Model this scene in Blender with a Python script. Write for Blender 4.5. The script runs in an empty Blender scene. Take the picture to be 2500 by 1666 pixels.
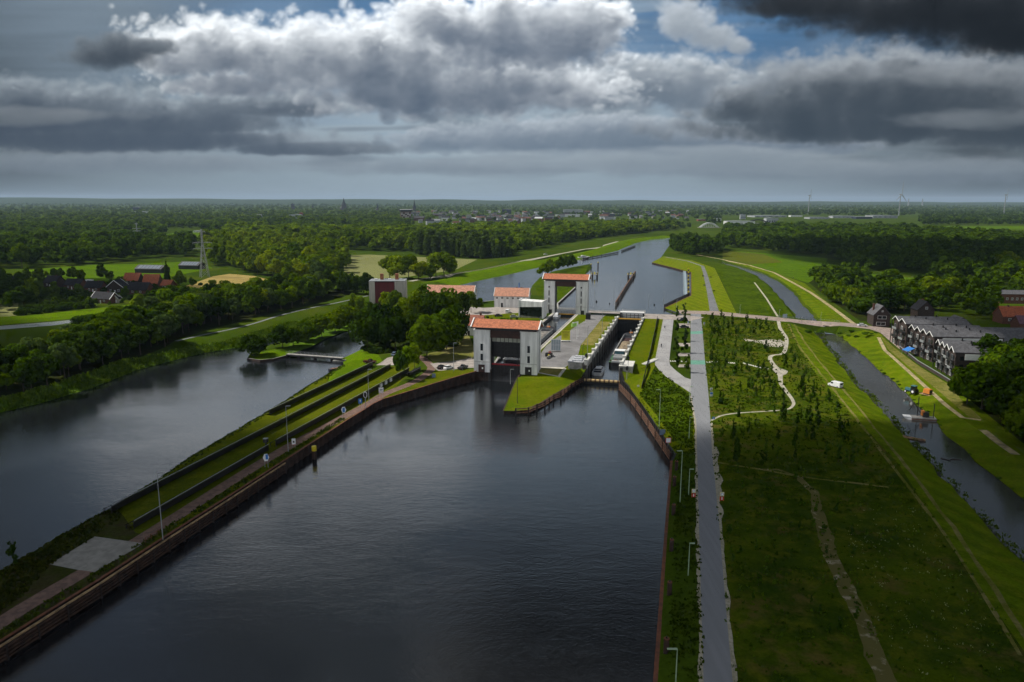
import bpy, bmesh, math, random
import numpy as np
from mathutils import Vector, Matrix, noise as mnoise
from mathutils.geometry import delaunay_2d_cdt
random.seed(7); rng = np.random.default_rng(7)
R = math.radians
SC = bpy.context.scene
COL = SC.collection

# ---------------------------------------------------------------- camera
F = 1800.0; PIT = R(10.82); CAMH = 70.0
cam = bpy.data.cameras.new("camera"); camo = bpy.data.objects.new("camera", cam); COL.objects.link(camo)
camo.location = (0, 0, CAMH); camo.rotation_euler = (R(90) - PIT, R(-0.1), 0)
CM = camo.rotation_euler.to_matrix()
cam.sensor_width = 36; cam.lens = 36 * F / 2500; cam.clip_start = 1; cam.clip_end = 60000
SC.camera = camo
SC.render.resolution_x = 1024; SC.render.resolution_y = 682

# ---------------------------------------------------------------- light and exposure
SUN_DIR = Vector((-0.985, 0.17, 0.0)).normalized() * math.cos(R(50)) + Vector((0, 0, math.sin(R(50))))
sl = bpy.data.lights.new("sun", 'SUN'); sl.energy = 4.6; sl.angle = R(0.5); sl.color = (1.0, 0.95, 0.86)
so = bpy.data.objects.new("sun", sl); COL.objects.link(so)
so.rotation_euler = (-SUN_DIR).to_track_quat('-Z', 'Y').to_euler()
so.location = (0, 0, 400)
SC.view_settings.view_transform = 'Standard'; SC.view_settings.look = 'None'
SC.view_settings.exposure = 0.1; SC.view_settings.gamma = 1
SC.cycles.use_denoising = True
SC.cycles.max_bounces = 6; SC.cycles.diffuse_bounces = 2; SC.cycles.glossy_bounces = 3
SC.cycles.transmission_bounces = 4; SC.cycles.transparent_max_bounces = 8; SC.cycles.volume_bounces = 0
SC.cycles.use_adaptive_sampling = True; SC.cycles.adaptive_threshold = 0.02; SC.cycles.adaptive_min_samples = 8

# ---------------------------------------------------------------- tiny node language
class S:
    def __init__(s, nt, sock): s.nt, s.k = nt, sock
    def _m(s, op, *a, clamp=False):
        n = s.nt.nodes.new('ShaderNodeMath'); n.operation = op; n.use_clamp = clamp
        for i, x in enumerate((s,) + a):
            if isinstance(x, S): s.nt.links.new(x.k, n.inputs[i])
            else: n.inputs[i].default_value = x
        return S(s.nt, n.outputs[0])
    def __add__(s, o): return s._m('ADD', o)
    def __radd__(s, o): return s._m('ADD', o)
    def __sub__(s, o): return s._m('SUBTRACT', o)
    def __rsub__(s, o): return (s * -1.0) + o
    def __mul__(s, o): return s._m('MULTIPLY', o)
    __rmul__ = __mul__
    def __truediv__(s, o): return s._m('DIVIDE', o)
    def max(s, o): return s._m('MAXIMUM', o)
    def min(s, o): return s._m('MINIMUM', o)
    def clamp(s): return s._m('ADD', 0.0, clamp=True)
    def pow(s, o): return s._m('POWER', o)
    def smooth(s, a, b, lo=0.0, hi=1.0):
        n = s.nt.nodes.new('ShaderNodeMapRange'); n.interpolation_type = 'SMOOTHSTEP'
        s.nt.links.new(s.k, n.inputs[0])
        for i, x in enumerate((a, b, lo, hi)): n.inputs[i + 1].default_value = x
        return S(s.nt, n.outputs[0])
def vm(nt, op, a, b=None, c=None):
    n = nt.nodes.new('ShaderNodeVectorMath'); n.operation = op
    for i, x in enumerate((a, b, c)):
        if x is None: continue
        if isinstance(x, S): nt.links.new(x.k, n.inputs[i])
        else: n.inputs[i].default_value = x
    return S(nt, n.outputs['Value' if op in ('DOT_PRODUCT', 'LENGTH') else 'Vector'])
def comb(nt, x, y, z):
    n = nt.nodes.new('ShaderNodeCombineXYZ')
    for i, v in enumerate((x, y, z)):
        if isinstance(v, S): nt.links.new(v.k, n.inputs[i])
        else: n.inputs[i].default_value = v
    return S(nt, n.outputs[0])
def sep(nt, v):
    n = nt.nodes.new('ShaderNodeSeparateXYZ'); nt.links.new(v.k, n.inputs[0])
    return [S(nt, o) for o in n.outputs]
def mix(nt, f, a, b):
    n = nt.nodes.new('ShaderNodeMix'); n.data_type = 'RGBA'
    for i, v in ((0, f), (6, a), (7, b)):
        if isinstance(v, S): nt.links.new(v.k, n.inputs[i])
        else: n.inputs[i].default_value = v if i == 0 else (v if len(v) == 4 else (*v, 1))
    return S(nt, n.outputs[2])
def noise(nt, vec, scale, detail=3, rough=0.5, color=False, dist=0.0):
    n = nt.nodes.new('ShaderNodeTexNoise'); n.inputs['Scale'].default_value = scale
    n.inputs['Detail'].default_value = detail; n.inputs['Roughness'].default_value = rough
    n.inputs['Distortion'].default_value = dist
    if vec is not None: nt.links.new(vec.k, n.inputs['Vector'])
    return S(nt, n.outputs['Color' if color else 0])

# ---------------------------------------------------------------- sky: clouds grown from noise in direction space (u = x/y, v = z/y)
SKW, SKH, SKD = 1280, 448, 14
SKU, SKV0, SKV1 = 0.86, -0.02, 0.42
def make_sky():
    rs = np.random.default_rng(11)
    cb, sb = math.cos(PIT), math.sin(PIT)
    def P2(px, py):
        b = (833 - py) / F; k = cb + b * sb
        return ((px - 1250) / F / k, (-sb + b * cb) / k)
    u = np.linspace(-SKU, SKU, SKW, dtype=np.float32)[None, :]
    v = np.linspace(SKV0, SKV1, SKH, dtype=np.float32)[:, None]
    du = 2 * SKU / SKW; dv = (SKV1 - SKV0) / SKH
    wh = rs.standard_normal((SKH, SKW, SKD)).astype(np.float32)
    fw = np.fft.rfftn(wh, axes=(2, 0, 1)).astype(np.complex64)        # last transformed axis is u
    ku = np.fft.rfftfreq(SKW, du)[None, :, None]; kv = np.fft.fftfreq(SKH, dv)[:, None, None]; kw = np.fft.fftfreq(SKD, 0.03)[None, None, :]
    fld = []
    for lam, an in ((0.30, 1.0), (0.13, 1.0), (0.062, 1.0), (0.030, 1.0), (0.0145, 1.0), (0.007, 1.0)):
        k = np.sqrt(ku ** 2 + (kv * 0.8) ** 2 + (kw * 0.8) ** 2); k0 = 1 / lam
        f = np.exp(-((np.log(np.maximum(k, 1e-3) / k0)) ** 2) / (2 * 0.42 ** 2)).astype(np.float32)
        n = np.fft.irfftn(fw * f, s=(SKD, SKH, SKW), axes=(2, 0, 1)).astype(np.float32); n /= n.std(); fld.append(n)
    bil = sum(a * (np.abs(n) - 0.8) for a, n in zip((0.60, 0.44, 0.26, 0.12, 0.05), fld[1:]))
    sm = 0.5 * fld[0] + 0.35 * fld[1] + 0.2 * fld[2] + 0.12 * fld[3] + 0.07 * fld[4]
    smw = np.repeat(sm[:, :SKW // 2 + 1], 2, 1)[:, :SKW] * .8
    def ell(n, i): return n[:, :, i % SKD]
    C = lambda *c: np.array(c, np.float32)
    # background: blue gaps under a veil, paler lower down
    st = np.zeros((SKH, SKW), np.float32)
    for n, a, sx in ((ell(fld[0], 2), .55, 3), (ell(fld[1], 5), .45, 5), (ell(fld[2], 7), .3, 7), (ell(fld[3], 9), .2, 9), (ell(fld[4], 11), .12, 9)):
        k = 10 * sx; pad = np.concatenate([n[:, -2 * k:], n, n[:, :2 * k]], 1)
        for _ in range(2):
            c = np.cumsum(pad, 1); pad = (c[:, k:] - c[:, :-k]) / k
        pad = pad[:, k:k + SKW]; st += a * pad / pad.std()
    st *= .5
    def ss(x, a, b): t = np.clip((x - a) / (b - a), 0, 1); return t * t * (3 - 2 * t)
    def mx(a, b, t): return a + (b - a) * t[..., None]
    blue = C(0.075, 0.165, 0.30) * (1 + 0 * u + 0 * v)[..., None]
    veil = np.clip(ss(-v, -0.25, -0.07) + st * .28 + 0 * u, 0, 1)
    veil = np.maximum(veil, ss(-u + st * .06 + v * .3, .22, .62) * .78)
    veil = np.maximum(veil, ss(u + st * .05, .42, .75) * .85)
    veil = np.maximum(veil, ss(st, .2, 1.0) * .6); veil = np.maximum(veil, ss(v, .25, .30) * .8 + 0 * u)
    bg = mx(blue, C(0.265, 0.33, 0.385)[None, None] + 0 * blue, veil)
    cu = np.exp(-((u + 0.02) / .36) ** 2) + 0 * v
    bg = mx(bg, C(0.220, 0.278, 0.322) + 0 * bg, ss(-v, -0.12, -0.0) + 0 * u)
    dkn = np.clip(1.12 - 0.85 * np.clip(np.abs(u + .05) / .72, 0, 1) ** 1.6, .35, 1.1) + 0 * v  # sky colour darkened toward both sides, a painted vignette
    bg = bg * dkn[..., None]
    ci = np.roll(np.roll(st, 300, 1), 40, 0)
    for i in range(SKH): ci[i] = np.roll(ci[i], int(i * 1.6))          # slanting high streaks
    bg = bg * (1 + np.clip(ci, -1.2, 1.2) * .20 * ss(v, .06, .16))[..., None]
    # thin stratus streaks towards the horizon
    s1 = ss(st + .05, .0, .75) * ss(v, .012, .05) * ss(-v, -.17, -.08)
    bg = mx(bg, C(0.130, 0.162, 0.198) * dkn[..., None], s1 * .8)
    s2 = ss(np.roll(-st, 200, 1), .0, .8) * ss(v, .02, .06) * ss(-v, -.2, -.10)
    bg = mx(bg, C(0.31, 0.36, 0.40) * dkn[..., None], s2 * .5)
    img = bg; W_ = np.linspace(-1, 1, SKD, dtype=np.float32)
    def group(img, blobs, base, sig, top, dark, roll, amp=1.0, thr=0.0, kl=1.0, soft=1.0, flat=8.0, noise=bil, tilt=0.0, gain=1.0, ext=.12):
        nz = np.roll(noise, roll, (0, 1, 2)); m = np.full((SKH, SKW), -9, np.float32)
        for (cx, cy, rx, ry) in blobs:
            c = P2(cx, cy); e = ((u - c[0]) * F / rx) ** 2 + ((v - c[1]) * F / ry * np.where(v < c[1], 1.25, 1.0)) ** 2
            m = np.maximum(m, 1 - e)
        vb = P2(1250, base)[1] + tilt * u
        m = np.maximum(m, -2.2) - np.maximum(0, (vb - v)) * F / 100 * flat * .25
        r0 = np.where(m.max(1) > -2)[0]; y0, y1 = max(0, r0[0] - 12), min(SKH, r0[-1] + 12)
        m, nz = m[y0:y1], nz[y0:y1]
        d = m[:, :, None] - (W_ ** 2)[None, None, :] * .9 + nz * amp * .62 - thr
        d = np.clip(d / soft, 0, 1.0); d = d * d * (3 - 2 * d)
        n = y1 - y0; od = np.zeros((SKW, SKD), np.float32); L_ = np.empty_like(d)
        for i in range(n - 1, -1, -1):             # light comes from above, from the left and from behind
            sh = np.roll(od, 1, 0) * .40 + od * .42 + np.roll(od, -1, 0) * .18
            sh[:, :-1] = sh[:, :-1] * .75 + sh[:, 1:] * .25
            od = sh + d[i] * kl; L_[i] = od
        S_ = .86 * np.exp(-L_ * ext) + .14 * np.exp(-L_ * ext * .22)
        hg = np.clip((v[y0:y1] - vb) * F / 210, 0, 1); S_ = S_ * (.34 + .80 * hg)[:, :, None]
        rl = np.clip(1 + .38 * (np.roll(nz, (-4, 2), (0, 1)) - nz) * -1.0, .45, 1.6); S_ = np.clip(S_ * rl, 0, 1.2)
        T = np.ones((n, SKW), np.float32); A = np.zeros((n, SKW), np.float32)
        for w in range(SKD):
            a = 1 - np.exp(-d[:, :, w] * sig); A += T * a * S_[:, :, w]; T *= 1 - a
        al = 1 - T; s = np.clip(A / np.maximum(al, 1e-3) * gain, 0, 1.15); s = s ** 1.15
        col = dark + (top - dark) * s[..., None]
        col = col * (dkn[y0:y1] * .35 + .65)[..., None]
        out = img.copy(); out[y0:y1] = img[y0:y1] * T[..., None] + col * al[..., None]; return out
    g = group
    img = g(img, [(300, 402, 560, 34), (1100, 410, 460, 24), (1800, 410, 500, 30), (2300, 420, 460, 40)], 445, .35, C(.30, .345, .385), C(.13, .165, .205), (3, 90, 2), .8, -.1, .7, 1.6, 2)
    img = g(img, [(1330, 338, 340, 42), (1660, 348, 320, 40), (1480, 318, 220, 40), (1080, 345, 130, 32), (1900, 350, 250, 34)], 388, .8, C(.50, .55, .60), C(.10, .14, .19), (40, 300, 5), .9, -.05, .8, 1.0, 7)
    img = g(img, [(1500, 392, 420, 26), (2150, 408, 460, 24), (500, 348, 420, 22), (1800, 378, 260, 24)], 425, .35, C(.40, .45, .49), C(.15, .19, .23), (90, 120, 4), 1.5, .28, .6, 1.3, 3, noise=smw)
    img = g(img, [(60, 285, 420, 84), (380, 300, 330, 60), (640, 262, 250, 34), (760, 366, 230, 20), (300, 345, 480, 34)], 385, .9, C(.27, .315, .355), C(.046, .066, .098), (17, 500, 8), .9, -.12, 1.1, 1.3, 2.6, gain=1.3)
    img = g(img, [(2200, 235, 450, 105), (1930, 270, 280, 60), (2480, 300, 380, 74), (1790, 245, 110, 46), (2100, 315, 480, 42)], 368, .9, C(.30, .335, .37), C(.034, .050, .070), (77, 900, 3), .9, -.12, 1.1, 1.3, 2.6, gain=1.3)
    img = g(img, [(2420, 292, 300, 30), (60, 286, 260, 24), (2150, 180, 420, 40)], 330, .28, C(.30, .33, .36), C(.12, .145, .17), (10, 80, 4), 1.5, .35, .7, 1.3, 3, noise=smw)
    img = g(img, [(1590, 205, 180, 74), (1470, 222, 120, 62), (1720, 190, 90, 34)], 285, .9, C(.62, .665, .70), C(.085, .12, .165), (20, 700, 6), 1.0, .0, .8, 1.3, 5)
    img = g(img, [(540, 130, 230, 84), (740, 150, 250, 100), (960, 160, 250, 122), (1200, 212, 330, 82), (1080, 235, 330, 66), (560, 210, 140, 34), (420, 140, 110, 60)], 300, 1.0, C(.80, .84, .87), C(.050, .078, .122), (9, 200, 1), 1.0, -.02, .85, 1.25, 6, gain=1.2, ext=.12)
    img = g(img, [(1225, 80, 170, 110), (1380, 85, 130, 95), (1095, 60, 160, 70), (1480, 50, 70, 46)], 200, 1.0, C(.86, .90, .93), C(.060, .090, .138), (60, 1000, 10), 1.1, .0, .8, 1.2, 6, gain=1.2, ext=.13)
    img = g(img, [(1680, 50, 80, 60), (1740, 95, 75, 40), (1800, 110, 40, 26)], 150, .7, C(.55, .60, .65), C(.2, .24, .285), (130, 150, 4), 1.1, .05, .5, 1.2, 5)
    img = g(img, [(270, 130, 120, 42), (360, 118, 70, 26)], 175, .8, C(.27, .31, .345), C(.036, .050, .070), (160, 650, 9), .9, 0, 1.1, 1.2, 7)
    img = g(img, [(2330, 20, 430, 96), (2020, 10, 260, 44), (2500, 80, 240, 66), (1900, -30, 300, 40)], 155, .9, C(.16, .18, .205), C(.008, .011, .015), (101, 400, 12), .8, -.1, 1.5, 1.4, 6)
    img = g(img, [(620, -190, 420, 130), (380, -130, 280, 110), (900, -170, 240, 100), (760, -90, 300, 50)], -14, 1.0, C(1.0, 1.02, 1.05), C(.45, .50, .55), (33, 820, 2), .9, -.15, .8, 1.2, 9, gain=1.3)  # bright cloud added above the view so the left basin mirrors it
    return np.clip(img * 1.12, 0.002, 2)

def build_world():
    w = bpy.data.worlds.new("World"); SC.world = w; w.use_nodes = True
    nt = w.node_tree; bg = nt.nodes['Background']; STR = 0.1; k = 1.0 / STR
    a = make_sky(); px = np.ones((SKH, SKW, 4), np.float32); px[:, :, :3] = a
    im = bpy.data.images.new('sky_clouds', SKW, SKH, alpha=False, float_buffer=True); im.colorspace_settings.name = 'Non-Color'
    im.pixels.foreach_set(px.ravel()); im.update(); im.pack()
    tc = nt.nodes.new('ShaderNodeTexCoord'); d = S(nt, tc.outputs['Generated']); x, y, z = sep(nt, d)
    yc = y.max(0.12); u = x / yc; v = z / yc
    q = comb(nt, (u + SKU) * (0.5 / SKU), (v - SKV0) * (1 / (SKV1 - SKV0)), 0.0)
    it = nt.nodes.new('ShaderNodeTexImage'); it.image = im; it.extension = 'EXTEND'; it.interpolation = 'Cubic'; nt.links.new(q.k, it.inputs[0])
    cl = vm(nt, 'MULTIPLY', S(nt, it.outputs[0]), (k, k, k))
    sky = nt.nodes.new('ShaderNodeTexSky'); sky.sky_type = 'NISHITA'; sky.sun_disc = False
    sky.sun_elevation = R(50); sky.sun_rotation = math.atan2(SUN_DIR.x, SUN_DIR.y); sky.dust_density = 1.2
    # overhead and behind the camera: blue sky with pale cloud, brightened as added fill
    ov = mix(nt, noise(nt, d, 2.2, 3, 0.5).smooth(0.35, 0.55), S(nt, sky.outputs[0]), (0.25 * k, 0.265 * k, 0.28 * k))
    ov = mix(nt, z.smooth(0.0, 0.45), (0.95 * k, 0.98 * k, 1.0 * k), ov)      # bright band added low behind the camera, fill for shaded fronts
    hi = mix(nt, noise(nt, d, 2.2, 3, 0.5).smooth(0.35, 0.6), vm(nt, 'MULTIPLY', S(nt, sky.outputs[0]), (0.4, 0.4, 0.4)), (0.085 * k, 0.10 * k, 0.118 * k))
    col = mix(nt, v.smooth(0.34, 0.55), cl, hi)
    col = mix(nt, y.smooth(0.12, 0.42), ov, col)
    nt.links.new(col.k, bg.inputs[0]); bg.inputs[1].default_value = STR
    w.cycles.sampling_method = 'MANUAL'; w.cycles.sample_map_resolution = 512
build_world()

# ---------------------------------------------------------------- photo pixel (2500 x 1666) -> ground point at height z
def W(px, py, z=0.0):
    d = CM @ Vector(((px - 1250) / F, (833 - py) / F, -1.0))
    t = (z - CAMH) / min(d.z, -0.0015)
    return Vector((d.x * t, d.y * t, z))
def scale_at(p):                      # photo pixels per metre
    return F / (p[1] * math.cos(PIT) + (CAMH - p[2]) * math.sin(PIT))
def proj(p):
    q = CM.transposed() @ (Vector(p) - Vector((0, 0, CAMH)))
    return 1250 - F * q.x / q.z, 833 + F * q.y / q.z
# lock frame: u along the lock, v to the right, origin on the near gate of the old lock
LA = R(14.0); LO = Vector((-2.2, 282.0, 0.0))
LU = Vector((math.sin(LA), math.cos(LA), 0)); LV = Vector((math.cos(LA), -math.sin(LA), 0))
LROT = -LA
def L(u, v, z=0.0): return LO + LU * u + LV * v + Vector((0, 0, z))

# ---------------------------------------------------------------- mesh building
class MB:
    def __init__(s): s.v = []; s.f = []
    def add(s, vs, fs):
        o = len(s.v); s.v += [tuple(x) for x in vs]; s.f += [tuple(i + o for i in f) for f in fs]
    def box(s, c, size, rz=0.0, M=None, taper=1.0):
        hx, hy, hz = size[0] / 2, size[1] / 2, size[2] / 2
        vs = []
        for sz in (-1, 1):
            t = taper if sz > 0 else 1.0
            for sx, sy in ((-1, -1), (1, -1), (1, 1), (-1, 1)):
                X, Y = sx * hx * t, sy * hy * t
                vs.append(Vector((X * math.cos(rz) - Y * math.sin(rz), X * math.sin(rz) + Y * math.cos(rz), sz * hz)) + Vector(c))
        if M is not None: vs = [M @ q for q in vs]
        s.add(vs, [(3, 2, 1, 0), (4, 5, 6, 7), (0, 1, 5, 4), (1, 2, 6, 5), (2, 3, 7, 6), (3, 0, 4, 7)])
    def cyl(s, p0, p1, r0, r1=None, n=10, cap=True):
        r1 = r0 if r1 is None else r1
        p0, p1 = Vector(p0), Vector(p1); ax = (p1 - p0).normalized()
        a = ax.orthogonal().normalized(); b = ax.cross(a)
        vs = [p0 + (a * math.cos(t) + b * math.sin(t)) * r0 for t in (2 * math.pi * i / n for i in range(n))]
        vs += [p1 + (a * math.cos(t) + b * math.sin(t)) * r1 for t in (2 * math.pi * i / n for i in range(n))]
        fs = [(i, (i + 1) % n, n + (i + 1) % n, n + i) for i in range(n)]
        if cap: fs += [tuple(range(n - 1, -1, -1)), tuple(range(n, 2 * n))]
        s.add(vs, fs)
    def bar(s, p0, p1, w=0.1, h=None):
        h = h or w; p0, p1 = Vector(p0), Vector(p1); ax = (p1 - p0).normalized()
        up = Vector((0, 0, 1)) if abs(ax.z) < 0.95 else Vector((0, 1, 0))
        a = ax.cross(up).normalized() * (w / 2); b = a.cross(ax).normalized() * (h / 2)
        vs = [p + q for p in (p0, p1) for q in (-a - b, a - b, a + b, -a + b)]
        s.add(vs, [(3, 2, 1, 0), (4, 5, 6, 7), (0, 1, 5, 4), (1, 2, 6, 5), (2, 3, 7, 6), (3, 0, 4, 7)])
    def tube(s, pts, w=0.1, h=None):
        for a, b in zip(pts[:-1], pts[1:]): s.bar(a, b, w, h)
    def quad(s, a, b, c, d): s.add([a, b, c, d], [(0, 1, 2, 3)])
    def prism(s, poly, z0, z1):                 # poly: xy outline, counter-clockwise
        n = len(poly)
        s.add([(p[0], p[1], z0) for p in poly] + [(p[0], p[1], z1) for p in poly],
              [tuple(range(n - 1, -1, -1)), tuple(range(n, 2 * n))] + [(i, (i + 1) % n, n + (i + 1) % n, n + i) for i in range(n)])
    def extr(s, prof, y0, y1, sw=False):        # prof: xz outline extruded along y (sw: profile in yz along x)
        n = len(prof)
        g = (lambda p, t: (t, p[0], p[1])) if sw else (lambda p, t: (p[0], t, p[1]))
        s.add([g(p, y0) for p in prof] + [g(p, y1) for p in prof],
              [tuple(range(n)), tuple(range(2 * n - 1, n - 1, -1))] + [(i, n + i, n + (i + 1) % n, (i + 1) % n) for i in range(n)])
    def loft(s, rings, close=True):
        n = len(rings[0]); o = []
        for r in rings: o += r
        fs = []
        for k in range(len(rings) - 1):
            for i in range(n):
                j = (i + 1) % n
                fs.append((k * n + i, k * n + j, (k + 1) * n + j, (k + 1) * n + i))
        if close: fs += [tuple(range(n - 1, -1, -1)), tuple((len(rings) - 1) * n + i for i in range(n))]
        s.add(o, fs)
    def build(s, name, mat, parent=None, smooth=False):
        me = bpy.data.meshes.new(name); me.from_pydata(s.v, [], s.f); me.validate()
        bm = bmesh.new(); bm.from_mesh(me); bmesh.ops.recalc_face_normals(bm, faces=bm.faces); bm.to_mesh(me); bm.free()
        if smooth: me.shade_smooth()
        return link(name, me, mat, parent)
def link(name, me, mat, parent=None):
    if mat is not None and not me.materials: me.materials.append(mat)
    o = bpy.data.objects.new(name, me); COL.objects.link(o)
    if parent is not None: o.parent = parent
    return o
def npmesh(name, verts, faces, mat, parent=None, smooth=False, attr=None):
    me = bpy.data.meshes.new(name); nv, (nf, k) = len(verts), faces.shape
    me.vertices.add(nv); me.vertices.foreach_set('co', np.asarray(verts, np.float32).ravel())
    me.loops.add(nf * k); me.loops.foreach_set('vertex_index', np.asarray(faces, np.int32).ravel())
    me.polygons.add(nf); me.polygons.foreach_set('loop_start', np.arange(0, nf * k, k, dtype=np.int32))
    me.polygons.foreach_set('loop_total', np.full(nf, k, np.int32))
    if attr is not None:
        a = me.attributes.new('tint', 'FLOAT', 'POINT'); a.data.foreach_set('value', np.asarray(attr, np.float32))
    me.update(calc_edges=True)
    if smooth: me.shade_smooth()
    return link(name, me, mat, parent)
def tag(o, label=None, cat=None, group=None, kind=None):
    if label: o['label'] = label
    if cat: o['category'] = cat
    if group: o['group'] = group
    if kind: o['kind'] = kind
    return o
def thing(name, label, cat, loc, rz=0.0, group=None):
    o = bpy.data.objects.new(name, None); COL.objects.link(o); o.empty_display_size = 0.5
    o.location = loc; o.rotation_euler = (0, 0, rz)
    return tag(o, label, cat, group)
def dup(root, loc, rz, label=None, group=None, sc=None):
    r = root.copy(); COL.objects.link(r); r.location = loc; r.rotation_euler = (0, 0, rz)
    if sc is not None: r.scale = sc
    if label: r['label'] = label
    if group: r['group'] = group
    for ch in list(root.children):
        c = ch.copy(); COL.objects.link(c); c.parent = r
        for g in ch.children:
            e = g.copy(); COL.objects.link(e); e.parent = c
    return r

# ---------------------------------------------------------------- materials
def mat(name, col, rough=0.7, metal=0.0, var=0.25, scale=1.5, bump=0.0, bscale=8.0, coord='Object', spec=0.5, col2=None, emit=None, stretch=None):
    m = bpy.data.materials.new(name); m.use_nodes = True; nt = m.node_tree; b = nt.nodes['Principled BSDF']
    if coord == 'World':
        p = S(nt, nt.nodes.new('ShaderNodeNewGeometry').outputs['Position'])
    else:
        p = S(nt, nt.nodes.new('ShaderNodeTexCoord').outputs[coord])
    if stretch: p = vm(nt, 'MULTIPLY', p, stretch)
    n1 = noise(nt, p, scale, 5, 0.6)
    c2 = col2 or tuple(max(0, c * (1 - var * 1.4)) for c in col)
    c1 = col if col2 else tuple(min(1, c * (1 + var * 0.6)) for c in col)
    c = mix(nt, n1.smooth(0.35, 0.65), c1, c2)
    nt.links.new(c.k, b.inputs['Base Color'])
    b.inputs['Roughness'].default_value = rough; b.inputs['Metallic'].default_value = metal
    b.inputs['Specular IOR Level'].default_value = spec
    if bump:
        bn = nt.nodes.new('ShaderNodeBump'); bn.inputs['Strength'].default_value = bump; bn.inputs['Distance'].default_value = 0.05
        nt.links.new(noise(nt, p, bscale, 4, 0.6).k, bn.inputs['Height']); nt.links.new(bn.outputs[0], b.inputs['Normal'])
    return m
def grass(name, a, b, c, s1=0.02, s2=0.25, s3=1.6, stripe=None, dry=None):
    m = bpy.data.materials.new(name); m.use_nodes = True; nt = m.node_tree; bs = nt.nodes['Principled BSDF']
    p = S(nt, nt.nodes.new('ShaderNodeNewGeometry').outputs['Position'])
    n1 = noise(nt, p, s1, 4, 0.55); n2 = noise(nt, p, s2, 5, 0.65); n3 = noise(nt, p, s3, 3, 0.7)
    col = mix(nt, n1.smooth(0.38, 0.62), a, b)
    col = mix(nt, n2.smooth(0.45, 0.68), col, c)
    if dry: col = mix(nt, noise(nt, p, s1 * 3.1, 6, 0.65).smooth(0.53, 0.7) * 0.8, col, dry)
    if stripe:
        ang, per, amt = stripe
        dd = vm(nt, 'DOT_PRODUCT', p, (math.cos(ang), math.sin(ang), 0)) + n2 * 1.5
        w = (dd * (2 * math.pi / per))._m('SINE') * 0.5 + 0.5
        col = mix(nt, w.smooth(0.3, 0.9) * amt, col, tuple(x * 1.5 for x in a))
    col = mix(nt, n3.smooth(0.35, 0.7) * 0.5, col, vm(nt, 'MULTIPLY', col, (0.45, 0.5, 0.45)))
    nt.links.new(col.k, bs.inputs['Base Color']); bs.inputs['Roughness'].default_value = 0.85
    bs.inputs['Specular IOR Level'].default_value = 0.0
    bn = nt.nodes.new('ShaderNodeBump'); bn.inputs['Strength'].default_value = 0.7; bn.inputs['Distance'].default_value = 0.35
    h = noise(nt, p, 1.1, 5, 0.7)
    nt.links.new(h.k, bn.inputs['Height']); nt.links.new(bn.outputs[0], bs.inputs['Normal'])
    return m
def water(name, base, rough, amp, sc=0.35):
    m = bpy.data.materials.new(name); m.use_nodes = True; nt = m.node_tree; b = nt.nodes['Principled BSDF']
    p = S(nt, nt.nodes.new('ShaderNodeNewGeometry').outputs['Position'])
    b.inputs['Base Color'].default_value = (*base, 1); b.inputs['IOR'].default_value = 2.1
    big = noise(nt, vm(nt, 'MULTIPLY', p, (0.5, 1.0, 1)), 0.03, 4, 0.6)
    pr = vm(nt, 'MULTIPLY', p, (0.7, 1.5, 1))
    h = noise(nt, pr, sc, 4, 0.6, dist=0.6) * 0.6 + noise(nt, pr, sc * 4, 4, 0.65) * 0.5
    h = h * big.smooth(0.35, 0.65, 0.55, 1.2)
    rr = big.smooth(0.3, 0.7, rough * 0.6, rough * 1.5); nt.links.new(rr.k, b.inputs['Roughness'])
    bn = nt.nodes.new('ShaderNodeBump'); bn.inputs['Strength'].default_value = amp; bn.inputs['Distance'].default_value = 0.5
    nt.links.new(h.k, bn.inputs['Height']); nt.links.new(bn.outputs[0], b.inputs['Normal'])
    return m
M = {}
# ================================================================ LAND: one triangulated terrain, split by surface
def wp(pts, z=None):
    out = []
    for p in pts:
        if isinstance(p, Vector): out.append(p.copy())
        else: out.append(W(p[0], p[1], p[2] if len(p) > 2 else z))
    return out
def offset(pts, d):                     # shift an open line to its left (d>0)
    out = []
    for i, p in enumerate(pts):
        a = pts[max(0, i - 1)]; b = pts[min(len(pts) - 1, i + 1)]
        t = Vector((b.x - a.x, b.y - a.y, 0)).normalized()
        out.append(p + Vector((-t.y, t.x, 0)) * d)
    return out
def lift(pts, z): return [Vector((p.x, p.y, z)) for p in pts]
def dens(pts, step):
    out = []
    for a, b in zip(pts[:-1], pts[1:]):
        n = max(1, int((b - a).length / step))
        out += [a.lerp(b, k / n) for k in range(n)]
    return out + [pts[-1]]
def jit(pts, amp, keep=1):
    out = []
    for i, p in enumerate(pts):
        if i < keep or i >= len(pts) - keep: out.append(p); continue
        out.append(p + Vector((mnoise.noise(p * 0.13) * amp * 1.6, mnoise.noise(p * 0.13 + Vector((50, 0, 0))) * amp * 1.6, 0)))
    return out
def curve(pts, n=6):                    # Catmull-Rom through the points
    P = [pts[0]] + list(pts) + [pts[-1]]; out = []
    for i in range(1, len(P) - 2):
        a, b, c, d = P[i - 1:i + 3]
        for k in range(n):
            t = k / n; out.append(.5 * (2 * b + (c - a) * t + (2 * a - 5 * b + 4 * c - d) * t * t + (3 * b - a - 3 * c + d) * t ** 3))
    return out + [pts[-1]]
def ribbon(pts, w, ragged=0.0):
    ws = w if isinstance(w, (list, tuple)) else [w] * len(pts)
    l, r = [], []
    for i, p in enumerate(pts):
        a = pts[max(0, i - 1)]; b = pts[min(len(pts) - 1, i + 1)]
        t = Vector((b.x - a.x, b.y - a.y, 0)).normalized(); n = Vector((-t.y, t.x, 0))
        h = ws[min(i, len(ws) - 1)] / 2
        l.append(p + n * (h + random.uniform(-ragged, ragged))); r.append(p - n * (h + random.uniform(-ragged, ragged)))
    return l + r[::-1]
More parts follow.
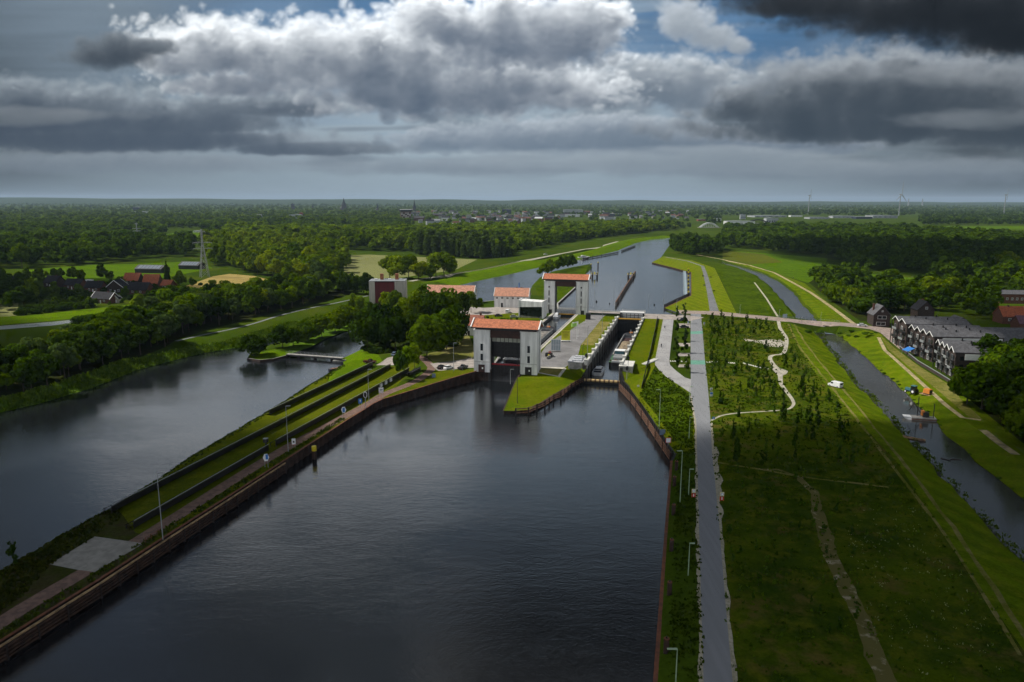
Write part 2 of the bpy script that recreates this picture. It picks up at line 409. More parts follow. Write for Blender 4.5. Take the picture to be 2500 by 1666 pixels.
REG = []; LINES = []
def region(name, pts): REG.append((name, pts))
def line(pts): LINES.append(pts)

# --- shorelines (photo pixels with their height)
PEN_L = wp([(0, 1403), (85, 1353), (170, 1302), (272, 1244), (365, 1187), (442, 1134), (527, 1083), (603, 1038), (656, 1007), (691, 985),
            (729, 959), (774, 932), (811, 908), (840, 895), (836, 875), (855, 867), (885, 856), (897, 846), (880, 828), (884, 808), (892, 797)], 0.1)
PEN_L0 = [Vector((-132, -45, 0.1)), Vector((-108, 60, 0.1)), Vector((-101, 105, 0.1))]
SPIT = wp([(867, 802, .4), (835, 812, .4), (797, 826, .5), (760, 847, .6), (702, 867, .8), (667, 876, .9), (635, 879, .9), (604, 875, .8),
           (612, 862, .3), (625, 853, .2), (660, 842, .2), (720, 822, .2), (790, 801, .2), (860, 786, .2), (872, 777, .2)])
LBANK = wp([(850, 776), (790, 788), (720, 804), (650, 826), (588, 848), (500, 862), (425, 880), (332, 905), (225, 948), (100, 985), (0, 1008), (-80, 1035), (-600, 1200)], 0.1)
hl = PEN_L0 + PEN_L + SPIT + LBANK + [Vector((-290, 120, .1)), Vector((-290, -45, .1))]
region('hole', hl)
WALL_L = wp([(0, 1567, 3), (150, 1473, 3), (231, 1423, 3), (400, 1313, 3), (540, 1224, 3), (688, 1129, 3), (757, 1084, 3), (804, 1054, 3), (850, 1024, 3), (890, 1000, 3),
             (909, 987, 3), (934, 975, 3), (991, 958, 3.2), (1058, 937, 3.4), (1125, 917, 3.7), (1183, 901, 4)])
WALL_L0 = [Vector((-112, -45, 3)), Vector((-92, 60, 3))]
TIP = [L(-1.5, 6, 4.0)] + wp([(1263, 921, 2.6), (1249, 952, 1.7), (1238, 980, 1.2), (1228, 1004, 1.0), (1262, 1004, 1), (1293, 1001, 1.2), (1345, 968, 1.5), (1393, 940, 2), (1420, 921, 2.6)])
WALL_R = wp([(1520, 931, 3.2), (1536, 946, 3.2), (1567, 987, 3.2), (1607, 1046, 3.2), (1648, 1109, 3.2)])
CAP_R = wp([(1638, 1126, 2.5), (1622, 1330, 2.5), (1608, 1520, 2.5), (1597, 1666, 2.5)]) + [Vector((16.5, 60, 2.5)), Vector((10, -45, 2.5))]
NG_L, NG_R = L(5.5, 30.7, 5.5), L(5.5, 43.7, 5.5)
hm = WALL_L0 + WALL_L + [L(-1.5, -6, 4.0)] + TIP + [NG_L, NG_R] + WALL_R + CAP_R
region('hole', hm)
region('hole', [L(-1.5, -6, 4), L(-1.5, 6, 4), L(22, 6, 7), L(137, 6, 7), L(137, -6, 7), L(16, -6, 6.5)])
region('hole', [NG_L, NG_R, L(20, 43.7, 7), L(128, 43.7, 7), L(128, 30.7, 7), L(20, 30.7, 7)])
# upper canal
UP_L = wp([(1060, 708), (1110, 699), (1176, 684), (1240, 671), (1311, 654), (1370, 642), (1406, 636), (1440, 629), (1508, 612), (1551, 594), (1586, 586), (1638, 581), (1656, 577.5), (1690, 573)], 6.1)
UP_R = wp([(1690, 577, 6.1), (1665, 582, 6.1), (1638, 594, 6.1), (1613, 630, 6.1), (1591, 641, 7), (1640, 653, 7), (1673, 662, 7), (1687, 665, 7), (1687, 722, 7), (1622, 752, 7)])
HEAD = [L(146, 66, 7), L(146, 43.7, 7), L(128, 43.7, 7), L(128, 30.7, 7), L(146, 30.7, 7), L(146, 6, 7), L(137, 6, 7), L(137, -6, 7), L(146, -6, 7)]
ISL = wp([(1362, 741, 7), (1385, 720, 7), (1410, 697, 7), (1433, 667, 6.2), (1446, 653, 6.2), (1440, 645, 6.1), (1400, 652, 6.1), (1350, 663, 6.1), (1318, 678, 6.1), (1300, 697, 6.1), (1293, 713, 6.1), (1262, 722, 7), (1205, 734, 7), (1140, 741, 7), (1062, 722, 7)])
hu = UP_L + UP_R + HEAD + ISL
region('hole', hu)
# streams
STR_LO_L = wp([(1985, 812), (2004, 830), (2044, 882), (2087, 935), (2124, 970), (2177, 1032), (2207, 1060), (2275, 1140), (2360, 1232), (2421, 1294), (2500, 1374), (2640, 1490)], 2.6)
STR_LO_R = wp([(2640, 1320), (2500, 1217), (2440, 1171), (2367, 1110), (2302, 1052), (2250, 997), (2212, 960), (2150, 905), (2112, 872), (2074, 840), (2040, 817)], 2.6)
STR_LO_L = jit(dens(STR_LO_L, 5), 0.9); STR_LO_R = jit(dens(STR_LO_R, 5), 0.9)
hs1 = STR_LO_L + STR_LO_R; region('hole', hs1)
STR_UP_L = wp([(1958, 783), (1945, 775), (1910, 732), (1875, 695), (1845, 672), (1800, 654), (1758, 643)], 4.6)
STR_UP_R = wp([(1765, 640), (1808, 650), (1860, 668), (1900, 687), (1937, 715), (1962, 747), (1990, 775), (1998, 786)], 4.6)
STR_UP_L = jit(dens(STR_UP_L, 8), 1.2); STR_UP_R = jit(dens(STR_UP_R, 8), 1.2)
hs2 = STR_UP_L + STR_UP_R; region('hole', hs2)
STR_LE_T = wp([(-300, 806), (0, 796), (135, 785), (250, 772), (322, 764), (400, 754), (470, 744)], 3.1)
STR_LE_B = wp([(472, 748), (400, 764), (322, 777), (245, 781), (125, 798), (0, 808), (-300, 822)], 3.1)
hs3 = STR_LE_T + STR_LE_B; region('hole', hs3)

# --- base and slopes
BASE = [Vector((-30000, -45, 5)), Vector((30000, -45, 5)), Vector((30000, 34000, 5)), Vector((-30000, 34000, 5))]
line(lift(offset(PEN_L0 + PEN_L[:14], -4.5), 3.0)); line(lift(offset(LBANK, -5), 1.5)); line(lift(offset(LBANK, -14), 3.4))
line(lift(offset(UP_L[1:12], -14 if False else 16), 9.0)); line(lift(offset(UP_L[1:12], 30), 7.0))
line(lift(offset(STR_LO_L, 4.5), 4.5)); line(lift(offset(STR_LO_R, 5.5), 4.7))
line(lift(offset(STR_UP_L, 6), 6.2)); line(lift(offset(STR_UP_R, 7), 6.6))
line(lift(offset(STR_LE_T, 7), 4.6)); line(lift(offset(STR_LE_B, 5), 4.4))
line(lift(offset(CAP_R, -3), 3.2)); line(lift(offset(WALL_R, -5), 4.4))

# --- surfaces, later ones win
GR = lambda n, pts, z=5.0: region(n, wp(pts, z))
# far fields
GR('field_pale', [(838, 624), (900, 622), (1165, 634), (1110, 660), (960, 681), (880, 694), (840, 665)])
GR('field_tan', [(400, 718), (450, 700), (520, 675), (560, 669), (620, 674), (700, 694), (660, 712), (560, 720), (480, 722)])
GR('field_green', [(60, 660), (200, 648), (320, 645), (480, 638), (520, 655), (420, 675), (300, 690), (130, 695)])
GR('field_pale', [(-160, 733), (0, 735), (45, 740), (42, 771), (0, 775), (-160, 782)])
GR('field_green', [(330, 575), (400, 570), (492, 566), (500, 577), (430, 590), (350, 592)])
GR('field_green', [(1764, 611), (1870, 619), (2020, 631), (2010, 660), (1975, 692), (1900, 668), (1830, 648), (1764, 634)])
GR('field_olive', [(1764, 612), (1864, 621), (1912, 641), (1830, 646), (1764, 633)])
GR('field_green', [(2105, 668), (2245, 680), (2240, 698), (2180, 705), (2115, 695)])
GR('field_green', [(2240, 553), (2600, 552), (2600, 561), (2250, 560)])
# canal dike on the left with its pale path
DIKE = UP_L[1:13]
region('grass_bright', DIKE + lift(offset(DIKE, 30), 7.0)[::-1])
dpath = wp([(1001, 687, 8), (1040, 680, 8), (1109, 669, 9), (1180, 657.5, 9), (1276, 637, 9), (1368, 620, 9), (1426, 609, 9), (1476, 599, 9), (1508, 590, 9)])
region('gravel_path', ribbon(dpath, 4.2))
# peninsula
pen = PEN_L0 + PEN_L[:14] + wp([(880, 880, 3), (905, 900, 3), (950, 930, 3.2)]) + [WALL_L[12]] + WALL_L[:12][::-1] + WALL_L0[::-1]
region('grass_olive', pen)
region('soil_rough', wp([(-350, 1600, .1), (0, 1403, .1), (85, 1353, .1), (170, 1302, .1), (272, 1244, .1), (300, 1258, 2.8), (330, 1300, 3), (380, 1318, 3), (231, 1420, 3), (0, 1560, 3), (-350, 1800, 3)]))
region('grass_bright', wp([(811, 908, .1), (840, 895, .1), (836, 875, .1), (855, 867, .1), (885, 856, .1), (925, 868, 3), (935, 885, 3), (890, 892, 3), (800, 935, 3)]))
region('grass_olive', wp([(934, 975, 3), (991, 958, 3.2), (1058, 937, 3.4), (1125, 917, 3.7), (1183, 901, 4), (1100, 904, 4), (1062, 906, 4), (1040, 925, 3.5), (1000, 940, 3.2), (900, 985, 3), (910, 905, 3), (1030, 880, 4)]))
region('grass_bright', wp([(604, 875, .8), (635, 879, .9), (667, 876, .9), (702, 867, .8), (760, 847, .6), (797, 826, .5), (770, 823, .6), (700, 845, .8), (640, 860, .8)]))
region('grass_mown_pale', wp([(1058, 884, 4.2), (1040, 868, 4.2), (1075, 845, 5), (1110, 812, 6), (1142, 812, 6.5), (1158, 850, 5.5), (1160, 872, 4.5), (1100, 882, 4.2)]))
ppath = wp([(-200, 1678, 3.05), (0, 1521, 3.05), (209, 1395, 3.05), (333, 1323, 3.05), (591, 1159, 3.05), (695, 1096, 3.05), (747, 1067, 3.05), (800, 1039, 3.05), (851, 1012, 3.05), (907, 982, 3.05), (940, 962, 3.1),
            (993, 941, 3.2), (1029, 923, 3.4), (1053, 902, 3.8), (1048, 889, 4.0), (1028, 873, 4.2), (1000, 862, 4.3)])
region('brick_path', ribbon(curve(ppath, 4), 3.5))
region('pavement', wp([(1050, 888, 4.1), (1075, 885, 4.1), (1100, 883, 4.1), (1150, 874, 4.3), (1175, 885, 4.2), (1190, 897, 4), (1140, 899, 4), (1100, 903, 4), (1070, 906, 4), (1060, 898, 4)]))
region('pavement', wp([(918, 892, 3.1), (945, 874, 3.6), (985, 865, 4.2), (1020, 868, 4.2), (1010, 880, 4), (960, 892, 3.3)]))
region('concrete_slab', wp([(121, 1378, 3.05), (187, 1391, 3.05), (231, 1397, 3.05), (352, 1327, 3.05), (231, 1310, 3.05)]))
# left bank
region('grass_reed', LBANK + lift(offset(LBANK, -9), 2.4)[::-1])
region('grass_reed', wp([(702, 867, .8), (760, 847, .6), (797, 826, .5), (835, 812, .4), (867, 802, .4), (860, 786, .2), (790, 801, .2), (720, 822, .2), (700, 850, .8)]))
region('grass_bright', lift(offset(STR_LE_T, 1.5), 3.4) + lift(offset(STR_LE_T, 22), 5)[::-1])
region('forest_floor', wp([(-160, 1012, 3.4), (0, 976, 3.4), (130, 943, 3.4), (280, 890, 3.4), (400, 850, 3.4), (430, 830, 3.8), (520, 802, 4), (610, 780, 4), (700, 758, 4.4), (800, 736, 4.8), (880, 712, 5), (880, 700, 5), (700, 716, 5), (560, 735, 5), (420, 750, 5), (330, 778, 4.6), (250, 812, 4.4), (140, 838, 4.4), (110, 866, 4.4), (0, 876, 4.4), (-160, 886, 4.4)]))
region('cycle_road', ribbon(curve(wp([(430, 833, 4), (500, 817, 4), (560, 805, 4), (620, 790, 4), (685, 770, 4.2), (760, 752, 4.6), (830, 738, 5), (900, 722, 5)])), 2.0))
region('forest_floor', wp([(885, 852, 1), (905, 864, 3), (990, 860, 4), (1030, 866, 4), (1070, 858, 4.6), (1105, 842, 5), (1120, 810, 6), (1150, 785, 6.6), (1130, 768, 7), (1000, 780, 6), (900, 780, 5), (895, 800, 3)]))
region('forest_floor', wp([(1975, 690, 6), (2022, 730, 6.5), (2062, 758, 6.8), (2100, 784, 7), (2135, 786, 7), (2220, 768, 6), (2330, 742, 5), (2345, 712, 5), (2200, 712, 5), (2110, 700, 5), (2020, 664, 5)]))
region('forest_floor', wp([(2345, 975, 5), (2400, 1028, 5), (2450, 1076, 5), (2500, 1108, 5), (2640, 1200, 5), (2760, 1100, 5), (2620, 950, 5), (2480, 905, 5), (2385, 925, 5)]))
# lock complex
region('grass_lawn', [L(-1.5, 6, 4.0)] + TIP[1:] + [L(5.5, 30.7, 5.5), L(20, 30.7, 7), L(128, 30.7, 7), L(137, 6, 7), L(22, 6, 7)])
region('lock_yard', [L(4, 12.2, 4.6), L(5, 21, 4.9), L(20, 25, 6.4), L(45, 22.5, 7.02), L(128, 22.2, 7.02), L(136, 23, 7.02), L(136, 12, 7.02), L(112, 14.5, 7.02), L(96, 12.6, 7.02), L(76, 11.5, 7.02), L(62, 9, 7.02), L(40, 8, 7.02), L(18, 9, 6.4)])
region('grass_dry', [L(46, 22.6, 7.01), L(112, 22.4, 7.01), L(112, 28, 7.01), L(46, 28, 7.01)])
region('concrete_pale', [L(22, 6, 7.02), L(137, 6, 7.02), L(137, 7.6, 7.02), L(22, 7.6, 7.02)])
region('concrete_pale', [L(16, -6, 6.5), L(137, -6, 7.02), L(137, -7.6, 7.02), L(16, -8.4, 6.5)])
region('concrete_pale', wp([(1297, 908, 4.2), (1311, 897, 4.5), (1383, 900, 4.6), (1367, 921, 3.6)]))
region('grass_dry', wp([(1305, 907, 4.2), (1315, 898.6, 4.5), (1375, 901, 4.6), (1362, 918, 3.6)]))
lawn = [L(5.5, 43.7, 5.5), L(20, 43.7, 7), L(128, 43.7, 7), L(133, 62, 7)] + wp([(1640, 775, 7), (1600, 875, 6.5), (1599, 890, 6), (1610, 905, 5.3), (1632, 925, 5), (1660, 942, 4.7), (1687, 962, 4.5), (1700, 1032, 4.4), (1702, 1100, 4.2)]) + [offset(WALL_R, -5)[-1]] + WALL_R[::-1]
region('grass_lawn', lawn)
region('grass_rough', wp([(1562, 965, 4.6), (1600, 893, 5.7), (1612, 910, 5.2), (1634, 930, 4.9), (1662, 947, 4.6), (1686, 967, 4.4), (1692, 1032, 4.3), (1690, 1095, 4.2), (1650, 1080, 4.2), (1600, 1010, 4.4)]))
region('ramp_road', wp([(1620, 775, 7), (1600, 875, 6.6), (1599, 890, 6.1), (1610, 905, 5.4), (1632, 925, 5.1), (1660, 942, 4.8), (1688, 961, 4.5), (1688, 926, 4.7), (1672, 922, 5), (1650, 905, 5.5), (1636, 892, 6), (1634, 880, 6.3), (1647, 757, 7), (1625, 757, 7)]))
# right of the canal: cycle road, dike, meadow
region('grass_mown', wp([(1591, 641, 7), (1620, 626, 6.6), (1690, 636, 7), (1745, 655, 7), (1800, 770, 7), (1700, 764, 7), (1620, 770, 7), (1622, 752, 7), (1687, 722, 7), (1687, 665, 7), (1673, 662, 7), (1640, 653, 7)]))
region('grass_rough', wp([(1745, 650, 7), (1765, 646, 6), (1800, 656, 6), (1845, 674, 6), (1875, 698, 6), (1908, 735, 6), (1940, 776, 6.6), (1812, 766, 7), (1795, 745, 7)]))
region('gravel_path', ribbon(wp([(1842, 690, 6.2), (1872, 730, 6.5), (1899, 773, 7)]), 1.1))
region('cycle_road', ribbon(wp([(1626, 628, 6.8), (1680, 638, 7), (1715, 650, 7), (1722, 670, 7), (1732, 710, 7), (1745, 764, 7)]), [3.0, 3.0, 3.0, 3.4, 3.8, 5.2]))
ZX = 7.0
mead = wp([(1711, 767, 7), (1721, 880, 4.6), (1730, 965, 4.5), (1733, 1032, 4.4), (1738, 1100, 4.2), (1755, 1270, 4.1), (1772, 1482, 4.05), (1790, 1666, 4)]) + [Vector((33, 60, 4)), Vector((33, -45, 4)), Vector((90, -45, 4.4)), Vector((88, 60, 4.5))] + wp([(2500, 1585, 4.5), (2414, 1462, 4.5), (2300, 1300, 4.5), (2195, 1130, 4.5), (2080, 1010, 4.5), (1985, 900, 4.6), (1945, 838, 5.2), (1925, 790, 6.8)])
region('grass_meadow', mead)
dk = lift(offset(STR_LO_L, 1.6), 3.4)
region('grass_dike', dk + wp([(2640, 1790, 4.5), (2500, 1590, 4.5), (2414, 1466, 4.5), (2300, 1304, 4.5), (2195, 1134, 4.5), (2080, 1014, 4.5), (1985, 904, 4.6), (1945, 842, 5.2), (1932, 792, 6.8)]))
region('grass_dike', lift(offset(STR_LO_R, 1.6), 3.6) + wp([(2010, 812, 6), (2110, 806, 6.5), (2150, 815, 6), (2190, 855, 5), (2260, 905, 5), (2330, 945, 5), (2420, 1020, 5), (2520, 1100, 5), (2700, 1240, 5)]))
region('hay_strip', wp([(2150, 820, 6), (2185, 850, 5), (2240, 892, 5), (2330, 948, 5), (2345, 975, 5), (2400, 1025, 5), (2370, 1022, 5), (2300, 962, 4.9), (2230, 905, 4.9), (2170, 855, 5)]))
region('sand_path', ribbon(wp([(2145, 824, 5.8), (2160, 855, 5.2), (2205, 895, 4.9), (2260, 945, 4.9), (2310, 990, 4.9), (2350, 1020, 4.9), (2395, 1026, 4.9)]), 1.6))
region('sand_path', ribbon(wp([(2400, 1050, 4.9), (2440, 1082, 4.9), (2480, 1110, 4.9)]), 2.2))
region('grass_dike', lift(offset(STR_UP_R, 1.6), 5.4)[::-1] + wp([(1764, 634, 6.5), (1830, 648, 6.5), (1900, 668, 6.5), (1965, 692, 6.5), (2010, 730, 6.6), (2088, 790, 7), (2005, 785, 7)]))
region('sand_path', ribbon(wp([(1700, 622, 6.6), (1764, 634, 6.6), (1830, 648, 6.6), (1890, 666, 6.6), (1935, 690, 6.6), (1980, 715, 6.6), (2030, 750, 6.8), (2085, 791, 7)]), 2.4))
def track(pts, w, z=4.55): region('track', ribbon(jit(dens(wp(pts, z), 6), 0.25), w, 0.18))
track([(1925, 792, 6.6), (1950, 845, 5), (1987, 892, 4.6), (2030, 944, 4.55), (2088, 1018, 4.55), (2150, 1100, 4.55), (2214, 1180, 4.55), (2306, 1305, 4.55), (2400, 1450, 4.55), (2490, 1600, 4.55)], 0.8)
track([(1939, 792, 6.6), (1962, 832, 5.2), (2000, 882, 4.6), (2045, 935, 4.55), (2100, 1000, 4.55), (2165, 1080, 4.55), (2230, 1160, 4.55), (2325, 1285, 4.55), (2430, 1440, 4.55), (2530, 1600, 4.55)], 0.8)
track([(1744, 1127, 4.25), (1800, 1137, 4.3), (1862, 1147, 4.3), (1920, 1158, 4.3), (2000, 1170, 4.4), (2090, 1180, 4.4), (2170, 1190, 4.5)], 0.9, 4.3)
region('worn', ribbon(jit(dens(wp([(1862, 1147, 4.3), (1900, 1147, 4.3), (1950, 1165, 4.3), (1985, 1200, 4.3), (2000, 1262, 4.3), (2012, 1300, 4.3), (2030, 1350, 4.3), (2060, 1420, 4.3), (2095, 1490, 4.3), (2125, 1560, 4.3), (2170, 1680, 4.3)]), 2.0), .4), [1.0 + 1.7 * min(1, i / 14) for i in range(200)], 0.25))
# winding path
wpath = wp([(1900, 782, 6.8), (1904, 800, 6), (1910, 810, 5.6), (1920, 827, 5.1), (1918, 850, 4.7), (1910, 864, 4.6), (1886, 868, 4.6), (1880, 876, 4.6), (1890, 892, 4.5), (1905, 906, 4.5), (1905, 920, 4.5),
            (1907, 937, 4.4), (1917, 952, 4.4), (1935, 977, 4.4), (1936, 990, 4.4), (1920, 1000, 4.4), (1875, 1004, 4.4), (1800, 1009, 4.4), (1762, 1015, 4.4), (1736, 1027, 4.4)])
wpath = curve(wpath)
region('gravel_path', ribbon(wpath, [max(.8, 1.7 - max(0, i - 60) * .03) for i in range(len(wpath))]))
region('gravel_path', wp([(1815, 827), (1850, 832), (1870, 829), (1905, 829), (1916, 836), (1912, 845), (1900, 848), (1870, 845), (1858, 838), (1820, 833)], 4.9))
region('gravel_path', wp([(1880, 896), (1892, 898), (1906, 900), (1924, 906), (1921, 913), (1908, 918), (1900, 918), (1890, 907)], 4.5))
# main road, verges, parking bays
RL = wp([(1686, 764, 7), (1686, 815, 5.6), (1686, 880, 4.6), (1687, 965, 4.5), (1700, 1032, 4.4), (1702, 1100, 4.2), (1706, 1270, 4.1), (1712, 1482, 4.05), (1718, 1666, 4)]) + [Vector((25.6, 60, 4)), Vector((24, -45, 4))]
RR = wp([(1711, 764, 7), (1716, 815, 5.6), (1721, 880, 4.6), (1730, 965, 4.5), (1735, 1032, 4.4), (1738, 1100, 4.2), (1755, 1270, 4.1), (1772, 1482, 4.05), (1789, 1666, 4)]) + [Vector((30.2, 60, 4)), Vector((30.5, -45, 4))]
def verge(edge, w0, side, step=1.8):
    a = dens(edge, step); o = []
    for i, p in enumerate(a):
        t = (a[min(i + 1, len(a) - 1)] - a[max(0, i - 1)]); t.z = 0; t.normalize()
        ww = w0 * (0.5 + 1.3 * abs(mnoise.noise(Vector((p.y * 0.11, w0 * 9, side)))) + random.uniform(-0.04, 0.06))
        o.append(p + Vector((-t.y, t.x, 0)) * -side * max(0.12, ww))
    return a + o[::-1]
region('bare_sand', verge(RL[3:10], 0.75, 1)); region('bare_sand', verge(RR[4:10], 0.9, -1))
region('bare_sand', verge(wp([(1739, 1090, 4.22), (1747, 1200, 4.14)]), 2.0, -1))
for y0, y1 in ((770, 783), (790, 801), (838, 846), (862, 870), (890, 897)):
    region('pavement', wp([(1657, y0), (1685.5, y0), (1685.5, y1), (1656, y1)], 6.2 if y0 < 830 else 4.8))
region('road', RL + RR[::-1])
def between(t0, t1, z0, z1, ya, yb):
    pass
region('green_crossing', wp([(1686.3, 809.5, 5.75), (1715.5, 809, 5.75), (1716.3, 815.5, 5.6), (1686.3, 816, 5.6)]))
region('green_crossing', wp([(1686.3, 880, 4.6), (1720.7, 880, 4.6), (1722, 890.5, 4.58), (1686.4, 890, 4.58)]))
# upper cross road
ctop = wp([(1655, 757, 7.02), (1690, 759, 7.02), (1750, 760, 7.02), (1812, 767, 7.02), (1900, 775, 7.02), (1950, 781, 7.02), (2050, 787.5, 7), (2092, 791, 6.8), (2124, 796, 6.3), (2180, 802, 5.6), (2300, 812, 5.2)])
cbot = wp([(2300, 870, 5.0), (2195, 852, 5.1), (2176, 836, 5.3), (2150, 813, 5.8), (2124, 804, 6.3), (2087, 799.5, 6.8), (2050, 796, 7), (1925, 786, 7.02), (1812, 775, 7.02), (1712, 767, 7.02), (1686, 766, 7.02), (1655, 766, 7.02)])
region('brick_road', ctop + cbot)
# yard around the pumping station, road over the lock heads
region('pavement', [L(140, -8, 7.03), L(140, 66, 7.03), L(146, 66, 7.03), L(146, -8, 7.03)])
region('pavement', [L(128, 44, 7.03), L(128, 70, 7.03), L(141, 76, 7.03), L(146, 66, 7.03), L(140, 60, 7.03), L(140, 44, 7.03)])
region('pavement', wp([(1110, 770, 7), (1165, 770, 7), (1250, 778, 7), (1330, 772, 7), (1335, 752, 7), (1290, 745, 7), (1180, 752, 7), (1100, 745, 7)]))
region('grass_lawn', wp([(1115, 800, 6.6), (1165, 785, 6.9), (1250, 783, 7), (1320, 780, 7), (1318, 772, 7), (1268, 764, 7), (1180, 770, 7), (1140, 775, 7)]))
region('grass_rough', wp([(1300, 697, 6.6), (1318, 680, 6.6), (1350, 666, 6.6), (1400, 655, 6.6), (1438, 648, 6.6), (1430, 667, 7), (1408, 696, 7), (1362, 738, 7), (1340, 740, 7), (1330, 728, 7)]))

# --- materials of the ground surfaces
GA, GB, GC = (0.079, 0.121, 0.0038), (0.059, 0.098, 0.0038), (0.122, 0.138, 0.0077)
M['ground'] = grass('ground_mat', (0.050, 0.084, 0.0064), (0.034, 0.062, 0.0058), (0.067, 0.090, 0.0096), s1=0.004, s2=0.03)
M['grass_bright'] = grass('bright_grass', (0.095, 0.169, 0.0038), (0.073, 0.135, 0.0038), (0.123, 0.180, 0.0064))
M['grass_olive'] = grass('olive_grass', (0.095, 0.113, 0.0051), (0.073, 0.096, 0.0051), (0.112, 0.124, 0.0077))
M['grass_reed'] = grass('reed_grass', (0.075, 0.15, 0.008), (0.055, 0.11, 0.008), (0.13, 0.20, 0.03), s2=0.4)
M['grass_lawn'] = grass('lawn_grass', GA, (0.106, 0.129, 0.0038), GC, s1=0.06)
M['grass_rough'] = grass('rough_grass', (0.056, 0.096, 0.0038), (0.034, 0.062, 0.0038), (0.084, 0.124, 0.0064), s1=0.05, s2=0.35)
M['grass_mown'] = grass('mown_grass', (0.129, 0.169, 0.0064), (0.106, 0.146, 0.0064), (0.168, 0.180, 0.0160), stripe=(0.12, 5.5, 0.35))
M['grass_dike'] = grass('dike_grass', (0.095, 0.141, 0.0038), (0.067, 0.107, 0.0038), (0.134, 0.157, 0.0090), stripe=(0.62, 7.0, 0.30))
M['grass_meadow'] = grass('meadow_grass', (0.068, 0.098, 0.004), (0.030, 0.056, 0.004), (0.092, 0.104, 0.008), s1=0.045, s2=0.22, dry=(0.115, 0.088, 0.024))
M['grass_dry'] = grass('dry_grass', (0.26, 0.22, 0.075), (0.20, 0.175, 0.05), (0.15, 0.15, 0.03), s1=0.1)
M['grass_mown_pale'] = grass('pale_mown_grass', (0.24, 0.21, 0.08), (0.16, 0.16, 0.04), (0.12, 0.13, 0.025), s1=0.08)
M['field_pale'] = grass('pale_field', (0.21, 0.22, 0.085), (0.18, 0.19, 0.07), (0.22, 0.22, 0.10), s1=0.01)
M['field_tan'] = grass('tan_field', (0.36, 0.27, 0.10), (0.30, 0.22, 0.075), (0.27, 0.22, 0.07), s1=0.02, stripe=(1.2, 12, 0.25))
M['field_green'] = grass('green_field', (0.078, 0.146, 0.0064), (0.062, 0.118, 0.0064), (0.095, 0.157, 0.0077), s1=0.008, stripe=(1.0, 22, 0.15))
M['field_olive'] = grass('olive_field', (0.101, 0.118, 0.0128), (0.084, 0.101, 0.0128), (0.112, 0.124, 0.0192), s1=0.01)
M['hay_strip'] = grass('hay_strip_mat', (0.22, 0.20, 0.06), (0.15, 0.15, 0.03), (0.10, 0.12, 0.015), s1=0.08, s2=0.4)
M['track'] = grass('track_mat', (0.17, 0.155, 0.045), (0.12, 0.125, 0.02), (0.22, 0.19, 0.08), s1=0.1)
M['gravel_path'] = mat('pale_gravel', (0.40, 0.37, 0.30), 0.9, var=0.25, scale=0.8, coord='World')
M['sand_path'] = mat('sand_path_mat', (0.36, 0.29, 0.16), 0.9, var=0.35, scale=0.5, coord='World')
M['bare_sand'] = mat('bare_sand_mat', (0.38, 0.345, 0.27), 0.95, scale=1.6, coord='World', col2=(0.24, 0.22, 0.14))
M['brick_path'] = mat('brick_path_mat', (0.155, 0.092, 0.070), 0.85, var=0.25, scale=0.7, coord='World')
M['brick_road'] = mat('brick_road_mat', (0.30, 0.235, 0.20), 0.85, var=0.2, scale=0.5, coord='World')
M['pavement'] = mat('pavement_mat', (0.34, 0.30, 0.27), 0.85, var=0.2, scale=0.4, coord='World')
M['concrete_slab'] = mat('concrete_slab_mat', (0.25, 0.24, 0.215), 0.9, var=0.15, scale=0.6, coord='World')
M['concrete_pale'] = mat('pale_concrete', (0.50, 0.47, 0.38), 0.85, var=0.2, scale=0.5, coord='World')
M['lock_yard'] = mat('yard_asphalt', (0.195, 0.19, 0.19), 0.85, var=0.18, scale=0.15, coord='World')
M['ramp_road'] = mat('ramp_asphalt', (0.31, 0.305, 0.305), 0.85, var=0.12, scale=0.2, coord='World')
M['road'] = mat('road_asphalt', (0.215, 0.222, 0.235), 0.85, spec=0.2, var=0.05, scale=0.45, coord='World', stretch=(2.5, 0.10, 1))
M['cycle_road'] = mat('cycle_asphalt', (0.15, 0.155, 0.165), 0.85, var=0.15, scale=0.2, coord='World')
M['green_crossing'] = mat('green_crossing_paint', (0.12, 0.30, 0.225), 0.75, var=0.15, scale=0.6, coord='World')
M['soil_rough'] = grass('soil_rough_mat', (0.040, 0.048, 0.012), (0.060, 0.050, 0.026), (0.050, 0.062, 0.012), s1=0.12, s2=0.5)
M['worn'] = mat('worn_strip', (0.115, 0.105, 0.035), 0.95, scale=0.55, coord='World', col2=(0.30, 0.26, 0.18), spec=0.0)
for _n in M['worn'].node_tree.nodes:
    if _n.type == 'MAP_RANGE': _n.inputs[1].default_value = 0.56; _n.inputs[2].default_value = 0.72
M['forest_floor'] = grass('forest_floor_mat', (0.020, 0.034, 0.006), (0.028, 0.028, 0.010), (0.034, 0.052, 0.008), s1=0.08, s2=0.4)
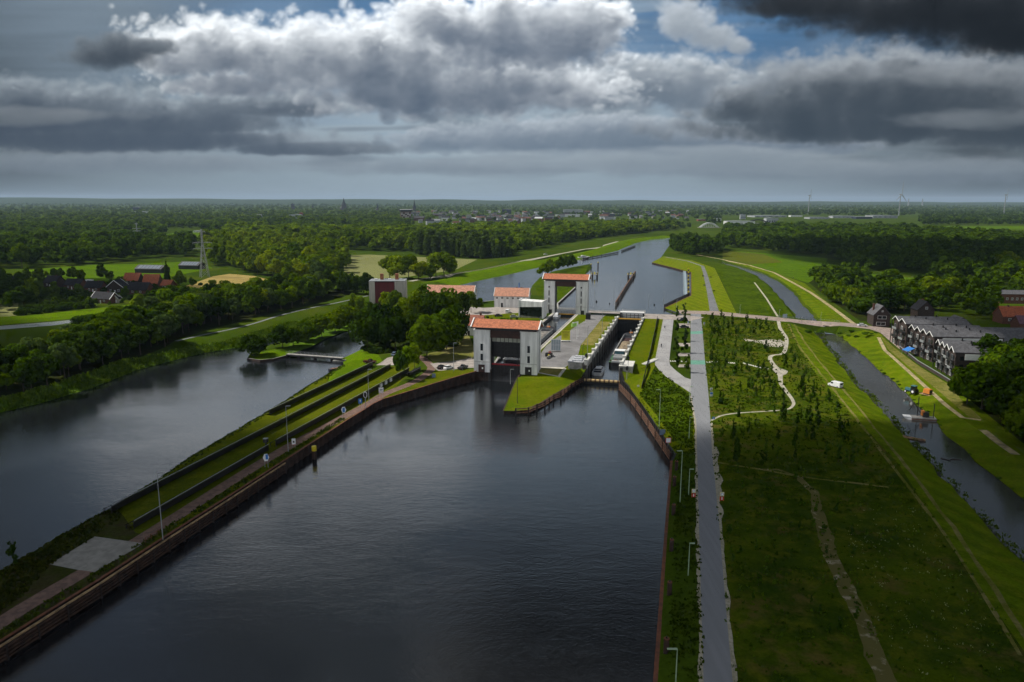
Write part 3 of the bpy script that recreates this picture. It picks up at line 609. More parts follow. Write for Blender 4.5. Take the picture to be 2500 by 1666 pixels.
NAMES = {'forest_floor': 'forest_floor', 'soil_rough': 'rough_soil', 'worn': 'worn_track', 'ground': 'ground', 'grass_bright': 'grass', 'grass_olive': 'grass', 'grass_reed': 'reed_bank', 'grass_lawn': 'lawn', 'grass_rough': 'rough_grass', 'grass_mown': 'mown_verge',
         'grass_dike': 'dike', 'grass_meadow': 'meadow', 'grass_dry': 'dry_grass', 'grass_mown_pale': 'dry_grass', 'field_pale': 'pale_field', 'field_tan': 'stubble_field', 'field_green': 'pasture',
         'field_olive': 'pasture', 'hay_strip': 'hay_strip', 'track': 'wheel_track', 'gravel_path': 'gravel_path', 'sand_path': 'sand_path', 'bare_sand': 'bare_sand', 'brick_path': 'brick_path',
         'brick_road': 'brick_road', 'pavement': 'pavement', 'concrete_slab': 'concrete_slab', 'concrete_pale': 'concrete_paving', 'lock_yard': 'lock_yard', 'ramp_road': 'ramp_road', 'road': 'road',
         'cycle_road': 'cycle_road', 'green_crossing': 'crossing_marking'}

def inpoly(p, poly):
    x, y = p[0], p[1]; c = False; n = len(poly); j = n - 1
    for i in range(n):
        a, b = poly[i], poly[j]
        if (a[1] > y) != (b[1] > y) and x < (b[0] - a[0]) * (y - a[1]) / (b[1] - a[1]) + a[0]: c = not c
        j = i
    return c
HOLES = []
def build_land():
    vs, es, zs, esrc = [], [], [], []
    polys = [('ground', BASE)] + [r for r in REG if r[0] != 'hole'] + [r for r in REG if r[0] == 'hole']
    for n, pts in polys:
        o = len(vs)
        for i, p in enumerate(pts):
            vs.append(Vector((p.x, p.y))); zs.append(p.z); es.append((o + i, o + (i + 1) % len(pts)))
    for pts in LINES:
        o = len(vs)
        for i, p in enumerate(pts):
            vs.append(Vector((p.x, p.y))); zs.append(p.z)
            if i: es.append((o + i - 1, o + i))
    ov, oe, of, src, esr, _ = delaunay_2d_cdt(vs, es, [], 0, 1e-3)
    zo = [None] * len(ov)
    A = np.array([[vs[a].x, vs[a].y, vs[b].x, vs[b].y, zs[a], zs[b]] for a, b in es])
    for i, p in enumerate(ov):
        if src[i]:
            zo[i] = max(zs[k] for k in src[i]); continue
        dx, dy = A[:, 2] - A[:, 0], A[:, 3] - A[:, 1]
        t = np.clip(((p.x - A[:, 0]) * dx + (p.y - A[:, 1]) * dy) / np.maximum(dx * dx + dy * dy, 1e-9), 0, 1)
        dd = np.hypot(A[:, 0] + t * dx - p.x, A[:, 1] + t * dy - p.y)
        k = np.argsort(dd)[:2]; zz = [A[j, 4] + t[j] * (A[j, 5] - A[j, 4]) for j in k if dd[j] < 0.05 or j == k[0]]
        zo[i] = sum(zz) / len(zz)
    groups = {}
    bb = [(min(p.x for p in q), max(p.x for p in q), min(p.y for p in q), max(p.y for p in q)) for _, q in polys]
    for f in of:
        c = (sum(ov[i].x for i in f) / 3, sum(ov[i].y for i in f) / 3)
        for k in range(len(polys) - 1, -1, -1):
            x0, x1, y0, y1 = bb[k]
            if x0 <= c[0] <= x1 and y0 <= c[1] <= y1 and inpoly(c, polys[k][1]): break
        else: k = 0
        groups.setdefault(polys[k][0], []).append(f)
    for n, fs in groups.items():
        if n == 'hole': continue
        used = {}; vv = []
        ff = []
        for f in fs:
            g = []
            for i in f:
                if i not in used: used[i] = len(vv); vv.append((ov[i].x, ov[i].y, zo[i]))
                g.append(used[i])
            ff.append(g)
        me = bpy.data.meshes.new(NAMES[n]); me.from_pydata(vv, [], ff); me.update()
        bm = bmesh.new(); bm.from_mesh(me); bmesh.ops.recalc_face_normals(bm, faces=bm.faces)
        for q in bm.faces:
            if q.normal.z < 0: q.normal_flip()
        bm.to_mesh(me); bm.free()
        tag(link(NAMES[n], me, M[n]), kind='structure')
    return [(ov[i].x, ov[i].y, zo[i]) for i in range(len(ov))], of
LV_, LF_ = build_land()
from mathutils.bvhtree import BVHTree
TIN = BVHTree.FromPolygons(LV_, LF_)
def gz(x, y, d=5.0):
    h = TIN.ray_cast(Vector((x, y, 500)), Vector((0, 0, -1)))[0]
    return h.z if h else d
def G(px, py, z0=5.0):               # photo pixel -> point on the terrain
    z = z0
    for _ in range(5):
        p = W(px, py, z); z = gz(p.x, p.y, z0)
    p = W(px, py, z); p.z = z
    return p
# --- water
M['water_low'] = water('low_water', (0.010, 0.012, 0.014), 0.05, 0.15)
M['water_up'] = water('upper_water', (0.014, 0.018, 0.020), 0.05, 0.12)
M['water_stream'] = water('stream_water', (0.050, 0.050, 0.046), 0.06, 0.10)
def grow(poly, d):
    s = sum(poly[i].x * poly[(i + 1) % len(poly)].y - poly[(i + 1) % len(poly)].x * poly[i].y for i in range(len(poly)))
    sg = -1 if s > 0 else 1; out = []; n = len(poly)
    for i in range(n):
        a, b = poly[i - 1], poly[(i + 1) % n]; t = Vector((b.x - a.x, b.y - a.y, 0)).normalized()
        out.append(poly[i] + Vector((-t.y, t.x, 0)) * d * sg)
    return out
def sheet(name, poly, z, m):
    me = bpy.data.meshes.new(name); vs = [(p.x, p.y) for p in poly]
    ov, _, of, _, _, _ = delaunay_2d_cdt([Vector(v) for v in vs], [(i, (i + 1) % len(vs)) for i in range(len(vs))], [], 1, 1e-3)
    of = [f for f in of if inpoly((sum(ov[i].x for i in f) / 3, sum(ov[i].y for i in f) / 3), vs)]
    me.from_pydata([(v.x, v.y, z) for v in ov], [], of); me.update()
    bm = bmesh.new(); bm.from_mesh(me)
    for q in bm.faces:
        if q.normal.z < 0: q.normal_flip()
    bm.to_mesh(me); bm.free()
    return tag(link(name, me, m), kind='structure')
lowpoly = [Vector((-320, -44, 0)), Vector((60, -44, 0)), Vector((60, 200, 0)), L(126, 60, 0), L(126, 25, 0), L(20, 10, 0), L(-1, 10, 0), L(-1, -10, 0), Vector((-60, 470, 0)), Vector((-320, 470, 0))]
sheet('water', lowpoly, 0.0, M['water_low'])
sheet('water', [L(1.4, -6, 0), L(1.4, 6, 0), L(136.9, 6, 0), L(136.9, -6, 0)], 5.6, M['water_up'])
sheet('water', grow(hu, 0.3), 6.0, M['water_up'])
sheet('water', grow(hs1, 0.8), 2.5, M['water_stream']); sheet('water', grow(hs2, 0.8), 4.5, M['water_stream'])
M['water_glare'] = water('painted_glare_water', (0.24, 0.255, 0.265), 0.25, 0.10)  # pale base colour stands in for the bright sky reflection
sheet('water', grow(hs3, 0.8), 3.0, M['water_glare'])
# ================================================================ LOCK, WALLS, BUILDINGS
M['white'] = mat('white_plaster', (0.80, 0.80, 0.79), 0.8, var=0.16, scale=0.7, stretch=(1, 1, 0.12))
M['white2'] = mat('white_paint', (0.80, 0.80, 0.79), 0.5, var=0.05, scale=2)
M['tile'] = mat('orange_tile', (0.42, 0.135, 0.060), 0.75, var=0.25, scale=1.2, bump=0.5, bscale=5)
M['tile2'] = mat('faded_tile', (0.47, 0.225, 0.145), 0.8, var=0.2, scale=0.8, bump=0.4, bscale=5)
M['tile_red'] = mat('red_tile', (0.34, 0.085, 0.030), 0.75, var=0.25, scale=1.2)
M['tile_grey'] = mat('grey_tile', (0.10, 0.10, 0.108), 0.85, spec=0.2, var=0.18, scale=0.8, bump=0.3, bscale=4)
M['tile_dark'] = mat('dark_tile', (0.028, 0.029, 0.034), 0.85, spec=0.15, var=0.25, scale=0.8)
M['dark'] = mat('dark_steel', (0.016, 0.016, 0.018), 0.55, var=0.3, scale=1)
M['brown'] = mat('brown_steel', (0.045, 0.014, 0.010), 0.6, var=0.3, scale=0.5)
M['conc'] = mat('concrete', (0.33, 0.32, 0.30), 0.85, var=0.25, scale=0.6)
M['concw'] = mat('white_concrete', (0.62, 0.61, 0.57), 0.85, var=0.15, scale=0.7)
M['concd'] = mat('wet_concrete', (0.055, 0.052, 0.048), 0.6, var=0.4, scale=0.5, stretch=(1, 1, 0.3))
M['rust'] = mat('rust_steel', (0.17, 0.058, 0.024), 0.85, scale=0.9, col2=(0.09, 0.032, 0.016))
M['rustd'] = mat('dark_rust', (0.035, 0.017, 0.011), 0.8, var=0.4, scale=0.6)
M['wood'] = mat('fender_wood', (0.13, 0.062, 0.034), 0.85, var=0.35, scale=0.8)
M['woodr'] = mat('dark_fender_rail', (0.055, 0.028, 0.018), 0.85, var=0.4, scale=0.8)
M['woodl'] = mat('pale_timber', (0.33, 0.22, 0.11), 0.85, var=0.3, scale=0.8)
M['woodd'] = mat('wet_timber', (0.022, 0.013, 0.010), 0.7, var=0.4, scale=0.8)
M['galv'] = mat('galvanised', (0.30, 0.32, 0.33), 0.5, metal=0.3, var=0.12, scale=2)
M['yellow'] = mat('yellow_paint', (0.62, 0.50, 0.015), 0.5, var=0.12, scale=2)
M['ochre'] = mat('ochre_paint', (0.55, 0.30, 0.03), 0.55, var=0.12, scale=2)
M['red'] = mat('red_paint', (0.35, 0.012, 0.02), 0.55, var=0.2, scale=1)
M['redpanel'] = mat('red_cladding', (0.115, 0.008, 0.014), 0.6, var=0.2, scale=0.5, stretch=(1, 1, .2))
M['glass'] = mat('dark_glass', (0.012, 0.016, 0.018), 0.12, var=0.2, scale=0.3)
M['blue'] = mat('blue_paint', (0.02, 0.13, 0.42), 0.5, var=0.15, scale=2)
M['black'] = mat('black_paint', (0.008, 0.008, 0.009), 0.5, var=0.2, scale=2)
M['brick'] = mat('brick_wall', (0.13, 0.055, 0.035), 0.85, var=0.3, scale=2)
M['brickd'] = mat('dark_brick', (0.045, 0.030, 0.026), 0.85, var=0.3, scale=2)

def chain_wall(name, label, cat, chain, zb, side, th, m, mcap, capw, caph, corr=0.0, group=None):
    c0 = sum((p for p in chain), Vector()) / len(chain); c0.z = zb
    t = thing(name, label, cat, c0, 0, group)
    d = dens(chain, 0.7 if corr else 4.0); mb = MB()
    fr = [p - c0 for p in d]
    if corr:
        o = offset(d, side * corr); fr = [(d[i] if (i // 2) % 2 else o[i]) - c0 for i in range(len(d))]
    bk = [p - c0 for p in offset(d, side * (th + corr))]
    n = len(d); vs = []
    for i in range(n): vs += [(fr[i].x, fr[i].y, 0), (fr[i].x, fr[i].y, fr[i].z - 0.03), (bk[i].x, bk[i].y, fr[i].z - 0.03), (bk[i].x, bk[i].y, 0)]
    fs = []
    for i in range(n - 1):
        a, b = i * 4, i * 4 + 4
        for k in range(4): fs.append((a + k, a + (k + 1) % 4, b + (k + 1) % 4, b + k))
    fs += [(0, 1, 2, 3), tuple((n - 1) * 4 + k for k in (3, 2, 1, 0))]
    mb.add(vs, fs); mb.build('wall', m, t)
    if mcap:
        e = dens(chain, 6.0); a = offset(e, -side * 0.18); b = offset(e, side * (capw - 0.18)); mb = MB(); vs = []
        for i in range(len(e)):
            p, q = a[i] - c0, b[i] - c0
            vs += [(p.x, p.y, p.z - 0.02), (p.x, p.y, p.z + caph), (q.x, q.y, q.z + caph), (q.x, q.y, q.z - 0.02)]
        fs = []
        for i in range(len(e) - 1):
            s, r = i * 4, i * 4 + 4
            for k in range(4): fs.append((s + k, s + (k + 1) % 4, r + (k + 1) % 4, r + k))
        fs += [(0, 1, 2, 3), tuple((len(e) - 1) * 4 + k for k in (3, 2, 1, 0))]
        mb.add(vs, fs); mb.build('cap', mcap, t)
    return t
def guide_fence(label, chain, zs, zpost, step, mrail, mpost, mtop=None, rw=0.22, pw=0.42, zb=-1.0, cat='guide fence', name='guide_fence'):
    c0 = sum((p for p in chain), Vector()) / len(chain); c0.z = 0
    t = thing(name, label, cat, c0)
    L_ = [p - c0 for p in chain]
    for k, dz in enumerate(zs):
        mb = MB(); mb.tube([Vector((p.x, p.y, p.z + dz)) for p in L_], rw, rw * 1.15)
        mb.build('rail', mtop if (mtop and k == len(zs) - 1) else mrail, t)
    for p in dens(L_, step):
        mb = MB(); mb.box((0, 0, (p.z + zpost + zb) / 2), (pw, pw, p.z + zpost - zb))
        o = mb.build('post', mpost, t); o.location = (p.x, p.y, 0)
    return t
chain_wall('quay_wall', 'long dark sheet pile quay wall with a rusty cap along the brick path of the peninsula', 'quay wall', WALL_L0[1:] + WALL_L + [L(-1.5, -6, 4.0)], -1.5, 1, 0.3, M['rustd'], M['rust'], 0.55, 0.08, 0.35)
ch = offset(WALL_L0[1:] + WALL_L[:6], -1.0)
guide_fence('long timber fender fence with a pale top rail in front of the peninsula quay', lift(ch, 0), (0.5, 1.1, 1.7, 2.3, 2.9), 2.8, 4.2, M['woodr'], M['woodd'], M['woodl'], 0.26, 0.4)
fch = wp([(1290, 1014, 0), (1330, 997, 0), (1351, 981, 0), (1369, 975, 0), (1394, 953, 0), (1423, 937, 0)])
guide_fence('brown timber guide fence curving round the grassy tip of the lock island', [wp([(1259, 1016, 0)])[0]] + fch, (1.0, 1.7, 2.4), 2.7, 3.6, M['wood'], M['woodd'], None, 0.24, 0.5)
chain_wall('quay_wall', 'low dark wall at the water line round the tip of the lock island', 'quay wall', TIP[:9], -1.5, 1, 0.3, M['rustd'], M['rustd'], 0.4, 0.06, 0.3)
chain_wall('quay_wall', 'tall black sheet pile wall behind the brown rails at the right lock entrance', 'quay wall', [NG_R] + WALL_R + [CAP_R[0]], -1.5, 1, 0.4, M['black'], M['black'], 1.0, 0.10, 0.35)
rch = wp([(1511, 954, 0), (1540, 985, 0), (1566, 1022, 0), (1600, 1075, 0), (1636, 1130, 0)])
guide_fence('rust brown rails of the guide fence leading into the new lock on its right', rch, (0.6, 1.3, 2.0, 2.7), 2.9, 9.0, M['wood'], M['rustd'], None, 0.2, 0.5)
chain_wall('quay_wall', 'straight sheet pile wall with a wide flat rust brown cap beside the right basin edge', 'quay wall', CAP_R[:-1], -1.5, 1, 0.5, M['rustd'], M['rust'], 1.25, 0.12, 0.35)
chain_wall('quay_wall', 'rusty sheet pile wall at the right side of the upper canal', 'quay wall', UP_R[4:], 4.5, 1, 0.3, M['rustd'], M['rust'], 0.5, 0.08, 0.35)
chain_wall('quay_wall', 'dark quay wall left of the upper approach behind the far lift tower', 'quay wall', [L(146, -6, 7)] + ISL[:4], 4.5, 1, 0.35, M['rustd'], M['conc'], 0.9, 0.1)
chain_wall('quay_wall', 'low concrete edge of the canal arm before the white pumping station', 'quay wall', ISL[11:], 4.5, 1, 0.4, M['concd'], M['conc'], 0.8, 0.1)
chain_wall('retaining_edge', 'low dark edging round the tree covered spit by the footbridge', 'edging', SPIT[4:8], -0.8, 1, 0.25, M['rustd'], M['conc'], 0.35, 0.05)

def lockwall(label, u0, u1, v, side, zb, z0=7.0, z1=7.0):
    pts = [L(u0, v, z0), L(min(u0 + 15, u1), v, z1), L(u1, v, z1)]
    return chain_wall('lock_wall', label, 'lock wall', pts, zb, side, 0.8, M['concd'], M['conc'], 0.9, 0.12)
lockwall('left chamber wall of the old lock beside the grey courtyard', -1.5, 137, -6, 1, -1, 4.6, 7)
lockwall('right chamber wall of the old lock under the yellow sign', -1.5, 137, 6, -1, -1, 4.6, 7)
def newwall(label, v, side):
    t = thing('lock_wall', label, 'lock wall', L(5.5, v, -1), LROT)
    n = 12
    mb = MB(); mb.box((side * 0.6, 61, 3.9), (1.2, 122, 7.8)); mb.build('wall', M['concd'], t)
    for i in range(n - 1):
        y0 = 11.0 * i + 3.0; mb = MB()
        mb.box((side * 0.40, y0 + 4.8, 7.55), (0.8, 9.4, 2.5)); mb.build('parapet', M['concw'], t)
    for i in range(n - 1):
        y0 = 11.0 * i + 2.2; mb = MB()
        mb.box((side * 0.45, y0, 8.0), (1.3, 1.2, 3.4)); mb.box((side * 0.45, y0, 9.78), (1.6, 1.5, 0.2)); mb.build('pier', M['concw'], t)
    mb = MB()
    for i in range(13): mb.box((-side * 0.1, 9.0 * i + 6, 3.2), (0.3, 0.6, 6.4))
    mb.build('fender_pile', M['woodd'], t)
newwall('long left wall of the new lock with a row of pale concrete piers', 30.7, -1)
newwall('right wall of the new lock with stepped pale piers along the lawn', 43.7, 1)

# ---- lift gate buildings
def win_box(mb, x, y, z, w, h, d=0.10): mb.box((x, y, z), (w, d, h))
def lift_building(label, u, x0, x1, gap, zb, ztop, near):
    t = thing('lift_gate_building', label, 'lock tower', L(u, 0, zb), LROT)
    D = 3.4; H = ztop - zb
    for s, (a, b) in ((-1, (x0, -gap)), (1, (gap, x1))):
        mb = MB(); cx = (a + b) / 2
        mb.box((cx, 0, H / 2), (b - a, 2 * D, H)); mb.box((cx, 0, H + 0.12), (b - a + 0.35, 2 * D + 0.35, 0.3))
        tw = mb.build('tower', M['white'], t)
        m2 = MB()
        m2.box((gap * s - s * 0.12, 0, H / 2), (0.25, 2 * D * 0.55, H)); m2.build('gate_track', M['dark'], t)
        if near:
            for z in (H * 0.36, H * 0.60):
                w = MB(); win_box(w, cx, -D - 0.02, z, 1.0, 2.7); w.build('window', M['glass'], t)
                w = MB(); w.box((cx, -D - 0.08, z - 1.5), (1.4, 0.2, 0.14)); w.build('sill', M['white2'], t)
            w = MB(); win_box(w, cx - 0.1, -D - 0.03, 1.5, 2.6, 3.0); d = w.build('door', M['brown'] if s < 0 else M['dark'], t)
            w = MB(); w.box((cx + 0.3, -D - 0.1, 1.6), (0.55, 0.06, 0.7)); w.build('notice', M['white2'], d)
        else:
            for z in (H * 0.20, H * 0.42, H * 0.64):
                w = MB(); win_box(w, cx - 0.2, -D - 0.02, z, 0.55, 2.9); w.build('window', M['glass'], t)
            w = MB(); w.cyl((cx - 0.2, -D - 0.06, H * 0.83), (cx - 0.2, -D + 0.2, H * 0.83), 0.48, n=16); w.build('round_window', M['glass'], t)
            w = MB(); win_box(w, cx + 0.6, -D - 0.03, 1.2, 1.9, 2.4); w.build('door', M['dark'], t)
    for s, (a, b) in ((-1, (x0, -gap)), (1, (gap, x1))):
        cx = (a + b) / 2; mb = MB()
        for yy in (-.25, .25): mb.bar((cx + s * 2.2, -D - .22, 2.5) if False else (s * (abs(b if s > 0 else a) + .18), yy, 1), (s * (abs(b if s > 0 else a) + .18), yy, H), .07)
        for k in range(int(H / .6)): mb.bar((s * (abs(b if s > 0 else a) + .18), -.25, 1 + k * .6), (s * (abs(b if s > 0 else a) + .18), .25, 1 + k * .6), .05)
        mb.build('ladder', M['galv'], t)
        mb = MB(); mb.box((cx, -D - .12, H * .12 + 2.2), (b - a - .2, .1, .12)); mb.build('string_course', M['conc'], t)
        mb = MB(); mb.cyl((a + .25, -D - .1, .2), (a + .25, -D - .1, H), .08, n=6); mb.build('rainwater_pipe', M['galv'], t)
    e, rz_, ov = H + 1.35, H + 4.1, 0.75
    mb = MB(); yy = D + 1.3
    mb.extr([(-yy, e), (0, rz_), (yy, e), (yy, e - 0.28), (0, rz_ - 0.3), (-yy, e - 0.28)], x0 - ov, x1 + ov, sw=True)
    rf = mb.build('roof', M['tile'], t)
    mb = MB(); mb.bar((x0 - ov, -yy, e - .12), (x1 + ov, -yy, e - .12), 0.25, 0.35); mb.build('gutter', M['dark'], rf)
    for x in (x0 - ov, x1 + ov):
        mb = MB(); mb.bar((x, -yy - 0.1, e + 0.02), (x, 0, rz_ + 0.1), 0.4, 0.55); mb.bar((x, yy + 0.1, e + 0.02), (x, 0, rz_ + 0.1), 0.4, 0.55); mb.build('verge_board', M['white2'], rf)
    mb = MB(); mb.box(((x0 + x1) / 2, 0, H + 0.75), (x1 - x0 - 1.0, 2 * D - 0.8, 1.2)); mb.build('attic_band', M['dark'], t)
    mb = MB(); mb.box((0, 0, H - 1.2), (2 * gap - .1, 2 * D - 1.6, 3.2)); mb.build('machine_room', M['brown'], t)
    if near:
        wb = MB(); wb.box((0, -0.6, H - 3.7), (2 * gap - 0.3, 0.25, 1.9)); bw = wb.build('window_band', mat('band_pane', (0.42, 0.43, 0.36), 0.4, var=0.2, scale=0.4), t)
        wb = MB()
        for i in range(8): wb.box((-gap + 0.2 + i * (2 * gap - 0.4) / 7, -0.78, H - 3.7), (0.22, 0.16, 1.9))
        wb.box((0, -0.78, H - 2.8), (2 * gap, 0.15, 0.2)); wb.build('mullion', M['dark'], bw)
    return t
lift_building('near white lift gate towers with orange roof at the lower end of the old lock', 1.5, -12.6, 12.8, 6.1, 3.6, 20.2, True)
lift_building('far white lift gate towers with round windows and orange roof by the upper canal', 136.5, -12.2, 12.4, 6.0, 6.9, 25.2, False)
def gate(label, u, v, w, zb, zt, beam, mb_, th=0.9):
    t = thing('lock_gate', label, 'lock gate', L(u, v, zb), LROT); H = zt - zb
    mb = MB(); mb.box((0, 0, H / 2), (w, th, H))
    for i in range(9): mb.box((-w / 2 + (i + 0.5) * w / 9, -th / 2 - 0.12, H / 2), (0.25, 0.25, H))
    for k in range(3): mb.box((0, -th / 2 - 0.14, H * (0.2 + 0.28 * k)), (w, 0.2, 0.25))
    mb.build('gate_leaf', M['dark'], t)
    m = MB(); m.box((0, -th / 2 - 0.05, H + 0.22), (w, th + 0.5, 0.5)); m.build('beam', beam, t)
    return t
t = gate('black lower gate with a dark red top beam below the near lift towers', 1.2, 0, 12.0, -1.5, 6.4, M['red'], None)
t = gate('raised black lift gate hanging between the near towers', 2.4, 0, 11.8, 9.2, 14.9, M['dark'], None)
for i in range(6):
    mb = MB(); mb.box((-5 + 2 * i, -0.5, -0.35), (0.3, 0.3, 0.8)); mb.build('buffer', M['concw'], t)
t = gate('upper gate of the old lock with ochre walkway beam', 134.5, 0, 11.8, 2.0, 6.6, M['ochre'], None)
mb = MB(); 
for i in range(8): mb.box((-5.6 + 1.6 * i, 0.6, 5.6), (0.07, 0.07, 1.2))
mb.bar((-5.8, 0.6, 6.2), (5.8, 0.6, 6.2), 0.07); mb.build('railing', M['dark'], t)
t = gate('tall dark upper gate of the new lock with an ochre beam', 124.5, 37.2, 12.8, -1.0, 6.8, M['ochre'], None)
mb = MB()
for i in range(5): mb.box((-4.2 + 2.1 * i, 1.4, 9.2), (0.28, 0.28, 3.0))
mb.bar((-6.3, 1.4, 9.8), (6.3, 1.4, 9.8), 0.35); mb.bar((-6.3, 1.4, 8.2), (6.3, 1.4, 8.2), 0.2); mb.build('frame', M['dark'], t)
# striped barrier beam
t = thing('barrier_beam', 'yellow and brown striped barrier beam across the mouth of the new lock', 'barrier', L(3.6, 37.2, 0.2), LROT)
mb = MB(); mb.box((0, 0.5, 0.3), (13.4, 0.5, 1.2)); mb.build('float', M['dark'], t)
mb = MB(); mb.cyl((-6.8, 0, 1.35), (6.8, 0, 1.35), 0.55, n=12); mb.build('beam', mat('pale_beam', (0.50, 0.36, 0.15), 0.6, var=0.1), t)
mb = MB()
for i in range(8):
    x = -6.3 + i * 1.75
    mb.cyl((x, 0, 1.35), (x + 0.7, 0, 1.35), 0.565, n=12)
mb.build('stripe', mat('brown_stripe', (0.10, 0.045, 0.02), 0.6), t)
# ---- bridges over the lock heads
def head_bridge(label, u, v, w, dp, mf):
    t = thing('lock_bridge', label, 'bridge', L(u, v, 5.6), LROT)
    mb = MB(); mb.box((0, 0, 1.25), (w, dp, 0.5)); mb.build('deck', M['conc'], t)
    for s in (-1, 1):
        mb = MB(); mb.box((0, s * (dp / 2 + 0.14), 1.75), (w, 0.25, 2.6)); mb.build('fascia', mf, t)
        mb = MB()
        for i in range(8): mb.box((-w / 2 + 0.2 + i * (w - 0.4) / 7, s * (dp / 2 + 0.1), 3.4), (0.08, 0.08, 0.9))
        for z in (3.4, 3.8): mb.bar((-w / 2, s * (dp / 2 + 0.1), z), (w / 2, s * (dp / 2 + 0.1), z), 0.08)
        mb.build('railing', M['galv'], t)
    return t
head_bridge('pale road bridge across the old lock between the far towers', 143, 0, 12.6, 6, M['white2'])
t = head_bridge('pale bridge across the upper head of the new lock', 143, 37.2, 13.2, 6, M['white2'])
mb = MB(); mb.cyl((-6.6, -6.2, 3.0), (6.6, -6.2, 3.0), 0.75, n=14); mb.build('counterweight', M['white2'], t)
for x in (-6.2, 6.2):
    mb = MB(); mb.box((x, -6.2, 1.6), (0.9, 1.6, 2.6)); mb.build('pedestal', M['dark'], t)
# parapet along the road over both heads
t = thing('parapet', 'long pale parapet beside the water along the road over the upper lock heads', 'parapet', L(146.3, 18.5, 7.0), LROT)
mb = MB(); mb.box((0, 0, 0.3), (24.2, 0.3, 0.9)); mb.build('wall', M['concw'], t)
mb = MB()
for i in range(10): mb.box((-12 + i * 2.66, 0, 1.2), (0.07, 0.07, 0.9))
mb.bar((-12, 0, 1.65), (12, 0, 1.65), 0.08); mb.build('railing', M['galv'], t)

# ---- houses and halls (generic gable building, local y = away from the viewer)
def gable(name, label, cat, loc, rz, w, d, h, rh, mw, mr, ridge='x', ov=0.4, wins=(), doors=(), chim=(), verge=None, group=None, wm=None, frame=True):
    t = thing(name, label, cat, loc, rz, group)
    mb = MB(); hx, hy = w / 2, d / 2
    if ridge == 'x':
        mb.extr([(-hy, 0), (hy, 0), (hy, h), (0, h + rh), (-hy, h)], -hx, hx, sw=True)
    else:
        mb.extr([(-hx, 0), (hx, 0), (hx, h), (0, h + rh), (-hx, h)], -hy, hy)
    mb.build('wall', mw, t)
    mb = MB(); a = (hy if ridge == 'x' else hx) + ov; k = rh / (a - ov); e = h - ov * k
    pr = [(-a, e + .05), (0, h + rh + .05), (a, e + .05), (a, e + .27), (0, h + rh + .3), (-a, e + .27)]
    if ridge == 'x': mb.extr(pr, -hx - ov, hx + ov, sw=True)
    else: mb.extr(pr, -hy - ov, hy + ov)
    r = mb.build('roof', mr, t)
    if verge:
        for s in (-1, 1):
            mb = MB()
            for q in (-1, 1):
                A = (s * (hx + ov), q * a, e + .2) if ridge == 'x' else (q * a, s * (hy + ov), e + .2)
                B = (s * (hx + ov), 0, h + rh + .25) if ridge == 'x' else (0, s * (hy + ov), h + rh + .25)
                mb.bar(A, B, 0.22, 0.34)
            mb.build('verge_board', verge, r)
    for (x, z, ww, wh, side) in wins:
        def bx(m, W_, H_, D_, off):
            if side in ('f', 'b'): m.box((x, (-1 if side == 'f' else 1) * (hy + off), z), (W_, D_, H_))
            else: m.box(((-1 if side == 'l' else 1) * (hx + off), x, z), (D_, W_, H_))
        m = MB(); bx(m, ww, wh, 0.1, 0.0); o = m.build('window', M['glass'], t)
        if frame:
            m = MB()
            for (dx, dz, fw, fh) in ((0, wh / 2, ww + .15, .12), (0, -wh / 2, ww + .15, .12), (-ww / 2, 0, .12, wh), (ww / 2, 0, .12, wh), (0, 0, .1, wh)):
                if side in ('f', 'b'): m.box((x + dx, (-1 if side == 'f' else 1) * (hy + 0.06), z + dz), (fw, 0.1, fh))
                else: m.box(((-1 if side == 'l' else 1) * (hx + 0.06), x + dx, z + dz), (0.1, fw, fh))
            m.build('frame', wm or M['white2'], o)
    for (x, ww, wh, side, dm) in doors:
        m = MB()
        if side in ('f', 'b'): m.box((x, (-1 if side == 'f' else 1) * hy, wh / 2), (ww, 0.12, wh))
        else: m.box(((-1 if side == 'l' else 1) * hx, x, wh / 2), (0.12, ww, wh))
        m.build('door', dm, t)
    for (x, y, hh) in chim:
        m = MB(); m.box((x, y, h + rh * 0.6 + hh / 2), (0.8, 0.8, hh + rh * 0.8)); m.box((x, y, h + rh + hh * 0.62 + .1), (1.0, 1.0, 0.2)); m.build('chimney', M['brick'], r)
    return t
p = W(1246, 751, 7)
t = gable('pumping_station', 'white pumping station with faded orange tiled roof and a row of small windows', 'pumping station', p + LU * 5, LROT * 0.6, 20.5, 10, 6.8, 4.2, M['white'], M['tile2'], 'x', 0.35,
      [(-8.6 + i * 3.2, 5.6, 1.3, 1.0, 'f') for i in range(6)] + [(0, 7.8, 0.9, 1.4, 'r')], [(-5.6, 1.2, 2.6, 'f', M['dark'])], verge=M['white2'])
mb = MB(); mb.cyl((4, 0.5, 10.5), (4, 0.5, 14.2), 0.28, n=10); mb.build('blue_pipe', M['blue'], t)
for x in (2.5, 5.6):
    mb = MB(); mb.box((x, .5, 11.2), (.9, .8, .9)); mb.build('roof_vent', M['dark'], t)
p = W(1095, 741, 7)
gable('weir_building', 'long white building with faded orange roof behind the big trees', 'building', p + LU * 6, LROT * 0.6, 30, 11, 5.8, 4.6, M['white'], M['tile2'], 'x', 0.35, [(-12 + i * 4, 4.4, 1.2, 1.2, 'f') for i in range(7)] + [(0, 7.4, 1, 1.4, 'r')], verge=M['white2'])
p = W(1152, 820, 6.4)
gable('cottage', 'small white cottage with red tiled roof half behind the near lift tower', 'house', p + LU * 4, LROT, 9.5, 7.5, 5.0, 4.2, M['white'], mat('cottage_tile', (0.30, 0.10, 0.06), 0.8, var=0.25, scale=1.2), 'x', 0.35,
      [(1.2, 2.2, .9, 1.3, 'f')], [(-1.6, 1.0, 2.3, 'f', M['dark'])], [(3.2, 0.3, 1.4)])
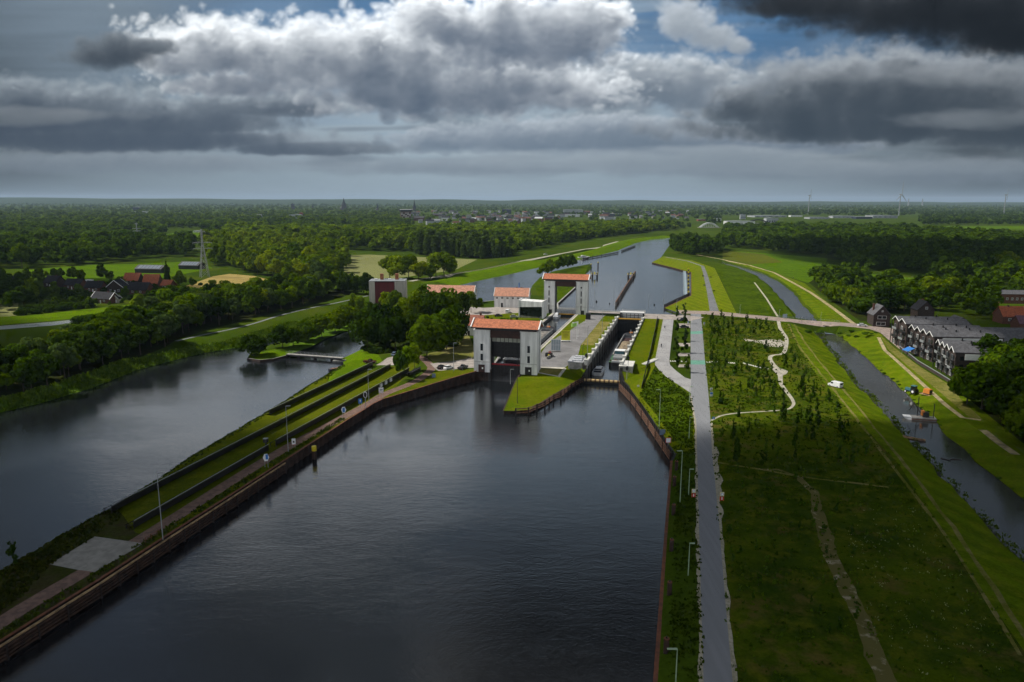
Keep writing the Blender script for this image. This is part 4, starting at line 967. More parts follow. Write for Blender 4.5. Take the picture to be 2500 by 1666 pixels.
# concrete and red hall with two brick stacks
p = W(944, 757, 5.2); t = thing('transformer_house', 'tall grey concrete block with dark red panel and two brick stacks', 'industrial building', p + Vector((0, 6, 0)), R(3))
mb = MB(); mb.box((-8.6, 0, 8.6), (3.4, 13, 17.2)); mb.box((8.0, 0, 8.6), (6.2, 13, 17.2)); mb.box((0, 5.2, 8), (14, 1.6, 16)); mb.build('concrete_wall', mat('pale_board_concrete', (0.50, 0.46, 0.41), 0.85, var=0.14, scale=0.8, stretch=(2.5, 2.5, 0.1)), t)
mb = MB(); mb.box((-1.0, -0.4, 8.3), (11.9, 11.4, 16.6)); mb.build('red_panel', M['redpanel'], t)
mb = MB(); mb.box((0.4, 0, 17.32), (21.6, 13.4, 0.24)); mb.build('roof', M['galv'], t)
for x in (-3.5, 5.5):
    mb = MB(); mb.box((x, 2, 19.1), (1.9, 1.9, 3.3)); mb.box((x, 2, 20.85), (2.1, 2.1, 0.25)); mb.build('stack', mat('stack_brick', (0.30, 0.11, 0.05), 0.85), t)
for x in (-7, 1.2, 8):
    mb = MB(); mb.box((x, 1, 17.8), (1.6, 1.4, 0.7)); mb.build('roof_light', M['white2'], t)
# control building
p = W(1296, 777, 7); t = thing('control_building', 'white wedge shaped lock control building with a dark glass front', 'control building', p + LU * 4, LROT)
mb = MB(); mb.add([(-6.2, -3.2, 1.2), (6.2, -4.2, 0.7), (6.2, 4, 0.7), (-6.2, 4, 1.2), (-6.2, -3.2, 5.8), (5.8, -4.2, 6.4), (5.8, 4, 6.4), (-6.2, 4, 5.8)], [(3, 2, 1, 0), (4, 5, 6, 7), (0, 1, 5, 4), (1, 2, 6, 5), (2, 3, 7, 6), (3, 0, 4, 7)])
mb.build('glass_front', M['glass'], t)
mb = MB(); mb.add([(-6.6, -3.6, 5.8), (6.2, -4.6, 6.4), (6.2, 4.3, 6.4), (-6.6, 4.3, 5.8), (-6.6, -3.6, 9.4), (7.0, -4.6, 8.9), (7.0, 4.3, 8.9), (-6.6, 4.3, 9.4)], [(3, 2, 1, 0), (4, 5, 6, 7), (0, 1, 5, 4), (1, 2, 6, 5), (2, 3, 7, 6), (3, 0, 4, 7)])
mb.build('upper_wall', M['white'], t)
mb = MB(); mb.add([(6.2, -4.9, 0), (7.0, -4.6, 0), (7.0, 4.3, 0), (6.2, 4.0, 0), (6.3, -4.9, 9.2), (7.6, -4.6, 9.9), (7.6, 4.3, 9.9), (6.3, 4.0, 9.2)], [(3, 2, 1, 0), (4, 5, 6, 7), (0, 1, 5, 4), (1, 2, 6, 5), (2, 3, 7, 6), (3, 0, 4, 7)])
mb.build('side_fin', M['white2'], t)
mb = MB(); mb.box((-6.7, 0, 4.9), (0.5, 7.6, 9.8)); mb.build('side_fin', M['white2'], t)
mb = MB(); mb.box((0, 0.2, 0.5), (12.0, 7, 1.4)); mb.build('plinth', M['conc'], t)
# hut at the head of the new lock
p = L(12, 26.3, 4.9); t = thing('machine_hut', 'low grey flat roofed machine hut beside the mouth of the new lock', 'hut', p, LROT)
mb = MB(); mb.box((0, 0, 1.35), (5.6, 11, 2.7)); mb.build('wall', M['conc'], t)
mb = MB(); mb.box((0, 0, 2.85), (6.2, 11.6, 0.3)); mb.build('roof', mat('zinc_roof', (0.42, 0.43, 0.45), 0.5, var=0.2, scale=0.8), t)
for y in (-3.5, 0.2, 3.6):
    mb = MB(); mb.box((0.4, y, 3.25), (3.6, 2.2, 0.5)); mb.build('roof_panel', mat('panel_grey', (0.5, 0.51, 0.54), 0.35), t)
p = W(1530, 925, 4.8); t = thing('concrete_pier', 'square pale concrete pier head at the right side of the new lock mouth', 'pier', L(11, 46.0, 0), LROT)
mb = MB(); mb.box((0, 0, 3.6), (5.2, 10, 7.2)); mb.build('body', M['conc'], t)
mb = MB(); mb.box((0, 0, 7.28), (5.4, 10.2, 0.2)); mb.build('slab', M['concw'], t)
# sloping lawn stair and dark fence
sa, sb = G(1573, 890), G(1601, 878)
t = thing('stair', 'pale concrete stair climbing from the lawn to the ramp road', 'stair', sa)
mb = MB()
for i in range(12):
    q = sa.lerp(sb, i / 11) - sa; q.z = max(q.z, gz(sa.x + q.x, sa.y + q.y) - sa.z) + 0.12
    mb.box(q, (0.75, 2.0, 0.4), math.atan2(sb.y - sa.y, sb.x - sa.x))
mb.build('step', M['concw'], t)
def fence_line(name, label, cat, pts, h, m, step=2.2, solid=False, w=0.08):
    c0 = sum((p for p in pts), Vector()) / len(pts); t = thing(name, label, cat, c0)
    d = [p - c0 for p in dens(pts, step)]
    if solid:
        mb = MB()
        for a, b in zip(d[:-1], d[1:]): mb.quad((a.x, a.y, a.z - .1), (b.x, b.y, b.z - .1), (b.x, b.y, b.z + h), (a.x, a.y, a.z + h))
        o = mb.build('mesh_panel', m, t)
        s = o.modifiers.new('solid', 'SOLIDIFY'); s.thickness = 0.12
    mb = MB()
    for p in d: mb.box((p.x, p.y, p.z + h / 2), (w, w, h + .1))
    mb.build('post', m, t)
    if not solid:
        mb = MB()
        for z in (h * 0.5, h * 0.97): mb.tube([(p.x, p.y, p.z + z) for p in d], w * 0.8)
        mb.build('rail', m, t)
    return t
fence_line('hedge_fence', 'long black fence line across the lawn between new lock and ramp', 'fence', [G(x, y) for x, y in ((1605, 778), (1598, 815), (1588, 860), (1578, 900), (1570, 935), (1566, 950))], 1.3, M['black'], 3, True)
# ================================================================ SHIPS, VEHICLES, SIGNS, FURNITURE
M['hullw'] = mat('hull_white', (0.66, 0.67, 0.68), 0.4, var=0.12, scale=0.6)
M['hulld'] = mat('hull_dark', (0.018, 0.018, 0.022), 0.45, var=0.3, scale=0.6)
M['deckg'] = mat('green_deck', (0.07, 0.17, 0.08), 0.6, var=0.35, scale=0.8)
M['decks'] = mat('grey_deck', (0.24, 0.25, 0.26), 0.6, var=0.2, scale=0.8)
M['sand'] = mat('sand_cargo', (0.30, 0.275, 0.24), 0.95, scale=0.35, col2=(0.15, 0.14, 0.13), bump=1.0, bscale=1.5)
M['gravel'] = mat('gravel_cargo', (0.30, 0.235, 0.15), 0.95, scale=0.6, col2=(0.12, 0.095, 0.065), bump=1.0, bscale=1.5)
M['tyre'] = mat('tyre_rubber', (0.012, 0.012, 0.012), 0.8, var=0.2)
M['lamp'] = mat('headlight', (0.6, 0.6, 0.58), 0.2)
M['taill'] = mat('tail_light', (0.30, 0.01, 0.01), 0.3)
M['carglass'] = mat('car_glass', (0.01, 0.013, 0.016), 0.08, var=0.1)
M['orange'] = mat('orange_paint', (0.60, 0.20, 0.03), 0.5, var=0.15)
M['teal'] = mat('teal_paint', (0.05, 0.16, 0.20), 0.4, var=0.15)
M['greenp'] = mat('green_pole', (0.30, 0.40, 0.26), 0.5, var=0.1)
M['signblue'] = mat('sign_blue', (0.03, 0.17, 0.50), 0.5, var=0.05)
M['signwhite'] = mat('sign_white', (0.78, 0.79, 0.80), 0.5, var=0.05)
M['signred'] = mat('sign_red', (0.45, 0.02, 0.02), 0.5, var=0.05)
M['solar'] = mat('solar_glass', (0.018, 0.021, 0.026), 0.22, var=0.2, scale=0.5)
M['navy'] = mat('navy_cloth', (0.02, 0.025, 0.05), 0.9, var=0.2)
M['skin'] = mat('skin_tone', (0.45, 0.27, 0.19), 0.7, var=0.1)

def hull(mb, Lh, Bw, z0, z1, bow=0.18, stern=0.1, sheer=0.5, n=14):
    rings = []
    for i in range(n + 1):
        t = i / n; y = (t - 0.5) * Lh
        k = 1.0
        if t > 1 - bow: k = math.sqrt(max(0.0, 1 - ((t - 1 + bow) / bow) ** 2)) * 0.98 + 0.02
        if t < stern: k = 0.55 + 0.45 * math.sqrt(1 - ((stern - t) / stern) ** 2)
        w = Bw / 2 * k; zt = z1 + sheer * max(0, (t - 0.75) / 0.25) ** 2
        rings.append([(-w, y, zt), (-w * .97, y, z0 + .4), (-w * .6, y, z0), (w * .6, y, z0), (w * .97, y, z0 + .4), (w, y, zt)])
    mb.loft(rings); return rings
def heap(name, m, t, w, l, y0, h, z, seed, hk=(1,)):
    nx, ny = 12, max(20, int(l)); v = []; f = []
    for j in range(ny + 1):
        for i in range(nx + 1):
            x = (i / nx - .5) * w; y = y0 + (j / ny) * l
            e = (1 - (2 * i / nx - 1) ** 2) ** .7 * min(1, 6 * (j / ny) * (1 - j / ny) + .05)
            q = mnoise.noise(Vector((x * .25, y * .12, seed))) * .6 + mnoise.noise(Vector((x * .9, y * .7, seed))) * .18
            v.append((x, y, z + h * e * (0.75 + q)))
    for j in range(ny):
        for i in range(nx):
            a = j * (nx + 1) + i; f.append((a, a + 1, a + nx + 2, a + nx + 1))
    mb = MB(); mb.add(v, f); return mb.build(name, m, t, smooth=True)
def barge(label, loc, rz, Lb, Bw, cargo, loaded, green):
    t = thing('cargo_barge', label, 'barge', loc, rz)
    mb = MB(); hull(mb, Lb, Bw, -1.6, 1.7, 0.12, 0.07, 1.0, 24); mb.build('hull', M['hulld'], t)
    mb = MB(); hw = Bw / 2 - 1.0; y0, y1 = -Lb / 2 + Lb * .24, Lb / 2 - Lb * .12
    for s in (-1, 1): mb.box((s * (hw + .12), (y0 + y1) / 2, 2.1), (.24, y1 - y0, 1.5))
    for y in (y0, y1): mb.box((0, y, 2.1), (2 * hw + .4, .24, 1.5))
    mb.build('coaming', M['decks'], t)
    mb = MB()
    for s in (-1, 1): mb.box((s * (hw + .62), (y0 + y1) / 2, 1.76), (.75, y1 - y0, .12))
    mb.build('side_deck', M['conc'], t)
    mb = MB(); mb.box((0, (y0 + y1) / 2, 1.72), (2 * hw, y1 - y0 - .3, .1)); mb.build('hold_floor', M['brown'], t)
    heap('cargo', cargo, t, 2 * hw - .1, (y1 - y0) * loaded, y0 + .3 + (y1 - y0) * (0.03), 1.5, 1.8, Lb)
    mb = MB(); mb.add([(-Bw / 2 + .5, y1 + .3, 1.78), (Bw / 2 - .5, y1 + .3, 1.78), (Bw * .32, Lb / 2 - 2.2, 2.2), (-Bw * .32, Lb / 2 - 2.2, 2.2)], [(0, 1, 2, 3)]); mb.add([(-Bw / 2 + .5, y1 + .3, 1.7), (Bw / 2 - .5, y1 + .3, 1.7), (Bw * .32, Lb / 2 - 2.2, 2.1), (-Bw * .32, Lb / 2 - 2.2, 2.1)], [(3, 2, 1, 0)])
    mb.build('foredeck', M['decks'], t)
    mb = MB(); mb.cyl((0, Lb / 2 - 5, 2), (0, Lb / 2 - 5, 4.6), .12); mb.build('mast', M['hullw'], t)
    mb = MB(); mb.cyl((-.8, Lb / 2 - 3.6, 2.6), (.8, Lb / 2 - 3.6, 2.6), .5); mb.build('windlass', M['orange'], t)
    ys = -Lb / 2
    mb = MB(); mb.box((0, ys + Lb * .12, 1.78), (Bw - .8, Lb * .21, .16)); mb.build('stern_deck', M['deckg'] if green else M['decks'], t)
    mb = MB(); mb.box((0, ys + Lb * .115, 2.5), (Bw - 3.2, Lb * .12, 1.5), taper=.94); mb.build('cabin', M['decks'] if green else M['hullw'], t)
    mb = MB(); mb.box((0, ys + Lb * .115, 2.75), (Bw - 3.1, Lb * .1, .55)); mb.build('cabin_window', M['carglass'], t)
    mb = MB(); mb.box((0, ys + Lb * .185, 3.6), (Bw * .52, 3.4, 1.9), taper=1.05); wh = mb.build('wheelhouse', M['teal'] if green else M['glass'], t)
    mb = MB(); mb.box((0, ys + Lb * .185, 4.68), (Bw * .6, 4.1, .22)); mb.build('roof', M['signwhite'], wh)
    mb = MB(); mb.box((0, ys + Lb * .185, 2.3), (Bw * .5, 3.2, 1.0)); mb.build('base', M['hullw'], wh)
    mb = MB(); mb.box((0, ys + 1.2, 2.15), (Bw * .6, .5, .7)); mb.build('stern_rail', M['signwhite'], t)
    for j in range(9):
        q = random.Random(j * 7 + int(Lb)); mb = MB(); mb.box((q.uniform(-.4, .4) * Bw, ys + Lb * q.uniform(.02, .2), 2.05), (q.uniform(.4, 1.2), q.uniform(.4, 1.4), q.uniform(.3, .9)), q.uniform(0, 1)); mb.build('deck_gear', q.choice((M['dark'], M['signwhite'], M['wood'], M['teal'])), t)
    mb = MB(); mb.box((Bw * .3, ys + Lb * .05, 2.3), (1.5, 3.4, 1.0)); mb.build('tender', M['hulld'], t)
    return t
barge('long barge heaped with grey sand in the raised chamber behind the near gate', L(45, 0.8, 5.6), LROT, 80, 8.6, M['sand'], .92, False)
barge('green decked barge with brown gravel low in the new lock', L(73, 39.4, 0), LROT, 74, 7.6, M['gravel'], .66, True)
def yacht(label, loc, rz, Lb, Bw):
    t = thing('motor_yacht', label, 'boat', loc, rz)
    mb = MB(); hull(mb, Lb, Bw, -.6, 1.25, .42, .08, .35, 16); mb.build('hull', M['hullw'], t)
    mb = MB(); mb.box((0, -Lb * .02, 1.75), (Bw * .66, Lb * .42, 1.1), taper=.86); mb.build('cabin', M['hullw'], t)
    mb = MB(); mb.box((0, -Lb * .02, 1.85), (Bw * .68, Lb * .38, .5), taper=.94); mb.build('cabin_window', M['carglass'], t)
    mb = MB(); mb.box((0, -Lb * .12, 2.6), (Bw * .5, Lb * .2, .5), taper=.8); mb.build('flybridge', M['signwhite'], t)
    mb = MB(); mb.box((0, -Lb * .36, 1.32), (Bw * .7, Lb * .2, .12)); mb.build('cockpit', M['navy'], t)
    mb = MB(); mb.box((0, -Lb * .3, 2.1), (Bw * .62, Lb * .14, .1)); mb.build('bimini', M['navy'], t)
    mb = MB(); mb.cyl((0, -Lb * .1, 2.7), (0, -Lb * .14, 4.0), .05, n=6); mb.build('mast', M['galv'], t)
    return t
yacht('white motor yacht with dark cockpit just inside the mouth of the new lock', L(24, 33.4, 0), LROT, 12, 4.3)
yacht('small white cabin boat waiting at the far left end of the old lock', L(126, -3.6, 5.6), LROT + math.pi, 9, 3.3)
yacht('white cruiser moored at the dark jetty on the upper canal left bank', G(1425, 630), R(-62), 15, 4.5)
t = thing('rowing_boat', 'dark open boat with red brown inside moored at the left grass bank', 'boat', W(822, 903, 0), R(-52))
mb = MB(); hull(mb, 7, 2.4, -.3, .7, .4, .1, .2, 12); mb.build('hull', M['hulld'], t)
mb = MB(); mb.box((0, -.3, .74), (1.6, 4.6, .06)); mb.build('inside', M['rust'], t)
for y in (-1.5, .6):
    mb = MB(); mb.box((0, y, .84), (1.8, .35, .08)); mb.build('thwart', M['woodl'], t)

# ---- road vehicles: local +x is forward
def car(name, label, cat, loc, rz, paint, kind='car', group=None):
    t = thing(name, label, cat, loc, rz, group)
    if kind == 'van':
        Lc, Wc = 5.0, 1.95; prof = [(-2.5, .35), (2.5, .35), (2.5, .95), (1.75, 1.15), (1.05, 2.05), (-2.35, 2.1), (-2.5, 1.9)]; gz_ = None
    elif kind == 'pickup':
        Lc, Wc = 5.3, 1.9; prof = [(-2.65, .45), (2.65, .45), (2.6, 1.05), (1.3, 1.15), (-2.65, 1.12)]
    else:
        Lc, Wc = 4.4, 1.8; prof = [(-2.2, .32), (2.2, .32), (2.2, .75), (1.25, .95), (-2.1, 1.0), (-2.2, .85)]
    mb = MB(); n = len(prof); r = []
    for y, k in ((-Wc / 2, .96), (-Wc / 2 + .12, 1), (Wc / 2 - .12, 1), (Wc / 2, .96)):
        r.append([(x * k, y, .32 + (z - .32) * (k if kind != 'van' else 1 - (1 - k) * .8)) for x, z in prof])
    mb.loft(r); mb.build('body', paint, t)
    if kind == 'van':
        mb = MB(); mb.add([(1.74, -.8, 1.2), (1.74, .8, 1.2), (1.12, .75, 2.0), (1.12, -.75, 2.0)], [(0, 1, 2, 3)]); mb.add([(1.79, -.8, 1.2), (1.79, .8, 1.2), (1.17, .75, 2.0), (1.17, -.75, 2.0)], [(3, 2, 1, 0)]); mb.build('windscreen', M['carglass'], t)
        for s in (-1, 1):
            mb = MB(); mb.box((.75, s * .985, 1.55), (1.0, .04, .55)); mb.build('side_window', M['carglass'], t)
        mb = MB(); mb.box((-2.5, 0, 1.55), (.05, 1.5, .55)); mb.build('rear_window', M['carglass'], t)
    else:
        c0, c1, h0, h1 = (-1.75, 1.15, .93, 1.48) if kind == 'car' else (-.7, 1.25, 1.1, 1.75)
        mb = MB(); w = Wc / 2 - .1
        mb.add([(c0, -w, h0), (c1, -w, h0), (c1, w, h0), (c0, w, h0), (c0 + .45, -w + .18, h1), (c1 - .75, -w + .18, h1), (c1 - .75, w - .18, h1), (c0 + .45, w - .18, h1)], [(3, 2, 1, 0), (4, 5, 6, 7), (0, 1, 5, 4), (1, 2, 6, 5), (2, 3, 7, 6), (3, 0, 4, 7)])
        mb.build('window', M['carglass'], t)
        mb = MB(); mb.box(((c0 + c1 - .3) / 2, 0, h1 + .02), (c1 - c0 - 1.15, Wc - .5, .07)); mb.build('roof', paint, t)
    for x in (-Lc * .3, Lc * .31):
        for s in (-1, 1):
            mb = MB(); mb.cyl((x, s * (Wc / 2 - .2), .33), (x, s * (Wc / 2 + .02), .33), .34, n=14); w = mb.build('wheel', M['tyre'], t)
            mb = MB(); mb.cyl((x, s * (Wc / 2 + .02), .33), (x, s * (Wc / 2 + .035), .33), .2, n=10); mb.build('rim', M['galv'], w)
    for s in (-1, 1):
        mb = MB(); mb.box((Lc / 2 - .02, s * .62, .7), (.08, .34, .16)); mb.build('headlight', M['lamp'], t)
        mb = MB(); mb.box((-Lc / 2 + .02, s * .7, .8), (.08, .2, .2)); mb.build('tail_light', M['taill'], t)
    return t
PA = {'white': mat('car_white', (0.78, 0.79, 0.80), 0.3, var=.04), 'black': mat('car_black', (0.012, 0.012, 0.014), 0.25, var=.1), 'silver': mat('car_silver', (0.42, 0.44, 0.46), 0.3, metal=.4, var=.05),
      'dark': mat('car_dark', (0.03, 0.033, 0.04), 0.3, var=.1), 'maroon': mat('car_maroon', (0.07, 0.012, 0.016), 0.3, var=.1), 'bluegrey': mat('car_bluegrey', (0.16, 0.22, 0.32), 0.3, var=.08)}
car('parked_car', 'black car parked beside a white one on the pale parking by the quay', 'car', G(1078, 900), R(60), PA['black'])
car('parked_car', 'white hatchback parked between a black car and a lamp post', 'car', G(1095, 901), R(52), PA['white'])
car('pickup_truck', 'dark open backed truck parked at the grass edge near the lift tower', 'truck', G(1130, 901), R(60), PA['dark'], 'pickup')
car('pickup_truck', 'black and maroon truck at the end of the first solar panel row', 'truck', G(903, 887), R(-12), PA['maroon'], 'pickup')
car('parked_car', 'blue grey car half hidden under the large dark trees', 'car', G(963, 868), R(80), PA['bluegrey'])
car('parked_van', 'white van parked on the forecourt before the pumping station', 'van', G(1240, 764), R(75), PA['white'], 'van')
car('parked_car', 'dark car parked left of the white van before the pumping station', 'car', G(1217, 773), R(10), PA['dark'])
car('parked_car', 'silver car parked right of the white van among small shrubs', 'car', G(1255, 776), R(5), PA['silver'])
car('parked_van', 'white van parked against the dark glass of the control building', 'van', L(137, -20.5, 7.04), R(-10), PA['white'], 'van')
car('parked_car', 'black car under the roadside saplings nearest the cross road', 'car', G(1669, 784), R(-5), PA['black'])
car('parked_car', 'black car in the second bay from the cross road', 'car', G(1671, 801), R(-3), PA['black'])
car('driving_car', 'white car driving over the stream bridge toward the dark row houses', 'car', G(2105, 797), R(-9), PA['white'])
car('parked_van', 'small white van standing on the mown grass dike with wheel tracks', 'van', G(2039, 945), R(120), PA['white'], 'van')
car('driving_car', 'white car on the pale path along the upper canal dike', 'car', G(1332, 622.5), R(25), PA['white'])
car('parked_car', 'white car on the road beside the tan stubble field, left of a dark one', 'car', G(458, 719), R(-15), PA['white'])
car('parked_car', 'silver car on the road beside the tan stubble field, rightmost of the cars there', 'car', G(476, 721), R(-15), PA['silver'])
car('parked_car', 'dark car between two pale cars beside the stubble field', 'car', G(467, 718), R(-15), PA['dark'])
# tractor with an orange loaded trailer
g = G(2245, 965); rz = R(118)
t = thing('tractor', 'teal farm tractor parked on the grass bank of the stream', 'tractor', g + Vector((-1.2, 2.6, 0)), rz)
mb = MB(); mb.box((1.5, 0, 1.25), (2.2, .9, .9), taper=.9); mb.build('bonnet', M['teal'], t)
mb = MB(); mb.box((-.5, 0, 1.9), (1.6, 1.6, 1.6), taper=.85); c = mb.build('cab', M['carglass'], t)
mb = MB(); mb.box((-.5, 0, 2.78), (1.7, 1.6, .18)); mb.build('roof', M['teal'], c)
for x, s, r_ in ((-.8, -1, .85), (-.8, 1, .85), (1.9, -1, .5), (1.9, 1, .5)):
    mb = MB(); mb.cyl((x, s * .65, r_), (x, s * 1.15, r_), r_, n=16); w = mb.build('wheel', M['tyre'], t)
    mb = MB(); mb.cyl((x, s * 1.15, r_), (x, s * 1.18, r_), r_ * .5, n=12); mb.build('rim', M['signwhite'], w)
t = thing('flat_trailer', 'low flat trailer carrying an orange machine behind the teal tractor', 'trailer', g + Vector((1.6, -2.8, 0)), rz)
mb = MB(); mb.box((0, 0, .85), (5.6, 2.3, .2)); mb.build('bed', M['woodl'], t)
mb = MB(); mb.box((-.2, 0, .62), (5.2, .8, .25)); mb.build('frame', M['dark'], t)
for x in (-1.4, -.3):
    for s in (-1, 1):
        mb = MB(); mb.cyl((x, s * .8, .4), (x, s * 1.15, .4), .4, n=14); mb.build('wheel', M['tyre'], t)
t = thing('orange_machine', 'orange boxy machine standing on the flat trailer by the stream', 'machine', g + Vector((1.4, -2.3, .95)), rz)
mb = MB(); mb.box((0, 0, 1.1), (2.3, 1.9, 1.5), taper=.92); mb.build('housing', M['orange'], t)
mb = MB(); mb.box((-1.14, 0, 1.0), (.1, 1.5, 1.0)); mb.build('grille', M['black'], t)
mb = MB(); mb.box((0, 0, .2), (2.1, 1.7, .4)); mb.build('skid', M['dark'], t)
# work pontoon in the stream
g = W(2248, 1024, 2.5); t = thing('work_pontoon', 'grey work pontoon with orange crane machine floating in the right stream', 'pontoon', g, R(-16))
mb = MB(); mb.box((.6, 0, .35), (7.0, 3.2, .9)); mb.build('deck', M['conc'], t)
mb = MB(); mb.add([(-2.9, -1.5, .8), (-2.9, 1.5, .8), (-5.2, 1.1, .9), (-5.2, -1.1, .9), (-2.9, -1.5, -.1), (-2.9, 1.5, -.1), (-4.6, 1.0, .1), (-4.6, -1.0, .1)], [(0, 1, 2, 3), (7, 6, 5, 4), (0, 3, 7, 4), (1, 5, 6, 2), (3, 2, 6, 7), (0, 4, 5, 1)]); mb.build('bow_ramp', M['signwhite'], t)
mb = MB(); mb.box((.6, 0, .3), (7.1, 3.3, .3)); mb.build('rubbing_band', M['rust'], t)
for x, y, h in ((-.9, 1.0, 7.0), (3.2, -.9, 5.5)):
    mb = MB(); mb.cyl((x, y, -1), (x, y, h), .13, n=8); mb.build('spud_pole', M['dark'], t)
mb = MB(); mb.box((1.2, .1, 1.7), (1.8, 1.7, 1.4), taper=.9); k = mb.build('engine_house', M['dark'], t)
mb = MB(); mb.box((.4, .1, 2.1), (.8, 1.5, 1.5), taper=.9); mb.build('cover', M['orange'], k)
mb = MB(); mb.bar((-.2, .3, 1.9), (-2.2, .6, 5.2), .22); mb.bar((-2.2, .6, 5.2), (-3.4, .7, 2.4), .18); mb.build('boom', M['dark'], t)
t = thing('timber_raft', 'brown raft of loose timbers at the left edge of the right stream', 'raft', W(2229, 1072, 2.5), R(-42))
for i in range(6):
    mb = MB(); mb.cyl((-3.2 + random.uniform(-.6, .4), -.9 + .36 * i, .15), (2.6 + random.uniform(-.6, .6), -.9 + .36 * i + random.uniform(-.2, .2), .15), .17, n=8); mb.build('timber', M['woodl'] if i % 2 else M['wood'], t)
for i, (x, y) in enumerate(((2252, 1082), (2262, 1106), (2266, 1098), (2308, 1122), (2330, 1122))):
    mb = MB(); mb.cyl((-.9 - .2 * i, 0, 0.02), (1.0, .3, .05), .16, n=8)
    o = mb.build('driftwood', M['woodd']); o.location = W(x, y, 2.5); o.rotation_euler = (0, 0, i * .7)
    tag(o, ['dark floating log nearest the timber raft', 'dark floating log below the raft in midstream', 'short dark log beside the lower midstream log', 'dark log floating toward the right bank, left of another', 'rightmost dark log floating under the right bank'][i], 'log', 'logs floating in the right stream')

# ---- poles, lamps, signals, signs
def lamp(label, bx, by, ty, m=None, arm=1.3, side=1, z=None, group=None):
    b = G(bx, by) if z is None else W(bx, by, z)
    h = (by - ty) / scale_at(b) * 1.02
    t = thing('lamp_post', label, 'lamp post', b, 0, group)
    mm = m or M['galv']; mb = MB(); mb.cyl((0, 0, 0), (0, 0, h), .11, .06, n=8); mb.build('pole', mm, t)
    if arm:
        mb = MB(); mb.box((side * arm * .5, 0, h + .03), (arm, .3, .14)); mb.build('lamp_head', mm, t)
    return t
gl = 'tall thin lamp posts'
lamp('tall grey lamp post beside the brown railing at the concrete slab', 398, 1318, 1150, side=1)
lamp('tall grey lamp post beside the brick path near the yellow capped pile', 704, 1105, 990)
lamp('grey lamp post right beside the black signal on the peninsula bend', 901, 984, 902)
lamp('lamp post standing on the parking between white car and truck', 1108, 906, 838)
lamp('lamp post at the water edge in front of the black lower gate', 1246, 938, 902, z=2.6)
lamp('thin pole on the left slope of the island tip', 1263, 985, 884, arm=0, m=M['dark'])
lamp('lamp post beside the grey flat roofed machine hut', 1422, 913, 841, m=M['dark'], arm=.5)
lamp('lamp post on the island yard by the third pale pier', 1434, 867, 798, arm=.5)
lamp('lamp post at the far end of the island yard', 1470, 811, 757, arm=.5)
lamp('slim lamp post before the left near tower', 1188, 897, 833, m=M['dark'], arm=.4)
lamp('thin pole on the left quay of the old lock by the near right tower', 1318, 868, 775, arm=.4)
lamp('tall slim lamp post on the grass left of the ramp road', 1609, 1046, 951, m=M['greenp'], arm=1.2, side=-1)
lamp('tall slim lamp post beside the rust capped wall, right of the fence end', 1660, 1228, 1098, m=M['greenp'], arm=1.2, side=-1)
lamp('lamp post at the bottom edge by the last brown mooring post', 1649, 1680, 1577, m=M['greenp'], arm=1.4, side=-1)
for lb, x, b, tp in (('short green lamp post where the ramp meets the road', 1683, 983, 944), ('short green lamp post beside the pale verge, second from the ramp', 1682, 1072, 1019), ('short green lamp post just above the left zone sign', 1681, 1208, 1144), ('nearest short green lamp post on the left verge', 1680, 1405, 1323)):
    lamp(lb, x, b, tp, M['greenp'], .9, 1, group='green lamp posts along the main road')
for i, (x, b, tp, lb) in enumerate(((1452, 752, 706, 'thin mast left of the upper canal signal'), (1498, 748, 690, 'thin mast beside the brown guide pier root'), (1513, 750, 685, 'thin mast right of the guide pier root'), (1583, 752, 719, 'pair of thin poles at the water edge, left one'),
                                     (1620, 748, 712, 'slim lamp post by the right timber fence'), (1651, 765, 733, 'slim post at the right end of the upper cross road'), (1806, 768, 745, 'slim lamp post by the cross road above the meadow'), (1902, 776, 757, 'slim lamp post beside the blue board'), (2003, 790, 763, 'slim lamp post on the stream bridge'), (1956, 790, 775, 'short post at the left end of the stream bridge'))):
    lamp(lb, x, b, tp, M['galv'], .5)
def signal(label, x, by, hy, big=1.0, z=None):
    b = G(x, by) if z is None else W(x, by, z); k = scale_at(b); h = (by - hy) / k
    t = thing('lock_signal', label, 'signal', b, -.2, 'black oval signal heads at the locks')
    mb = MB(); mb.cyl((0, 0, 0), (0, 0, h), .1, n=8); mb.build('pole', M['galv'], t)
    mb = MB(); r = []
    for y in (-.12, .12): r.append([(.5 * big * math.cos(a), y, h + .85 * big * math.sin(a)) for a in (2 * math.pi * i / 18 for i in range(18))])
    mb.loft(r); hd = mb.build('signal_head', M['black'], t)
    for zz in (.45, -.45):
        mb = MB(); mb.cyl((0, -.2, h + zz), (0, -.1, h + zz), .18, n=10); mb.build('lens', M['dark'], hd)
    return t
signal('black oval signal before the left near tower', 1164, 898, 868); signal('black oval signal on the right near tower', 1280, 905, 874, z=4.2)
signal('black oval signal left of the grey machine hut', 1401, 915, 893); signal('black oval signal at the first pale pier of the new lock', 1431, 890, 868)
signal('upper one of two black signals at the right lock wall end', 1533, 905, 874); signal('lower one of two black signals at the concrete pier head', 1530, 928, 899, z=7.0)
signal('black signal above the water left of the guide pier', 1456, 752, 737); signal('small black signal at the guide pier root', 1488, 752, 742, .7)
signal('black signal over the upper canal right of the new lock bridge', 1597, 754, 745, .9); signal('small black signal by the far right tower foot', 1407, 765, 756, .7)
s_ = signal('large white rimmed black signal on the peninsula at the quay bend', 893, 998, 963, 1.0)
mb = MB(); r = []
for y in (-.06, .06): r.append([(.66 * math.cos(a), y, (998 - 963) / scale_at(G(893, 998)) + 1.05 * math.sin(a)) for a in (2 * math.pi * i / 18 for i in range(18))])
mb.loft(r); mb.build('white_rim', M['signwhite'], s_)
